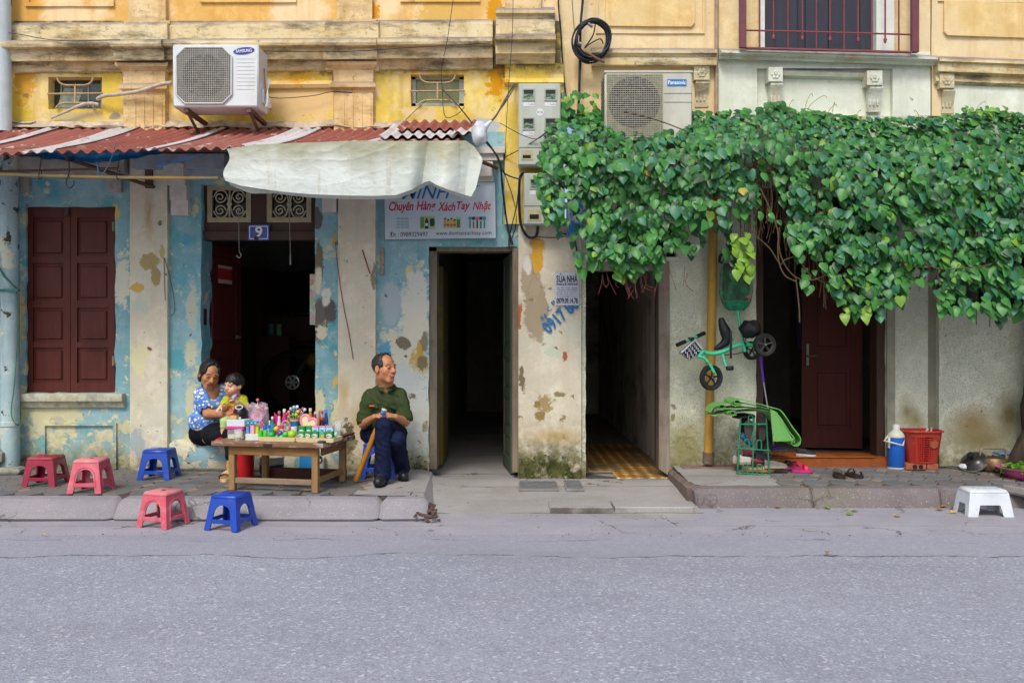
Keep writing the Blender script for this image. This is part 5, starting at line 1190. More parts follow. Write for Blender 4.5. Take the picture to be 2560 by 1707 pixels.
# ================================================================ the vine
VT=[(1345,400),(1365,330),(1390,300),(1420,286),(1500,283),(1600,288),(1700,280),(1800,282),(1870,274),(1930,262),(1990,272),(2060,284),(2150,294),(2240,296),(2330,296),(2400,286),(2450,276),(2520,282),(2600,292),(2760,290)]
VB=[(1345,470),(1360,540),(1375,565),(1410,560),(1436,520),(1452,560),(1464,640),(1480,672),(1510,668),(1545,676),(1575,690),(1600,676),(1640,670),(1664,640),(1690,628),(1720,624),(1745,630),(1760,588),(1800,566),(1850,590),(1880,585),(1905,560),(1950,560),(1972,640),(2010,680),(2050,700),(2090,740),(2130,770),(2165,786),(2200,760),(2245,764),(2275,720),(2310,700),(2335,730),(2365,778),(2410,774),(2450,766),(2485,790),(2530,782),(2600,790),(2760,780)]
def leaf_shape(w=.46,fold=.18,curl=.12):
 """heart-shaped blade, base at the origin, tip towards -Z, upper side towards -Y, unit length"""
 half=[(0,-.02),(.14,.10),(.34,.08),(.47,-.10),(.45,-.32),(.32,-.58),(.15,-.82),(0,-1.0)]
 vs=[]; fs=[]
 mid=[(0,-.02),(0,-.2),(0,-.45),(0,-.72),(0,-1.0)]
 def pt(x,z):return(x*w/.46,-fold*0+fold*abs(x)*1.0-curl*(1-(2*(-z)-1)**2)*.5,z)
 for x,z in mid:vs.append(pt(x,z))
 for sgn in(-1,1):
  b=len(vs); H_=half[1:-1]
  for x,z in H_:vs.append(pt(sgn*x,z))
  ix=[0]+[b+i for i in range(6)]+[4]
  q=[(0,b,b+1,1),(1,b+1,b+2),(1,b+2,b+3,2),(2,b+3,b+4,3),(3,b+4,b+5),(3,b+5,4)]
  fs+=[f if sgn>0 else tuple(reversed(f))for f in q]
 return vs,fs
LV=[leaf_shape(.43,.22,.14),leaf_shape(.47,.34,.05),leaf_shape(.40,.14,.26),leaf_shape(.45,.45,.1)]
def leaf_mat(name,a,b,sheen=.4):
 n=NT(name,.42,.45)
 c=n.mix(n.mr(n.noise(9,3),.35,.65),H(a),H(b)); c=n.mix(n.mr(n.noise(70,2),.55,.7,0,.3),c,tuple(q*.6 for q in H(a)[:3])+(1,))
 n.color(c).bump(n.noise(60,3),.2,.004)
 tr=n.new('ShaderNodeBsdfTranslucent'); tr.inputs[0].default_value=tuple(q*1.3 for q in H(b)[:3])+(1,)
 ms=n.new('ShaderNodeMixShader'); ms.inputs[0].default_value=.18
 o=n.N['Material Output']; n.t.links.new(n.b.outputs[0],ms.inputs[1]); n.t.links.new(tr.outputs[0],ms.inputs[2]); n.t.links.new(ms.outputs[0],o.inputs[0])
 return n.m
M_leaf=[leaf_mat('leaf_green','2e672a','3b7834'),leaf_mat('leaf_mid_green','3d7d34','4f9142'),leaf_mat('leaf_blue_green','34704e','43835e'),leaf_mat('leaf_deep_green','214a26','2a5a2e'),leaf_mat('leaf_lime','6f9a30','86ad3c'),leaf_mat('leaf_yellow','a99a35','b9a848')]
vine=empty('climbing_vine',at(2000,700,-.6),'dense heart-leaved green vine cascading over an added sheet','vine')
rv=random.Random(21)
def vine_Y(s):  # front surface: slopes out over the added sheet, then hangs
 t=min(1,s/.34); t=t*t*(3-2*t); return-.22-.62*t
leaves=[]  # (pos, tipdir, normal, size, variant, mat, front?)
def put_leaf(px,py,Y,s,front,mat=None,size=None,droop=0.0):
 topness=max(0,1-s/.3)
 nrm=Vector((rv.gauss(0,.30),-1+.25*topness+rv.gauss(0,.1),.25+.4*topness+rv.gauss(0,.28))).normalized()
 tip=Vector((rv.gauss(0,.36),-.25-.5*topness+rv.gauss(0,.15),-1+.35*topness-droop))
 tip=(tip-nrm*tip.dot(nrm)).normalized()
 if mat is None:
  r=rv.random(); low=s>.72
  mat=0 if r<.33 else 1 if r<.60 else 2 if r<.82 else 3 if r<.965 else 4
  if low and rv.random()<.25:mat=1
  if mat==4 and not low and rv.random()<.6:mat=1
  if rv.random()<.003:mat=5
 sz=size or(rv.uniform(.085,.112)if rv.random()<.07 else rv.uniform(.040,.090))*(.92 if topness>.5 else 1.0)
 leaves.append((at(px,py,Y),tip,nrm,sz,rv.randrange(4),mat,front))
def density(px,py,s):
 d=1.0
 if 1876<px<1975 and py>372:d=.22 if py>440 else .5
 if 1740<px<1890 and py>520:d*=.35
 if 1930<px<2060 and py>600:d*=.5
 d*=1-.55*max(0,(s-.82)/.18)
 if 1400<px<1464 and py>488:d*=.3
 c=mnoise.noise(Vector((px*.011,py*.013,4)));
 if c<-.14 and s>.22:d*=.34
 return d
N=0
while N<7600:
 px=rv.uniform(1340,2720); s=rv.random()**1.12
 t,b=interp(VT,px),interp(VB,px)
 if b-t<20 or rv.random()>(b-t)/500:continue
 py=t+(b-t)*s-4
 if rv.random()>density(px,py,s):continue
 clump=mnoise.noise(Vector((px*.018,py*.02,0)))*.12+mnoise.noise(Vector((px*.006,py*.006,3)))*.06
 N+=1
 deep=rv.random()<.33
 put_leaf(px,py,vine_Y(s)+clump+(rv.uniform(.06,.28)if deep else rv.uniform(-.05,.05)),s,not deep)
 # tufts on the upper left, beside the cooling unit, and along the top
for k in range(46):put_leaf(rv.uniform(1405,1492),rv.uniform(226,300),rv.uniform(-.3,-.1),.35,True,rv.choice((1,1,4,0)))
for k in range(14):put_leaf(rv.uniform(1918,1966),rv.uniform(250,285),rv.uniform(-.35,-.2),.3,True,rv.choice((1,0)))
for k in range(30):put_leaf(rv.uniform(2385,2560),rv.uniform(264,290),rv.uniform(-.4,-.2),.2,True,rv.choice((1,4,1)),rv.uniform(.03,.06))
# loose strands: (px, top, bottom, count, Y, material)
strands=[(1836,590,640,5,-.80,4),(1868,588,640,5,-.82,4),(1850,630,690,7,-.82,4),(1876,640,706,5,-.80,4),(1820,560,640,6,-.72,3),(1834,600,704,6,-.70,3),(1436,560,650,4,-.66,2),(1452,640,690,4,-.7,1),(1585,660,700,5,-.78,1),(1548,680,706,3,-.8,4),(1640,640,705,4,-.8,1),(2022,690,730,3,-.8,1),(2134,740,800,5,-.8,1),(2168,770,802,4,-.82,4),(2120,770,803,2,-.8,4),(2195,750,800,4,-.8,2),(2355,740,800,5,-.82,1),(2500,780,812,5,-.84,3),(2420,770,800,4,-.82,1),(1996,600,640,3,-.8,4),(1760,560,620,4,-.7,3),(1724,610,646,4,-.72,3),(1400,540,600,3,-.45,2)]
for(px,t,b,n_,Yv,m_)in strands:
 for k in range(n_):put_leaf(px+rv.uniform(-9,9),t+(b-t)*(k+.5)/n_-10,Yv+rv.uniform(-.03,.03),.7,True,m_ if rv.random()<.8 else 1,rv.uniform(.06,.095),.6)
front=[l for l in leaves if l[6]and l[0].x<3.6]
front.sort(key=lambda l:-(l[3]*(1.0-.4*(l[0].y+.9))*max(.2,-l[2].y)))
parts=set(id(l)for l in front[:300])
meshes={}
def leaf_frame(l):
 tip,nrm=l[1],l[2]; z=-tip; y=-nrm; x=y.cross(z).normalized()
 M=Matrix((x,y,z)).transposed().to_4x4(); return Matrix.Translation(l[0])@M@Matrix.Scale(l[3],4)
mb=MB(); voff=origin_of(vine)
for l in leaves:
 M=leaf_frame(l)
 if id(l)in parts:
  k=(l[4],l[5])
  if k not in meshes:
   me=bpy.data.meshes.new('leaf'); me.from_pydata(LV[l[4]][0],[],LV[l[4]][1]); me.materials.append(M_leaf[l[5]]); me.polygons.foreach_set('use_smooth',[True]*len(me.polygons)); me.update(); meshes[k]=me
  o=bpy.data.objects.new('leaf',meshes[k]); link(o,vine); o.matrix_local=Matrix.Translation(-voff)@M
 else:mb.add(LV[l[4]][0],LV[l[4]][1],l[5],M)
me=bpy.data.meshes.new('foliage'); me.from_pydata([tuple(p-voff)for p in mb.v],[],mb.f)
for q in M_leaf:me.materials.append(q)
me.polygons.foreach_set('material_index',mb.mi); me.polygons.foreach_set('use_smooth',[True]*len(me.polygons)); me.update()
fo=bpy.data.objects.new('foliage',me); link(fo,vine); fo['kind']='stuff'
# stems
M_stem=solid('5d4a35',.8,.25,30); M_stemg=solid('7a8a42',.7,.2,30)
mb=MB(); rs_=random.Random(2)
for k in range(105):
 px=rs_.choice((rs_.uniform(1870,2080),rs_.uniform(1345,2600),rs_.uniform(1870,2000)))
 t=interp(VT,px); b=interp(VB,px); y0=t+(b-t)*rs_.uniform(.15,.5); y1=b+rs_.uniform(-30,30)if rs_.random()<.75 else b+rs_.uniform(20,60)
 Yv=rs_.uniform(-.8,-.5); q=[]; x_=px
 for i in range(6):x_+=rs_.uniform(-12,12); q.append(at(x_,y0+(y1-y0)*i/5,Yv+rs_.uniform(-.05,.05)))
 mb.tube(curve_pts(q,4),rs_.uniform(.0018,.004),4)
for q in([(1900,470,-.8),(1940,560,-.8),(1952,640,-.8),(1985,690,-.8),(2030,700,-.8),(2080,680,-.82)],[(1890,590,-.75),(1925,622,-.75),(1950,660,-.75),(1962,650,-.78),(1990,640,-.8)],[(1948,570,-.82),(1945,640,-.82),(1960,686,-.82),(1990,704,-.82)],[(1990,640,-.78),(2030,690,-.78),(2090,712,-.78),(2150,690,-.8),(2170,660,-.82)],[(1989,690,-.8),(1997,760,-.8),(1999,806,-.8)],[(1560,280,-.5),(1640,300,-.6),(1720,330,-.75)],[(2290,650,-.86),(2350,672,-.88),(2440,668,-.88),(2480,660,-.86)]):mb.tube(curve_pts([at(*p)for p in q],6),.005,5)
tag(mb.build('woody_stems',M_stem,vine,60),kind='stuff')
mb=MB()
for(px,py,h,lean)in((2010,284,50,18),(2014,284,44,44),(2080,296,40,6),(2066,292,30,22),(1972,270,20,10),(2300,300,24,-12),(2440,276,22,20),(2140,296,20,10)):
 q=[at(px,py,-.3),at(px+lean*.3,py-h*.5,-.3),at(px+lean*.8,py-h*.9,-.3),at(px+lean*1.1,py-h,-.3),at(px+lean*1.2,py-h*.85,-.3)]; mb.tube(curve_pts(q,5),.0022,4)
for k in range(26):
 px=rs_.uniform(1500,1720); q=[at(px,680+rs_.uniform(-20,10),-.78),at(px+rs_.uniform(-8,12),710,-.78),at(px+rs_.uniform(-12,22),rs_.uniform(715,750),-.78)]; mb.tube(curve_pts(q,3),.0016,4,1)
tag(mb.build('tendrils',[M_stemg,solid('7a4a42',.7,.2)],vine,60),kind='stuff')
# unseen sheet added to carry the vine and shade the wall behind
can=empty('added_canopy',(X(2050),-.4,2.5),'added rusty sheet on poles under the vine, holding it and shading the wall','added_canopy')
mb=MB(); corrug(mb,.55,5.2,-.02,-.56,lambda x,y:2.60+.3*y,rag=.01,seed=4); mb.build('roof_sheet',iron('dull_sheet','6b5a50','786a60','4f433c','857a72'),can,60)
mb=MB(); mb.tube([(.5,-.54,2.41),(5.2,-.54,2.41)],.02,8); mb.build('front_pole',M_polewood,can,60)
for xx in(.7,2.0,3.3,4.4):mb=MB(); mb.tube([(xx,-.52,2.4),(xx,-.0,2.2)],.014,6); mb.build('strut',M_polewood,can)
# ================================================================ stools
def half_arch(mb,k,sgn,wb,wt,h,lw,spring,top,th,m=0,db=None,dt=None,square=False):
 """half of one side of a moulded stool: leg, arch and apron, in the sloping plane of that side"""
 odd=k%2
 Wb,Wt=(wb,wt)if not odd or db is None else(db,dt)
 Ob,Ot=(wb,wt)if odd or db is None else(db,dt)
 half=lambda z:(Wb+(Wt-Wb)*z/h)/2
 out=lambda z:(Ob+(Ot-Ob)*z/h)/2
 pts=[(half(0),0),(half(h*.5),h*.5),(half(h),h),(0,h),(0,top)]
 n=6
 xi=half(spring)-lw
 if square:pts+=[(xi*.9,top),(xi,top-.006)]
 else:pts+=[(xi*math.sin(math.pi/2*i/n),spring+(top-spring)*math.cos(math.pi/2*i/n))for i in range(1,n)]
 pts+=[(xi,spring),(half(0)-lw*.92,0)]
 R=Matrix.Rotation(k*math.pi/2,4,'Z')
 a=[R@Vector((sgn*x,-out(z),z))for x,z in pts]; b=[R@Vector((sgn*min(x,half(z)-th*.5),-out(z)+th,z))for x,z in pts]
 N=len(pts); fs=[list(range(N)),list(range(2*N-1,N-1,-1))]+[(i,i+N,(i+1)%N+N,(i+1)%N)for i in range(N)]
 mb.add(a+b,fs,m)
def make_stool(mat,seat_mat,label,group,wb=.25,wt=.19,h=.22,ridge=False):
 e=empty('plastic_stool',(0,0,0),label,'stool',group)
 mb=MB(); mb.cbox((0,0,h-.008),(wt/2+.004,wt/2+.004,.016),.012)
 mb.build('seat',seat_mat,e,50)
 mb=MB(); mb.lathe([(.0001,0),(.016,0),(.016,.001)],(0,0,h+.0082),12); mb.build('seat_hole',solid('141a30',.7,.1),e)
 for c in range(4):
  mb=MB(); half_arch(mb,c,1,wb,wt,h-.012,.047,h*.5,h*.74,.01); half_arch(mb,(c+1)%4,-1,wb,wt,h-.012,.047,h*.5,h*.74,.01)
  o=wb/2-.012; R=Matrix.Rotation(c*math.pi/2,4,'Z')
  mb.build('leg',mat,e)
 for c in range(4):
  z0,z1=h*.2,h*.32; R=Matrix.Rotation(c*math.pi/2,4,'Z'); ins=wb/2+(wt-wb)/2*.26
  mb=MB(); mb.box(-ins+.03,ins-.03,-ins+.001,-ins+.009,z0,z1,0,.002,R); mb.build('rail',mat,e)
  if ridge:
   mb=MB()
   q=[];
   for i in range(13):
    t=i/12; a=math.pi*t; x=(wb*.285)*math.cos(a); z=h*.5+h*.31*math.sin(a); o_=(wb+(wt-wb)*z/h)/2
    q.append(R@Vector((x,-o_-.001,z)))
   x0=wb*.32; q=[R@Vector((x0,-(wb+(wt-wb)*.2)/2-.001,h*.2))]+q+[R@Vector((-x0,-(wb+(wt-wb)*.2)/2-.001,h*.2))]
   mb.tube(q,.003,4); mb.build('arch_bead',mat,e)
 return e
def plastic(name,c,worn=None,r=.32):
 n=NT(name,r,.5); col=n.mix(n.mr(n.noise(7,5,.6),.35,.7),H(c),tuple(q*.82 for q in H(c)[:3])+(1,))
 col=n.mix(n.mr(n.noise(13,8,.75),.55,.75,0,.45),col,H('8a8078'))
 if worn:col=n.mix(n.mr(n.noise(9,7,.7),.46,.66,0,worn[1]),col,H(worn[0]))
 n.color(col).rough(n.mr(n.noise(14,5,.7),.3,.7,r*.7,r*1.6)); n.bump(n.noise(60,3),.05,.002); return n.m
M_blueP=plastic('blue_plastic','1746b0'); M_pinkP=plastic('faded_pink_plastic','d0596a',('db8389',.7),.5); M_pinkT=plastic('worn_pink_seat','d77a80',('cfa092',.8),.6); M_crimP=plastic('crimson_plastic','96163a',None,.35); M_crimT=plastic('worn_crimson_seat','9c2036',('9a5a3a',.6),.45)
GS='low plastic stools on the pavement'
def put(e,px0,px1,Y,z,ang,k=1.0):
 e.location=Vector(((X(px0,Y)+X(px1,Y))/2,Y+.125*k,z)); e.rotation_euler=(0,0,math.radians(ang)); e.scale=(k,k,k)
s1=make_stool(M_crimP,M_crimT,'crimson plastic stool with a rust worn seat, nearest the drainpipe',GS,h=.21); put(s1,52,135,-.92,0,1)
s2=make_stool(M_pinkP,M_pinkT,'faded pink plastic stool standing between the crimson stool and the kerb',GS,wb=.245,wt=.18,h=.228,ridge=True); put(s2,165,251,-1.21,.0,1)
s3=make_stool(M_blueP,M_blueP,'blue plastic stool against the wall below the left pilaster',GS,wb=.255,h=.225); put(s3,341,424,-.61,0,0)
s4=copy_tree(s2); s4['label']='faded pink plastic stool standing down in the gutter'; put(s4,350,440,-1.72,ROADZ+.008,-17,.98)
s4 .location=Vector(((X(349,-1.71)+X(465,-1.5))/2,-1.60,ROADZ+.008))
s5=copy_tree(s3); s5['label']='blue plastic stool standing down in the gutter'; s5 .location=Vector(((X(519,-1.8)+X(634,-1.55))/2,-1.67,ROADZ+.008)); s5 .rotation_euler=(0,0,math.radians(-16)); s5 .scale=(.96,)*3
s6=copy_tree(s3); s6['label']='blue plastic stool the man in the green shirt sits on'; s6 .location=Vector((X(946,-.42),-.415,0)); s6 .rotation_euler=(0,0,math.radians(3)); s6 .scale=(1.12,1.05,1.2)
mb=MB(); mb.tube(curve_pts([(-.03,-.108,.06),(.0,-.125,.075),(.02,-.118,.06),(.05,-.116,.07)],4),.003,5); w_=mb.build('tie_wire',solid('6b6a66',.5),s4);
mb=MB(); mb.tube(curve_pts([(.118,-.02,.09),(.13,-.03,.06),(.126,-.028,.02)],4),.006,5); mb.build('yellow_tie',solid('c2a024',.6),s2)
# white step stool
ws=empty('step_stool',(0,0,0),'white plastic step stool standing in the gutter at the right','step stool')
M_whiteP=plastic('white_plastic_shell','d3dbe0',None,.38)
wb,wt,db,dt,h=.315,.265,.23,.18,.178
mb=MB(); mb.cbox((0,0,h-.012),(wt/2+.003,dt/2+.003,.018),.016); mb.build('top',M_whiteP,ws,50)
for c in range(4):
 for sgn in(1,-1):
  mb=MB(); half_arch(mb,c,sgn,wb,wt,h-.014,.075 if c%2==0 else .055,h*.40,h*.45,.008,0,db,dt,True); mb.build('side_panel',M_whiteP,ws)
mb=MB()
for i in range(5):
 for j in range(2):mb.cbox((-.08+.04*i,-.03+.06*j,h+.0065),(.014,.018,.0012),.001)
tag(mb.build('grip_dots',solid('b2bcc4',.6,.05),ws),kind='stuff')
ws.location=Vector(((X(2415,-1.33)+X(2535,-1.33))/2+.01,-1.33+.11,ROADZ+.006)); ws.rotation_euler=(0,0,math.radians(-2))
# ================================================================ the stall table
TC=Vector((-1.669,-.835,0)); TA=math.radians(-10.5)
TM=Matrix.Translation(TC)@Matrix.Rotation(TA,4,'Z')
TZ=.36
tb_=empty('stall_table',TC,'low worn wooden table loaded with sweets, drinks and toys','table')
def table_wood(nm,a,b,d):return wood(nm,a,b,.7,(.8,7,7),4,(d,.7),.4)
M_top=NT('scuffed_table_top',.6,.3); _c=M_top.mix(M_top.mr(M_top.noise(4,5,.6,stretch=(.5,6,6)),.35,.65),H('6d4c38'),H('8a6a50')); _c=M_top.mix(M_top.mr(M_top.noise(7,7,.7,stretch=(.6,2,2)),.53,.62,0,.8),_c,H('c2b6ac')); _c=M_top.mix(M_top.mr(M_top.noise(5,5,.7),.58,.66,0,.8),_c,H('4d3128')); M_top.color(_c).bump(M_top.noise(18,5,.6,stretch=(.4,4,4)),.3,.005); M_top=M_top.m
M_tleg=wood('pale_table_leg_wood','8a6a42','a07f55',.7,(6,6,.6),4,('6a4f33',.6),.3)
M_tap=wood('brown_apron_wood','7a542e','8f6a3d',.65,(.7,6,6),4,('5d4326',.6),.3)
rt=random.Random(6)
for(y0,y1,ex)in((-.335,-.232,.0),(-.2295,-.08,.01),(-.0775,.10,-.004),(.1025,.29,.006)):
 mb=MB(); mb.box(-.462+rt.uniform(-.008,.008),.402+ex,y0,y1,TZ-.036,TZ+rt.uniform(-.002,.0),0,.005,TM); o=mb.build('plank',M_top,tb_)
mb=MB(); mb.box(.355,.402,-.33,.30,TZ+.0005,TZ+.016,0,.005,TM); mb.build('edge_batten',wood('dark_batten','4e2f26','5f3c2f',.6,(6,.8,6),4,('2f4a8a',.25),.3),tb_)
mb=MB(); mb.box(-.05,.02,-.3385,-.335,TZ-.034,TZ-.012,0,.001,TM); mb.build('dark_patch',solid('30241e',.8),tb_)
for(a,b)in((-.32,-.27),(.32,-.27),(-.32,.25),(.32,.25)):
 mb=MB(); mb.cbox((a,b,(TZ-.037)/2),(.023,.023,(TZ-.037)/2),.004,0,TM); mb.build('leg',M_tleg,tb_)
for(x0,x1,y0,y1)in((-.34,.34,-.296,-.2945+.012),(-.34,.34,.262,.276),(-.346,-.332,-.24,.23),(.344,.358,-.24,.23)):
 mb=MB(); mb.box(x0,x1,y0,y1,TZ-.10,TZ-.038,0,.003,TM); mb.build('apron',M_tap,tb_)
mb=MB(); mb.box(-.297,.297,-.285,-.255,.052,.092,0,.004,TM); mb.build('stretcher',wood('grey_stretcher','7d6a55','92806a',.8,(.6,6,6),4,('5d4c3c',.7),.4),tb_)
mb=MB(); mb.box(.305,.333,-.24,.22,.06,.10,0,.004,TM); mb.build('stretcher',M_tleg,tb_)
mb=MB(); mb.box(-.36,.33,.29,.315,.0,.085,0,.004,TM); mb.thing('plank',wood('dark_red_plank','4d2c22','5b382a',.7,(.6,6,6),4,None,.3),'dark brown plank standing on edge behind the table legs','plank')
def tp(px,v,z=TZ):
 """spot on the table seen in photo column px, v metres from its middle line towards the house"""
 u=0.0
 for _ in range(12):
  p=TM@Vector((u,v,z)); u+=X(px,p.y)-p.x
 return TM@Vector((u,v,z))
RT_=Matrix.Rotation(TA,4,'Z')
def tbox(mb,pa,pb,ptop,v,dep,m=0,ch=.003,z0=TZ,top=1.0):
 a,b=tp(pa,v),tp(pb,v); w=(b-a).length/2; c=(a+b)/2; zt=Z(ptop,c.y)
 M=Matrix.Translation(Vector((c.x,c.y,0)))@RT_
 mb.cbox((0,dep/2,(z0+zt)/2),(w,dep/2,(zt-z0)/2),ch,m,M,top); return c,w,zt
M_clear=NT('clear_plastic',.15,.5); M_clear.color(H('dfe6e8')); M_clear.b.inputs['Alpha'].default_value=.28; M_clear=M_clear.m
M_film=NT('clear_film',.12,.6); M_film.color(H('d8d0e0')); M_film.bump(M_film.noise(40,4),.6,.01); M_film.b.inputs['Alpha'].default_value=.30; M_film=M_film.m
GO='goods laid out on the stall table'
def spot(c):return Vector((c.x,c.y,TZ))
# tub of sweets with pink lid, a white carton and small box on it
c=(tp(568,-.2)+tp(607,-.2))/2
e=empty('sweet_tub',spot(c),'clear plastic tub with a bright pink lid at the left end of the table','tub',GO)
mb=MB(); _,w,zt=tbox(mb,568,607,1073,-.2,.12); mb.build('tub',M_clear,e)
mb=MB(); tbox(mb,570,590,1086,-.195,.11,z0=TZ+.002); tbox(mb,591,605,1078,-.19,.1,z0=TZ+.002); mb.build('contents',solid('d8cba0',.7,.2,60),e)
mb=MB(); tbox(mb,565,609,1066.5,-.205,.13,z0=zt+.0005); mb.build('lid',solid('d63a8c',.4,.05),e)
zl=Z(1066.5,c.y)
mb=MB(); tbox(mb,566,611,1049,-.2,.1,z0=zl+.001); e=mb.thing('carton',solid('ccd3d8',.6,.06,30),'white printed carton lying on the pink lidded tub','carton',GO)
zc_=Z(1049,c.y)
mb=MB(); c1,w1,_=tbox(mb,574,591,1038,-.19,.05,z0=zc_+.001); e=mb.thing('small_box',solid('c2a468',.6,.1),'little tan box with a red top on the white carton','box',GO)
mb=MB(); tbox(mb,574,589,1034.5,-.19,.05,z0=Z(1038,c1 .y)+.001); mb.build('red_top',solid('b3242e',.4,.08),e)
p=tp(601,-.10); zc2=zc_-.055
e=empty('black_pot',Vector((p.x,p.y,TZ)),'round black pot with a white rimmed mouth behind the white carton','pot',GO)
mb=MB(); mb.lathe([(.03,TZ-0),(.035,TZ+.05),(.05,zc2+.05),(.055,zc2+.085),(.05,zc2+.12),(.03,zc2+.14),(.02,zc2+.145)],(p.x,p.y,0),18); mb.build('pot',solid('15161a',.3,.1),e,60)
mb=MB(); q=[Vector((p.x+.026*math.cos(a),p.y-.03+.012*math.sin(a),zc2+.142+.014*math.sin(a)))for a in[k*math.pi/8 for k in range(17)]]; mb.tube(q,.0045,6); mb.build('white_rim',solid('dcdcda',.4,.03),e,60)
mb=MB(); mb.cbox((p.x-.02,p.y-.055,zc2+.075),(.012,.004,.02),.002); mb.cbox((p.x+.012,p.y-.056,zc2+.06),(.01,.004,.012),.002); mb.build('label_marks',solid('d0cfcb',.5),e)
def glass(px,v,wpx,ptop,fill,label,liquid):
 p=tp(px,v); r=S(wpx/2,p.y); zt=Z(ptop,p.y); hh=zt-TZ
 e=empty('drinking_glass',Vector((p.x,p.y,TZ)),label,'glass',GO)
 mb=MB(); mb.lathe([(r*.8,0),(r*.84,hh*.3),(r,hh),(r*.93,hh),(r*.78,hh*.3),(r*.74,.006),(.0001,.005)],(p.x,p.y,TZ),18); mb.build('tumbler',M_clear,e,60)
 mb=MB(); mb.lathe([(.0001,.0065),(r*.73,.0065),(r*.77,hh*fill*.6),(r*.8,hh*fill),(.0001,hh*fill)],(p.x,p.y,TZ),18); mb.build('drink',solid(liquid,.1,.1,10,.5),e,60)
glass(595,-.285,20,1073,.3,'tumbler with a little amber tea at the front of the tub','a87820')
glass(845,.06,21,1053,.45,'tumbler half full of amber tea at the right end of the table','ab8a28')
# white paper box with wrapped toys
c=(tp(613,-.25)+tp(646,-.25))/2
mb=MB(); tbox(mb,613,646,1085,-.25,.10); e=mb.thing('paper_box',solid('cfd2cf',.7,.06),'small white paper box filled with wrapped toys','box',GO)
mb=MB(); tbox(mb,615,622,1066,-.22,.03,z0=Z(1085,c.y)); mb.build('toy_pack',solid('4aa3d8',.4),e)
mb=MB(); tbox(mb,625,635,1062,-.23,.03,z0=Z(1085,c.y)); mb.build('toy_pack',solid('e39ab2',.4),e)
mb=MB(); tbox(mb,638,646,1062,-.22,.03,z0=Z(1085,c.y)); mb.build('toy_pack',solid('b9c42e',.4),e)
p=tp(628,-.2)
mb=MB()
for k in range(7):mb.ball(tp(616+4.6*k,-.235)+Vector((0,0,Z(1054+4*(k%2),c.y)-TZ)),.011,8,k%2,None,1.3,.7,.8)
mb.build('blue_ribbon',[solid('2f8fb0',.35,.2),solid('57b7c9',.35,.2)],e,60)
# bag of pink hand mirrors
p=tp(644,-.02); e=empty('mirror_bag',spot(p),'clear bag of pink hand mirrors and orange sweets','bag',GO)
def ring(mb,c,rx,rz,r,m=0,tilt=0):
 q=[c+Matrix.Rotation(tilt,3,'Y')@Vector((rx*math.cos(a),0,rz*math.sin(a)))for a in[k*math.pi/12 for k in range(26)]]; mb.tube(q,r,6,m)
for(px,py,rx,rz,v,tilt)in((642,1040,16,13,-.05,.1),(650,1066,10,14,-.07,-.3),(655,1030,9,12,.0,.4)):
 p=tp(px,v); c=Vector((p.x,p.y,Z(py,p.y))); mb=MB(); ring(mb,c,S(rx,p.y),S(rz,p.y),.006,0,tilt)
 mb.lathe([(.0001,0),(1,0),(1,.003)],(0,0,0),20,1,Matrix.Translation(c+Vector((0,.004,0)))@Matrix.Rotation(math.radians(90),4,'X')@Matrix.Diagonal((S(rx,p.y),S(rz,p.y),1,1)))
 for k in range(-3,4):mb.tube([c+Vector((k*.008,-.003,S(rz,p.y)*.75)),c+Vector((k*.005,-.003,-S(rz,p.y)*.2))],.0016,4)
 mb.tube([c+Matrix.Rotation(tilt,3,'Y')@Vector((0,0,-S(rz,p.y))),c+Matrix.Rotation(tilt,3,'Y')@Vector((0,0,-S(rz,p.y)-.05))],.008,6)
 mb.build('hand_mirror',[solid('e07c9e',.3,.08),solid('e9b3c6',.2,.08)],e,60)
for k in range(9):
 px=626+k*5; p=tp(px,-.03+.03*(k%2)); mb=MB(); mb.ball((p.x,p.y,Z(1016+4*(k%3)-(3 if k>6 else 0),p.y)),.014,8,0,None,1.2,.8,.9); mb.build('sweet',solid(('e0703a','d9557e','6f8f7a','c9b8a0','e8884a')[k%5],.3),e,60)
def bag_skin(u,v):
 a=2*math.pi*u; p=tp(644,-.03); zz=TZ+.005+(Z(1009,p.y)-TZ)*v; w=(.055+.022*v**2+.02*math.sin(math.pi*v))*(1+.08*math.sin(5*a+4*v))
 return Vector((p.x+w*math.cos(a),p.y+w*.65*math.sin(a),zz+.008*math.sin(6*a)*v))
mb=MB(); mb.grid(bag_skin,28,10); mb.build('film',M_film,e,70)
def lolly(px,v,pt,pb,colr,label,r=.013,stick='dcd8d0',grp='lollipops on the stall table'):
 p=tp(px,v); top=Vector((p.x,p.y,Z(pt,p.y))); bot=tp(px+(p.x*0),v); bot.z=Z(pb,p.y)
 e=empty('lollipop',bot,label,'lollipop',grp)
 mb=MB(); mb.tube([bot,top],.0022,5); mb.build('stick',solid(stick,.5,.03),e)
 mb=MB(); mb.ball(top,r,10,0,None,1,.8,1.05); mb.build('candy',solid(colr,.25,.1,60),e,60)
lolly(644,-.02,1000,1040,'e0637e','pink lollipop sticking up out of the mirror bag',.0125)
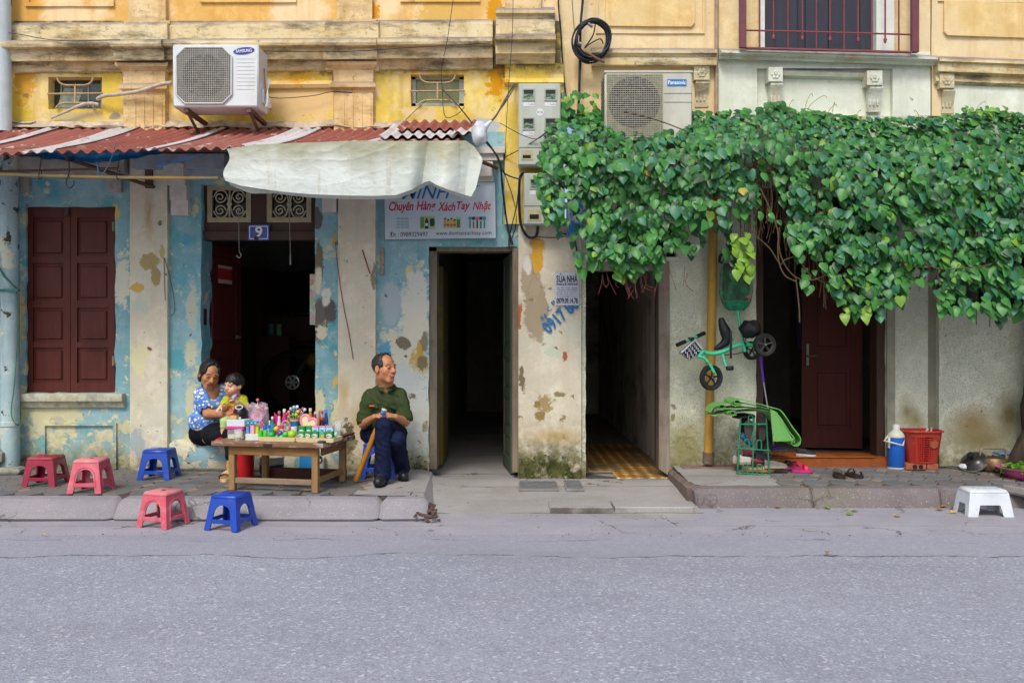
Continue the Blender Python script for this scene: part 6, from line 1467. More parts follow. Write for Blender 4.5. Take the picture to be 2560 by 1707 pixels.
# trays
def tray(pa,pb,v,dep,label):
 e=MB(); a,b=tp(pa,v),tp(pb,v); w=(b-a).length/2; c=(a+b)/2; M=Matrix.Translation(Vector((c.x,c.y,TZ)))@RT_; hh=.032; t=.006
 e.hexa([M@Vector(q)for q in((-w+.008,0,0),(w-.008,0,0),(w,-.008,hh),(-w,-.008,hh),(-w+.008,t,.002),(w-.008,t,.002),(w-t,t-.008,hh),(-w+t,t-.008,hh))])
 e.box(-w+.008,w-.008,t,dep,0,.005,0,0,M); e.box(-w,-w+t,0,dep,.006,hh,0,0,M); e.box(w-t,w,0,dep,.006,hh,0,0,M); e.box(-w,w,dep-t,dep,.006,hh,0,0,M)
 return e.thing('tray',solid('dccf9c',.45,.08),label,'tray',GO)
tray(646,738,-.27,.2,'cream plastic tray of green balls and toy cans'); tray(740,834,-.275,.17,'cream plastic tray of green drink cartons')
# cartons of malt drink and milk
M_cg=NT('green_carton',.4,.4); M_cg.color(M_cg.mix(M_cg.mr(M_cg.noise(30,3),.4,.6),H('1f7a3a'),H('2f9448'))); M_cg=M_cg.m
M_cb=NT('blue_milk_carton',.4,.4); M_cb.color(M_cb.mix(M_cb.mr(M_cb.noise(34,4),.45,.58),H('9cc9e2'),H('d4e6ee'))); M_cb=M_cb.m
GM='drink cartons in the right tray'
def carton(pa,pb,pt,v,dep,kind,label,z0=TZ+.0055):
 c=(tp(pa,v)+tp(pb,v))/2; e=empty('drink_carton',Vector((c.x,c.y,z0)),label,'carton',GM)
 mb=MB(); _,w,zt=tbox(mb,pa,pb,pt,v,dep,0,.002,z0); mb.build('carton',M_cg if kind=='g' else M_cb,e)
 M=Matrix.Translation(Vector((c.x,c.y,0)))@RT_; hh=zt-z0
 if kind=='g':
  mb=MB(); mb.lathe([(.0001,0),(1,0),(1,.0015)],(0,0,0),16,0,M@Matrix.Translation((0,-.0002,z0+hh*.56))@Matrix.Rotation(math.radians(90),4,'X')@Matrix.Diagonal((w*.82,hh*.2,1,1))); bo=mb.build('oval_badge',solid('e6e2dc',.4,.03),e)
  text('badge_lettering','MILO',-w*.62,w*.62,z0+hh*.46,z0+hh*.66,-.0024,solid('7a1f26',.4,.03),bo,0,M,.02)
  mb=MB(); mb.box(-w*.5,w*.3,-.0012,.0008,z0+hh*.06,z0+hh*.24,0,0,M); mb.build('picture',solid('b98f5a',.5,.3,90),e)
 else:
  mb=MB(); mb.box(-w*.98,w*.98,-.0012,dep*.5,zt-hh*.1,zt+.0006,0,0,M); mb.build('pink_top',solid('d68aa4',.4,.05),e)
  mb=MB(); mb.box(-w*.6,w*.5,-.0014,.0006,z0+hh*.6,z0+hh*.75,0,0,M); mb.build('print',solid('4f8fc4',.5,.3,80),e)
for i,(a,b)in enumerate(((744,760),(761,777),(778,795),(814,831))):carton(a,b,1078.5,-.255,.035,'g',('green drink carton, front row, under the left of the heart box','green drink carton, front row, second from the left of the tray','green drink carton, front row, left of the leaning packet','green drink carton, front row, at the right end of the tray')[i])
for i,(a,b,k)in enumerate(((745,762,'g'),(764,779,'g'),(780,796,'b'),(798,813,'b'),(815,831,'b'))):carton(a,b,1065,-.205,.04,k,('tall green drink carton, back row, at the left end of the tray','tall green drink carton, back row, beside the blue milk cartons','pale blue milk carton, back row, next to the green cartons','pale blue milk carton, back row, middle of the three','pale blue milk carton, back row, beside the tea glass')[i])
mb=MB(); tbox(mb,797,811,1079,-.25,.02,0,.004,TZ+.0055); e=mb.thing('snack_packet',solid('4fae7c',.35,.25,50),'pale green snack packet among the drink cartons','packet',GO)
mb=MB(); tbox(mb,803,810,1086,-.2515,.01,0,.002,TZ+.02); mb.build('orange_print',solid('d9a13c',.4,.1),e)
mb=blob('x',tp(839,-.03)+Vector((0,0,.022)),.02,.02,.026,None,None,None,8,.35); mb.thing('wrapper',solid('9fd0c2',.3,.3,40),'crumpled mint green wrapper at the right end of the table','wrapper',GO,smooth=60)
# balls and toy cans in the left tray
GB='toy balls in the left tray'
def tball(px,py,rpx,v,colr,label):
 p=tp(px,v); r=S(rpx,p.y); mb=MB(); mb.ball((p.x,p.y,max(Z(py,p.y),TZ+.006+r)),r,16); mb.thing('toy_ball',solid(colr,.3,.12,20),label,'ball',GB,smooth=80)
tball(679,1087,8,-.24,'2fae4a','shiny green ball beside the green toy cans'); tball(691,1072,7,-.17,'d9b32a','yellow ball on top of the toys in the left tray'); tball(700,1083,7.5,-.2,'6a4aa0','purple ball half hidden among green balls'); tball(692,1092,5,-.255,'34bd58','small green ball below the purple ball'); tball(704,1092,5,-.255,'4ad07c','small mint green ball at the tray front'); tball(714,1086,8,-.215,'3fb83e','mid green ball behind the big lime ball'); tball(730,1085,10.5,-.235,'9bc42a','big lime green ball at the tray end')
mb=MB(); p=tp(721,-.26); mb.cbox((p.x,p.y,TZ+.017),(.011,.008,.011),.003); mb.thing('toy_block',solid('d99a2a',.4),'little orange block beside the big lime ball','toy',GB)
def tcan(px,v,wpx,pt,colr,label,cap=None,z0=TZ+.006,name='toy_can',cat='can',grp=GB,neck=0.0,capc=None,lab=None):
 p=tp(px,v); r=S(wpx/2,p.y); zt=Z(pt,p.y); e=empty(name,Vector((p.x,p.y,z0)),label,cat,grp); hh=zt-z0
 if neck:
  prof=[(r*.9,0),(r,.004),(r,hh*.55),(r*.93,hh*.66),(r*neck,hh*.86),(r*neck,hh*.9)]
  mb=MB(); mb.lathe(prof,(p.x,p.y,z0),14); mb.build('bottle',solid(colr,.18,.1,30,.5),e,50)
  mb=MB(); mb.lathe([(r*neck*1.12,hh*.88),(r*neck*1.15,hh*.99),(r*neck,hh)],(p.x,p.y,z0),12); mb.build('cap',solid(capc or 'c01f28',.35,.05),e,50)
  if lab:mb=MB(); mb.lathe([(r*1.01,hh*.2),(r*1.01,hh*.48)],(p.x,p.y,z0),14,cap=False); mb.build('paper_label',solid(lab,.5,.15,40),e,60)
 else:
  mb=MB(); mb.lathe([(r*.92,0),(r,.004),(r,hh-.004),(r*.9,hh)],(p.x,p.y,z0),14); mb.build('can',solid(colr,.3,.15,40),e,50)
  if cap:mb=MB(); mb.lathe([(r*1.02,hh*.78),(r*1.02,hh+.002),(r*.8,hh+.003)],(p.x,p.y,z0),14); mb.build('lid',solid(cap,.35,.08),e,50)
tcan(652,-.25,10.5,1075,'3fb52a','bright green toy can at the left end of the tray'); tcan(663,-.25,11,1075,'4cc22e','bright green toy can touching the green ball'); tcan(662,-.15,9,1063,'3c6fb8','small jar with a blue lid behind the left toy can','2f76c9',TZ); tcan(671,-.15,9,1063,'7fa6c9','small jar with a blue lid behind the right toy can','2f76c9',TZ); tcan(682,-.13,15,1061,'2f8a54','squat green jar with a blue lid behind the yellow ball','2b86b8',TZ); tcan(702,-.12,15,1064,'c9c9dc','pale purple tin with a red and white lid','c84a58',TZ); tcan(735,-.08,17,1067,'b9c3d6','pale tin under the blue cup of lollipops','d5d9df',TZ)
# blue cup of lollipops
p=tp(737,-.02); e=empty('lollipop_cup',Vector((p.x,p.y,TZ)),'blue cup with a yellow rim crammed with lollipops','cup',GO)
r=S(12.5,p.y); zc=Z(1048,p.y)-TZ
mb=MB(); mb.lathe([(r*.82,0),(r,zc),(r*.92,zc),(r*.78,.006),(.0001,.006)],(p.x,p.y,TZ),20); mb.build('cup',solid('24659c',.35,.08),e,50)
mb=MB(); mb.lathe([(r*1.03,zc-.012),(r*1.05,zc+.001),(r*.93,zc+.001)],(p.x,p.y,TZ),20,cap=False); mb.build('rim',solid('c7a84a',.4,.1),e,50)
rl=random.Random(12)
for i,(px,py,cn,ch)in enumerate(((717,1036,'red','cf2f38'),(722,1030,'white and red','d98a8a'),(727,1022,'white and blue','aebfd0'),(731,1027,'dark green','22703a'),(735,1018,'pale blue','9fc4dc'),(739,1023,'deep blue','2556a8'),(743,1017,'white','d5dade'),(745,1029,'yellow','d8c02e'),(749,1026,'pink','d9557e'),(753,1032,'orange','e0802a'),(733,1038,'bright green','3aa83e'),(727,1040,'crimson','b52038'),(740,1037,'lime','9bc42a'),(757,1022,'black and white','6a7078'),(762,1024,'white swirled','c3c6cc'),(757,1036,'sea blue','2f86b8'),(746,1041,'amber','d99a2a'))):
 p0=Vector((p.x+rl.uniform(-.012,.012),p.y+rl.uniform(-.012,.012),TZ+zc-.03)); Yl=p.y+rl.uniform(-.03,.03); top=at(px,py,Yl)
 l=empty('lollipop',p0,cn+' lollipop standing in the blue cup','lollipop','lollipops on the stall table')
 mb=MB(); mb.tube([p0,top],.002,5); mb.build('stick',solid('dcd8d0',.5,.03),l); mb=MB(); mb.ball(top,.0125,10,0,None,1,.7,1.1); mb.build('candy',solid(ch,.25,.25,70),l,60)
 # heart-shaped box
p=(tp(748,-.09)+tp(792,-.09))/2; e=empty('heart_box',spot(p),'pink heart shaped box with a cream patterned face','box',GO)
hc=Vector((p.x,p.y,Z(1058,p.y))); hs=S(23,p.y)
def heart(k):return[(k*hs*.06*(16*math.sin(t)**3)*.98,k*hs*.062*(13*math.cos(t)-5*math.cos(2*t)-2*math.cos(3*t)-math.cos(4*t)))for t in[2*math.pi*i/40 for i in range(40)]]
HM=Matrix.Translation(hc)@RT_@Matrix.Rotation(math.radians(24),4,'Y')@Matrix.Rotation(math.radians(-8),4,'X')
mb=MB(); q=heart(1.0); mb.tube([HM@Vector((a,0,b))for a,b in q+q[:2]],.0115,8); mb.build('rim',solid('e3849a',.35,.08),e,60)
n=NT('spotted_cream',.4); d_=n.voro(110); n.color(n.mix(n.mr(d_,.2,.3,1,0),H('d8cf9e'),n.mix(.5,n.voro(110,out='Color'),H('8a7a50'))))
mb=MB(); mb.prism([(a,b)for a,b in reversed(heart(.98))],-.006,.012,0,HM); mb.build('face',n.m,e)
ring_=MB(); p=tp(715,-.11); ring(ring_,Vector((p.x,p.y,Z(1064,p.y))),S(9,p.y),S(12,p.y),.009,0,-.2); ring_.ball((p.x,p.y,TZ+.02),.02,8)
e=ring_.thing('hand_mirror',solid('cf7f96',.3,.1),'pink ring shaped mirror propped beside the blue cup','mirror',GO,smooth=60)
# bottles and packets at the back
GBt='bottles at the back of the stall table'
for(px,v,w,pt,colr,capc,lab,label)in((805,-.02,15,1043,'2a0f10','c8202a','c9bcc0','dark cola bottle with a red cap in front of the blue bottle'),(805,.06,11,1027,'b3bcc6','cf2a30','b8c4d8','clear bottle with a red cap behind the cola bottle'),(815,.05,12,1024,'1d3f78','3a7fd0','6fa3d6','dark blue bottle with a blue cap at the right end'),(787,.0,11,1034,'6e4a52','c8242c','cfd0d8','small bottle with a red cap beside the heart box'),(797,.1,12,1023,'c9a020','d8b81e',None,'yellow bottle at the far back of the table'),(776,.1,13,1020,'b08f38','c9c3a4','c2a452','clear bottle of yellow drink with a pale cap'),(698,.05,12,1027,'6a3f3c','9a7a6a',None,'brown bottle behind the pink packet'),(711,.05,13,1022,'cf2f86','d8d6d0','cfcfe4','bright pink bottle with a white cap'),(698,-.04,11,1040,'d0ccc8','d8d4d0','cf2a2a','small white bottle with a red band'),(681,-.03,10,1041,'2f8a4a','d6dcda',None,'small green bottle with a white cap'),(674,-.05,7,1051,'c9d2d2','d6dcda',None,'tiny white bottle left of the green bottle'),(721,.02,10,1036,'53b34a','8fcf6a','bfe0a0','light green bottle beside the lollipop cup')):
 tcan(px,v,w,pt,colr,label,None,TZ,'bottle','bottle',GBt,.52,capc,lab)
tcan(792,.03,14,1029,'d6a02a','yellow drink can between the red capped bottles','b9bcc0',TZ,'drink_can','can',GBt)
p=tp(690,.0); mb=MB(); zt=Z(1030,p.y); zb=TZ+.0; mb.add([(p.x-.02,p.y,zb),(p.x+.02,p.y-.01,zb),(p.x+.018,p.y-.012,zt-.03),(p.x-.012,p.y-.004,zt),(p.x-.02,p.y+.03,zb),(p.x+.02,p.y+.025,zb),(p.x+.016,p.y+.0,zt-.032),(p.x-.012,p.y+.002,zt)],[(0,1,2,3),(5,4,7,6),(1,5,6,2),(4,0,3,7),(3,2,6,7),(0,4,5,1)]); mb.thing('snack_packet',solid('d81f78',.3,.15),'pointed magenta packet standing among the bottles','packet',GO)
# under the table
def tub(name,px,Y,wpx,pt,z0,colr,label,cat,band=None,taper=.88,hoop=True):
 x=X(px,Y); r=S(wpx/2,Y); zt=Z(pt,Y); hh=zt-z0; e=empty(name,Vector((x,Y,z0)),label,cat)
 mb=MB(); mb.lathe([(r*taper,0),(r*.99,hh*.97),(r*1.05,hh*.97),(r*1.05,hh),(r*.93,hh),(r*taper*.93,.01),(.0001,.01)],(x,Y,z0),24); mb.build('bucket',solid(colr,.4,.1,12),e,40)
 if band:mb=MB(); mb.lathe([(r*(taper+.005+.1*.1),hh*.1),(r*(taper+.075),hh*.62)],(x,Y,z0),24,cap=False); mb.build('printed_band',solid(band,.4,.3,40),e,60)
 if hoop:mb=MB(); q=[Vector((x+r*1.06*math.cos(a),Y-.25*r-.0-r*.8*math.sin(a),z0+hh*(.92-.35*math.sin(a))))for a in[k*math.pi/12 for k in range(13)]]; mb.tube(q,.003,5); mb.build('handle',solid('8d8f92',.4,.1),e,60)
 return e
tub('bucket',614,-.55,44,1122,0,'b81820','red plastic bucket under the left end of the table','bucket',None,.85,False)
tub('paint_bucket',679,-.33,62,1141,0,'b3b1a6','grey paint bucket with a dark printed band under the table','bucket','2c3358',.9)
mb=MB(); mb.box(X(748,-.26),X(788,-.26),-.26,-.16,0,Z(1136,-.26),0,.008); mb.thing('plastic_box',solid('2a86c2',.4,.12),'blue plastic box against the step under the table','box')
mb=MB(); R=Matrix.Translation(at(797,1149,-.24))@Matrix.Rotation(math.radians(90),4,'X'); mb.cbox(at(797,1152,-.2)+Vector((0,0,-.02)),(.05,.05,Z(1138,-.2)/2-.02),.008); mb.lathe([(.03,-.02),(.034,.012),(.026,.012),(.0001,.0)],(0,0,0),16,1,R)
mb.thing('pipe_end',[solid('a9aba6',.8,.15),solid('191a1a',.8)],'black pipe mouth in a grey block under the table','pipe')
# ================================================================ right-hand side
mint=plastic('mint_green_paint','2fbf8c',None,.3); M_blk=solid('17181a',.5,.2,25); M_rub=solid('222325',.75,.15,20)
tr=empty('tricycle',at(1800,985,-.25),'mint green child tricycle hung up on the wall','tricycle')
def q7(x,y,Y):return at(1660+x/3.483,760+y/3.483,Y)
def tri(name,mat,fn,sm=50):mb=MB(); fn(mb); return mb.build(name,mat,tr,sm)
tri('frame',mint,lambda m:(m.tube(curve_pts([q7(325,415,-.27),q7(420,432,-.27),q7(520,412,-.27),q7(600,372,-.26),q7(690,350,-.25),q7(790,362,-.22)],6),.0185,10),m.tube([q7(690,350,-.25),q7(706,415,-.25)],.014,8),m.tube([q7(545,370,-.26),q7(610,295,-.26)],.010,6)))
tri('fork',mint,lambda m:(m.tube(curve_pts([q7(300,458,-.30),q7(350,470,-.31),q7(400,528,-.325),q7(438,598,-.33)],6),.0125,8),m.tube([q7(345,405,-.29),q7(292,462,-.29)],.019,10)))
tri('push_bar',mint,lambda m:m.tube([q7(636,30,-.16),q7(662,190,-.2),q7(700,370,-.25)],.0125,8))
def whl(cx,cy,r,Y,rot,name='wheel',spokes=5,ang=.2):
 c=q7(cx,cy,Y); R=Matrix.Translation(c)@Matrix.Rotation(rot,4,'Z')@Matrix.Rotation(math.radians(90),4,'X'); rr=S(r/3.483,Y)
 mb=MB(); mb.lathe([(rr*.72,-.02),(rr*.93,-.024),(rr,-.012),(rr,.012),(rr*.93,.024),(rr*.72,.02),(rr*.70,0)],(0,0,0),32,0,R,cap=False); w=mb.build('wheel',M_rub,tr,40)
 mb=MB(); mb.lathe([(rr*.71,-.016),(rr*.71,.016),(rr*.64,.014),(rr*.64,-.014),(rr*.71,-.016)],(0,0,0),28,0,R,cap=False)
 for k in range(spokes):
  a=ang+k*2*math.pi/spokes; mb.tube([R@Vector((rr*.1*math.cos(a),rr*.1*math.sin(a),.008)),R@Vector((rr*.68*math.cos(a),rr*.68*math.sin(a),.008))],.0075,5)
 mb.lathe([(.0001,.022),(rr*.15,.02),(rr*.17,-.01)],(0,0,0),12,0,R); mb.build('rim',solid('3a3c3f',.45,.1)if r<105 else M_blk,w,40)
 mb=MB(); mb.lathe([(.0001,.03),(.007,.028),(.008,.018)],(0,0,0),8,0,R); mb.build('hub_nut',solid('8a7464',.4,metal=.6),w)
 return c
whl(410,640,111,-.30,.35); whl(875,355,101,-.30,.12,ang=.3,spokes=5); whl(765,405,82,-.12,.3)
tri('mudguard',M_blk,lambda m:m.grid(lambda u,v:q7(410+(122+2*math.sin(v*3))*math.cos(math.radians(200+70*u)),640+128*math.sin(math.radians(200+70*u))-4,-.34+.07*v),14,3))
def sadd(m):
 c_=[(495,120,20),(510,180,38),(535,240,50),(548,300,46),(520,345,36),(470,378,24),(435,392,10)]
 pts=curve_pts([q7(x,y,-.27)for x,y,_ in c_],4); rs=[]
 for i in range(len(c_)-1):rs+=[S((c_[i][2]+(c_[i+1][2]-c_[i][2])*j/4)/3.483,-.27)for j in range(4)]
 m.tube(pts,rs+[.003],12,0,True)
tri('saddle',M_blk,sadd)
tri('handlebar',mint,lambda m:m.tube([q7(130,352,-.36),q7(335,262,-.24)],.011,8)); tri('grip',M_blk,lambda m:m.tube([q7(112,358,-.37),q7(185,325,-.33)],.0165,10)); tri('grip',M_blk,lambda m:m.tube([q7(285,283,-.27),q7(352,252,-.23)],.0165,10)); tri('handlebar_clamp',M_blk,lambda m:m.cbox(q7(235,305,-.3),(.022,.02,.016),.004))
def bask(m):
 a,b,c,d=q7(150,425,-.38),q7(232,487,-.36),q7(332,395,-.30),q7(268,318,-.30)
 k=Vector((0,.10,0)); m.hexa([a,b,c,d,a+k,b+k,c+k,d+k])
n=NT('woven_spots',.5); oc=n.obj(); v=n.voro(62,vec=oc,rnd_=.15); n.color(n.mix(n.mr(v,.34,.42,1,0),H('15161a'),H('c9ccd0')))
tri('basket',n.m,bask,None); tri('basket_rim',solid('b9c0c4',.4),lambda m:m.tube([q7(150,425,-.385),q7(268,316,-.31),q7(334,395,-.305)],.008,6))
tri('crank',mint,lambda m:m.tube([q7(512,435,-.30),q7(520,480,-.31),q7(542,545,-.33)],.011,8)); tri('pedal',M_blk,lambda m:m.cbox(q7(572,558,-.35),(.028,.022,.018),.006,0))
tri('strap',M_blk,lambda m:m.grid(lambda u,v:q7(572+20*u,235+240*v,-.315-.01*math.sin(3*v)),1,10)); tri('brake_cable',M_blk,lambda m:m.tube(curve_pts([q7(520,442,-.29),q7(620,435,-.28),q7(690,418,-.27)],5),.004,5)); tri('safety_cord',M_blk,lambda m:m.tube(curve_pts([q7(680,215,-.24),q7(690,300,-.27),q7(715,360,-.28),q7(705,250,-.25)],5),.004,5))
mb=blob('x',q7(752,215,-.26),S(88/3.483),.07,S(74/3.483),None,None,None,5,.3); mb.build('rear_bag',solid('17191b',.6,.25,20,bump=.3),tr,60)
# net bag
def q6(x,y,Y):return at(1760+x/4.61,560+y/4.61,Y)
nb=empty('net_bag',q6(370,1000,-.2),'green net bag with a brown bundle hanging above the tricycle','bag')
OUT=[(300,330,40),(330,390,105),(355,470,150),(365,560,172),(370,680,186),(373,790,188),(374,880,172),(368,950,148),(372,1000,90)]
def bagf(k,sq,y0):
 def f(u,v):
  t=v*(len(OUT)-1); i=min(int(t),len(OUT)-2); w=t-i; cx,cy,r=[OUT[i][j]+(OUT[i+1][j]-OUT[i][j])*w for j in range(3)]
  a=2*math.pi*u; wob=1+.06*math.sin(4*a+v*5)+.04*math.sin(7*a-9*v); c=q6(cx,cy,y0); rr=S(r/4.61,y0)*k*wob
  return Vector((c.x+rr*math.cos(a),y0+rr*sq*math.sin(a),c.z))
 return f
M_net=NT('green_net',.5,.4); M_net.color(M_net.mix(M_net.mr(M_net.noise(24,4,.6,stretch=(1,1,.4)),.4,.6),H('0f6a4a'),H('2a9a6c'))); M_net.put(M_net.b.inputs['Alpha'],M_net.mr(M_net.noise(9,5,.6),.35,.65,.18,.6)); M_net=M_net.m
mb=MB(); mb.grid(bagf(1.0,.42,-.16),32,24); mb.build('net',M_net,nb,70)
IN=MB(); IN.grid(lambda u,v:bagf(.8,.36,-.16)(u,.22+.53*v),24,14); IN.build('bundle',solid('4a2c22',.85,.4,14,bump=.5),nb,70)
mb=MB(); mb.grid(lambda u,v:bagf(.9,.38,-.16)(u,.78+.2*v),24,6); mb.build('folded_net',solid('17835a',.6,.3,30,bump=.4),nb,70)
mb=MB(); mb.tube(curve_pts([q6(235,325,-.14),q6(190,370,-.15),q6(180,430,-.15),q6(215,450,-.15)],5),.012,8); mb.tube([q6(380,200,-.04),q6(330,330,-.15)],.004,5); mb.build('handle',M_blk,nb,60)
mb=MB(); mb.cbox(q6(515,838,-.27),(.02,.004,.006),.002); mb.cbox(q6(515,838,-.27),(.006,.004,.018),.002); mb.build('ribbon',solid('c83a62',.4),nb)
# rolled mat over the shoe rack
n=NT('woven_green_mat',.45,.4); ob=n.pos(); sp=n.sep(n.vm('SCALE',ob,1)); ck=n.mt('MULTIPLY',n.mt('SINE',n.mt('MULTIPLY',n.mt('ADD',sp[0],n.mt('MULTIPLY',sp[2],.5)),820)),n.mt('SINE',n.mt('MULTIPLY',n.mt('SUBTRACT',sp[2],n.mt('MULTIPLY',sp[0],.5)),820)))
n.color(n.mix(n.mr(ck,-.35,.45),H('2f8a3c'),H('8fc86a'))).bump(ck,.4,.004); M_mat=n.m
mt_=empty('rolled_mat',q7(700,980,-.35),'green woven plastic mat flopped over the top of the shoe rack','mat')
def strip(mb,path,y0,y1,th,n_=5,m=0):
 """folded sheet: a path in photo columns/rows, running from y0 to y1 in depth"""
 P=[Vector(p)for p in curve_pts([q7(x,y,(y0+y1)/2)for x,y in path],n_)]
 up=[]
 for i in range(len(P)):
  d=(P[min(i+1,len(P)-1)]-P[max(i-1,0)]); nrm=Vector((-d.z,0,d.x)).normalized(); up.append(nrm)
 vs=[]
 for i,p in enumerate(P):
  for(yy,o)in((y0,th/2),(y1,th/2),(y1,-th/2),(y0,-th/2)):vs.append(Vector((p.x,yy+.006*math.sin(i*.7),p.z))+up[i]*o)
 N=len(P); fs=[]
 for i in range(N-1):
  for k in range(4):fs.append((i*4+k,i*4+(k+1)%4,(i+1)*4+(k+1)%4,(i+1)*4+k))
 fs+=[(3,2,1,0),((N-1)*4,(N-1)*4+1,(N-1)*4+2,(N-1)*4+3)]
 mb.add(vs,fs,m)
folds=[[(600,818),(700,838),(800,862),(905,892),(965,910),(1010,965),(1080,1065),(1138,1150),(1135,1195),(1100,1216),(1062,1195),(1080,1150)],[(560,852),(680,862),(800,885),(900,912),(950,945),(1000,1020),(1060,1110),(1095,1160),(1090,1190),(1070,1180)],[(500,905),(620,895),(760,905),(880,925),(930,965),(975,1060),(1020,1140),(1050,1200)],[(520,945),(640,930),(780,922),(880,940),(920,1000),(945,1090),(960,1190)]]
for k,pth in enumerate(folds):
 mb=MB(); strip(mb,pth,-.50+.02*k,-.22-.012*k,.007); mb.build('fold',M_mat,mt_,60)
mb=MB(); mb.grid(lambda u,v:q7(1010+128*(1-u)*(1-.15*v)-66*u-12,(965+190*v)+40*u*(1-v)+40*v*u,-.505+.008*math.sin(5*v+3*u))if False else(q7(925,915,-.5).lerp(q7(985,940,-.5),u).lerp(q7(950,1195,-.5).lerp(q7(1128,1190,-.5),u),v)+Vector((0,-.012*math.sin(math.pi*u),.0))),8,12); mb.build('hanging_flap',M_mat,mt_,60)
for(cx,cy,r0)in((470,885,36),(560,940,32),(600,850,40)):
 mb=MB(); sp_=[(cx+r0*(1-.6*t/16)*math.cos(.4+t*.62)*1.3,cy+r0*(1-.6*t/16)*math.sin(.4+t*.62)*.75)for t in range(17)]; strip(mb,sp_,-.49,-.24,.006,3); mb.build('curled_end',M_mat,mt_,60)
mb=MB(); strip(mb,[(378,930),(420,880),(480,868),(600,856)],-.46,-.26,.008); strip(mb,[(376,955),(430,960),(500,935),(600,925)],-.45,-.27,.008); mb.build('loose_end',M_mat,mt_,60)
# shoe rack
rk_=empty('shoe_rack',q7(780,1480,-.36),'green wire shoe rack stuffed with old shoes','shoe rack')
M_rk=plastic('green_wire_coating','12805a',None,.4)
def rk(name,pts,r=.0062,n_=1):
 mb=MB(); mb.tube(curve_pts([q7(*p)for p in pts],n_)if n_>1 else[q7(*p)for p in pts],r,8); return mb.build(name,M_rk,rk_,60)
Yr=-.40
for(x0,x1,yb)in((640,668,1475),(770,785,1480),(918,890,1487)):rk('upright',[(x0,yb,Yr),(x1,990,Yr)])
for(y0,y1)in((1470,1486),(1255,1275),(1045,1045)):rk('cross_bar',[(640 if y0>1100 else 660,y0,Yr-.002),(920 if y0>1100 else 895,y1,Yr-.002)])
for(x,yb,w,h_)in((755,1060,20,92),(722,1258,20,80),(828,1265,20,82),(708,1470,22,78),(832,1478,22,84)):rk('hoop',[(x-w,yb,Yr-.004),(x-w,yb-h_*.75,Yr-.004),(x-w*.6,yb-h_*.96,Yr-.004),(x,yb-h_,Yr-.004),(x+w*.6,yb-h_*.96,Yr-.004),(x+w,yb-h_*.75,Yr-.004),(x+w,yb,Yr-.004)],.0052,4)
for(x,y)in((640,1475),(918,1486),(668,1000),(890,990)):rk('side_bar',[(x,y,Yr),(x+(-14 if x<700 else-34),y-20,-.14)])
for(x0,y0,x1,y1)in((640,1255,628,1240),(918,1275,880,1255)):rk('shelf_bar',[(x0,y0,Yr),(x1,y1,-.14)])
def footwear(name,M,L,w,h,mat,solem,label,cat,group,kind='shoe',strap=None,open_=.55):
 """one shoe: outline along +X (heel at 0, toe at L), lying on z = 0"""
 e=empty(name,M.to_translation(),label,cat,group)
 ns,nr=14,12
 def hw(t):return w/2*(.78+.22*math.sin(math.pi*(t*1.2-.35)))*(1-max(0,(t-.8)/.2)**2*.55)*(1-max(0,(.08-t)/.08)**2*.4)
 mb=MB(); top=[(L*i/ns,hw(i/ns))for i in range(ns+1)]
 ol=[(x,-y)for x,y in top]+[(x,y)for x,y in reversed(top)]
 n_=len(ol); th=.016 if kind=='shoe' else .018
 mb.add([(x,y,0)for x,y in ol]+[(x*1.0,y*1.02,th*(1+(.3 if x<L*.35 else 0)))for x,y in ol],[list(range(n_-1,-1,-1)),[n_+i for i in range(n_)]]+[(i,(i+1)%n_,(i+1)%n_+n_,i+n_)for i in range(n_)],0,M); mb.build('sole',solem,e,40)
 if kind=='shoe':
  mb=MB(); vs=[];
  for i in range(ns+1):
   t=i/ns; hh=h*(.75+.25*math.cos(t*2.2))if t<open_ else h*(.62-.42*((t-open_)/(1-open_))**1.5)
   for k in range(nr+1):
    a=math.pi*k/nr; y=hw(t)*math.cos(a)*.96; z=th+hh*math.sin(a)**.6
    if .08<t<open_ and .25<k/nr<.75:z=th+hh*.35
    vs.append((L*t*.99+.002,y,z))
  fs=[(i*(nr+1)+k,i*(nr+1)+k+1,(i+1)*(nr+1)+k+1,(i+1)*(nr+1)+k)for i in range(ns)for k in range(nr)]+[[k for k in range(nr+1)],[ns*(nr+1)+k for k in range(nr,-1,-1)]]
  mb.add(vs,fs,0,M); mb.build('upper',mat,e,55)
 else:
  for(t0,tilt,hh)in(strap or((.42,.10,.05),(.68,-.08,.04))):
   mb=MB(); mb.grid(lambda u,v:M@Vector((L*(t0+.13*(v-.5))+tilt*L*(u-.5),hw(t0)*1.02*math.cos(math.pi*u),th*.5+hh*math.sin(math.pi*u)**.7)),12,3); mb.build('strap',mat,e,60)
 return e
def FM(px,py,ang,z=None,Y=None,pitch=0,roll=0):
 if Y is None:z=z or 0; Y=YG(py,z); p=Vector((X(px,Y),Y,z))
 else:p=at(px,py,Y)
 return Matrix.Translation(p)@Matrix.Rotation(math.radians(ang),4,'Z')@Matrix.Rotation(math.radians(pitch),4,'Y')@Matrix.Rotation(math.radians(roll),4,'X')
GR='shoes piled on the green rack'; GD='shoes left by the doorstep'
s_g,s_d,s_b,s_be=solid('4a4744',.8,.2,20),solid('26262a',.7,.2),solid('5a4438',.7,.2),solid('a9977a',.8,.2)
def rs(x,y,ang,pitch,L,w,h,up,so,lab,Y=-.30,roll=0):footwear('shoe',FM(1660+x/3.483,760+y/3.483,ang,Y=Y,pitch=pitch,roll=roll),L,w,h,up,so,lab,'shoe',GR)
rs(735,1170,-90,-78,.15,.075,.05,solid('8a6f5a',.8),s_g,'grey soled slipper standing upright in the middle of the rack',-.36,0)
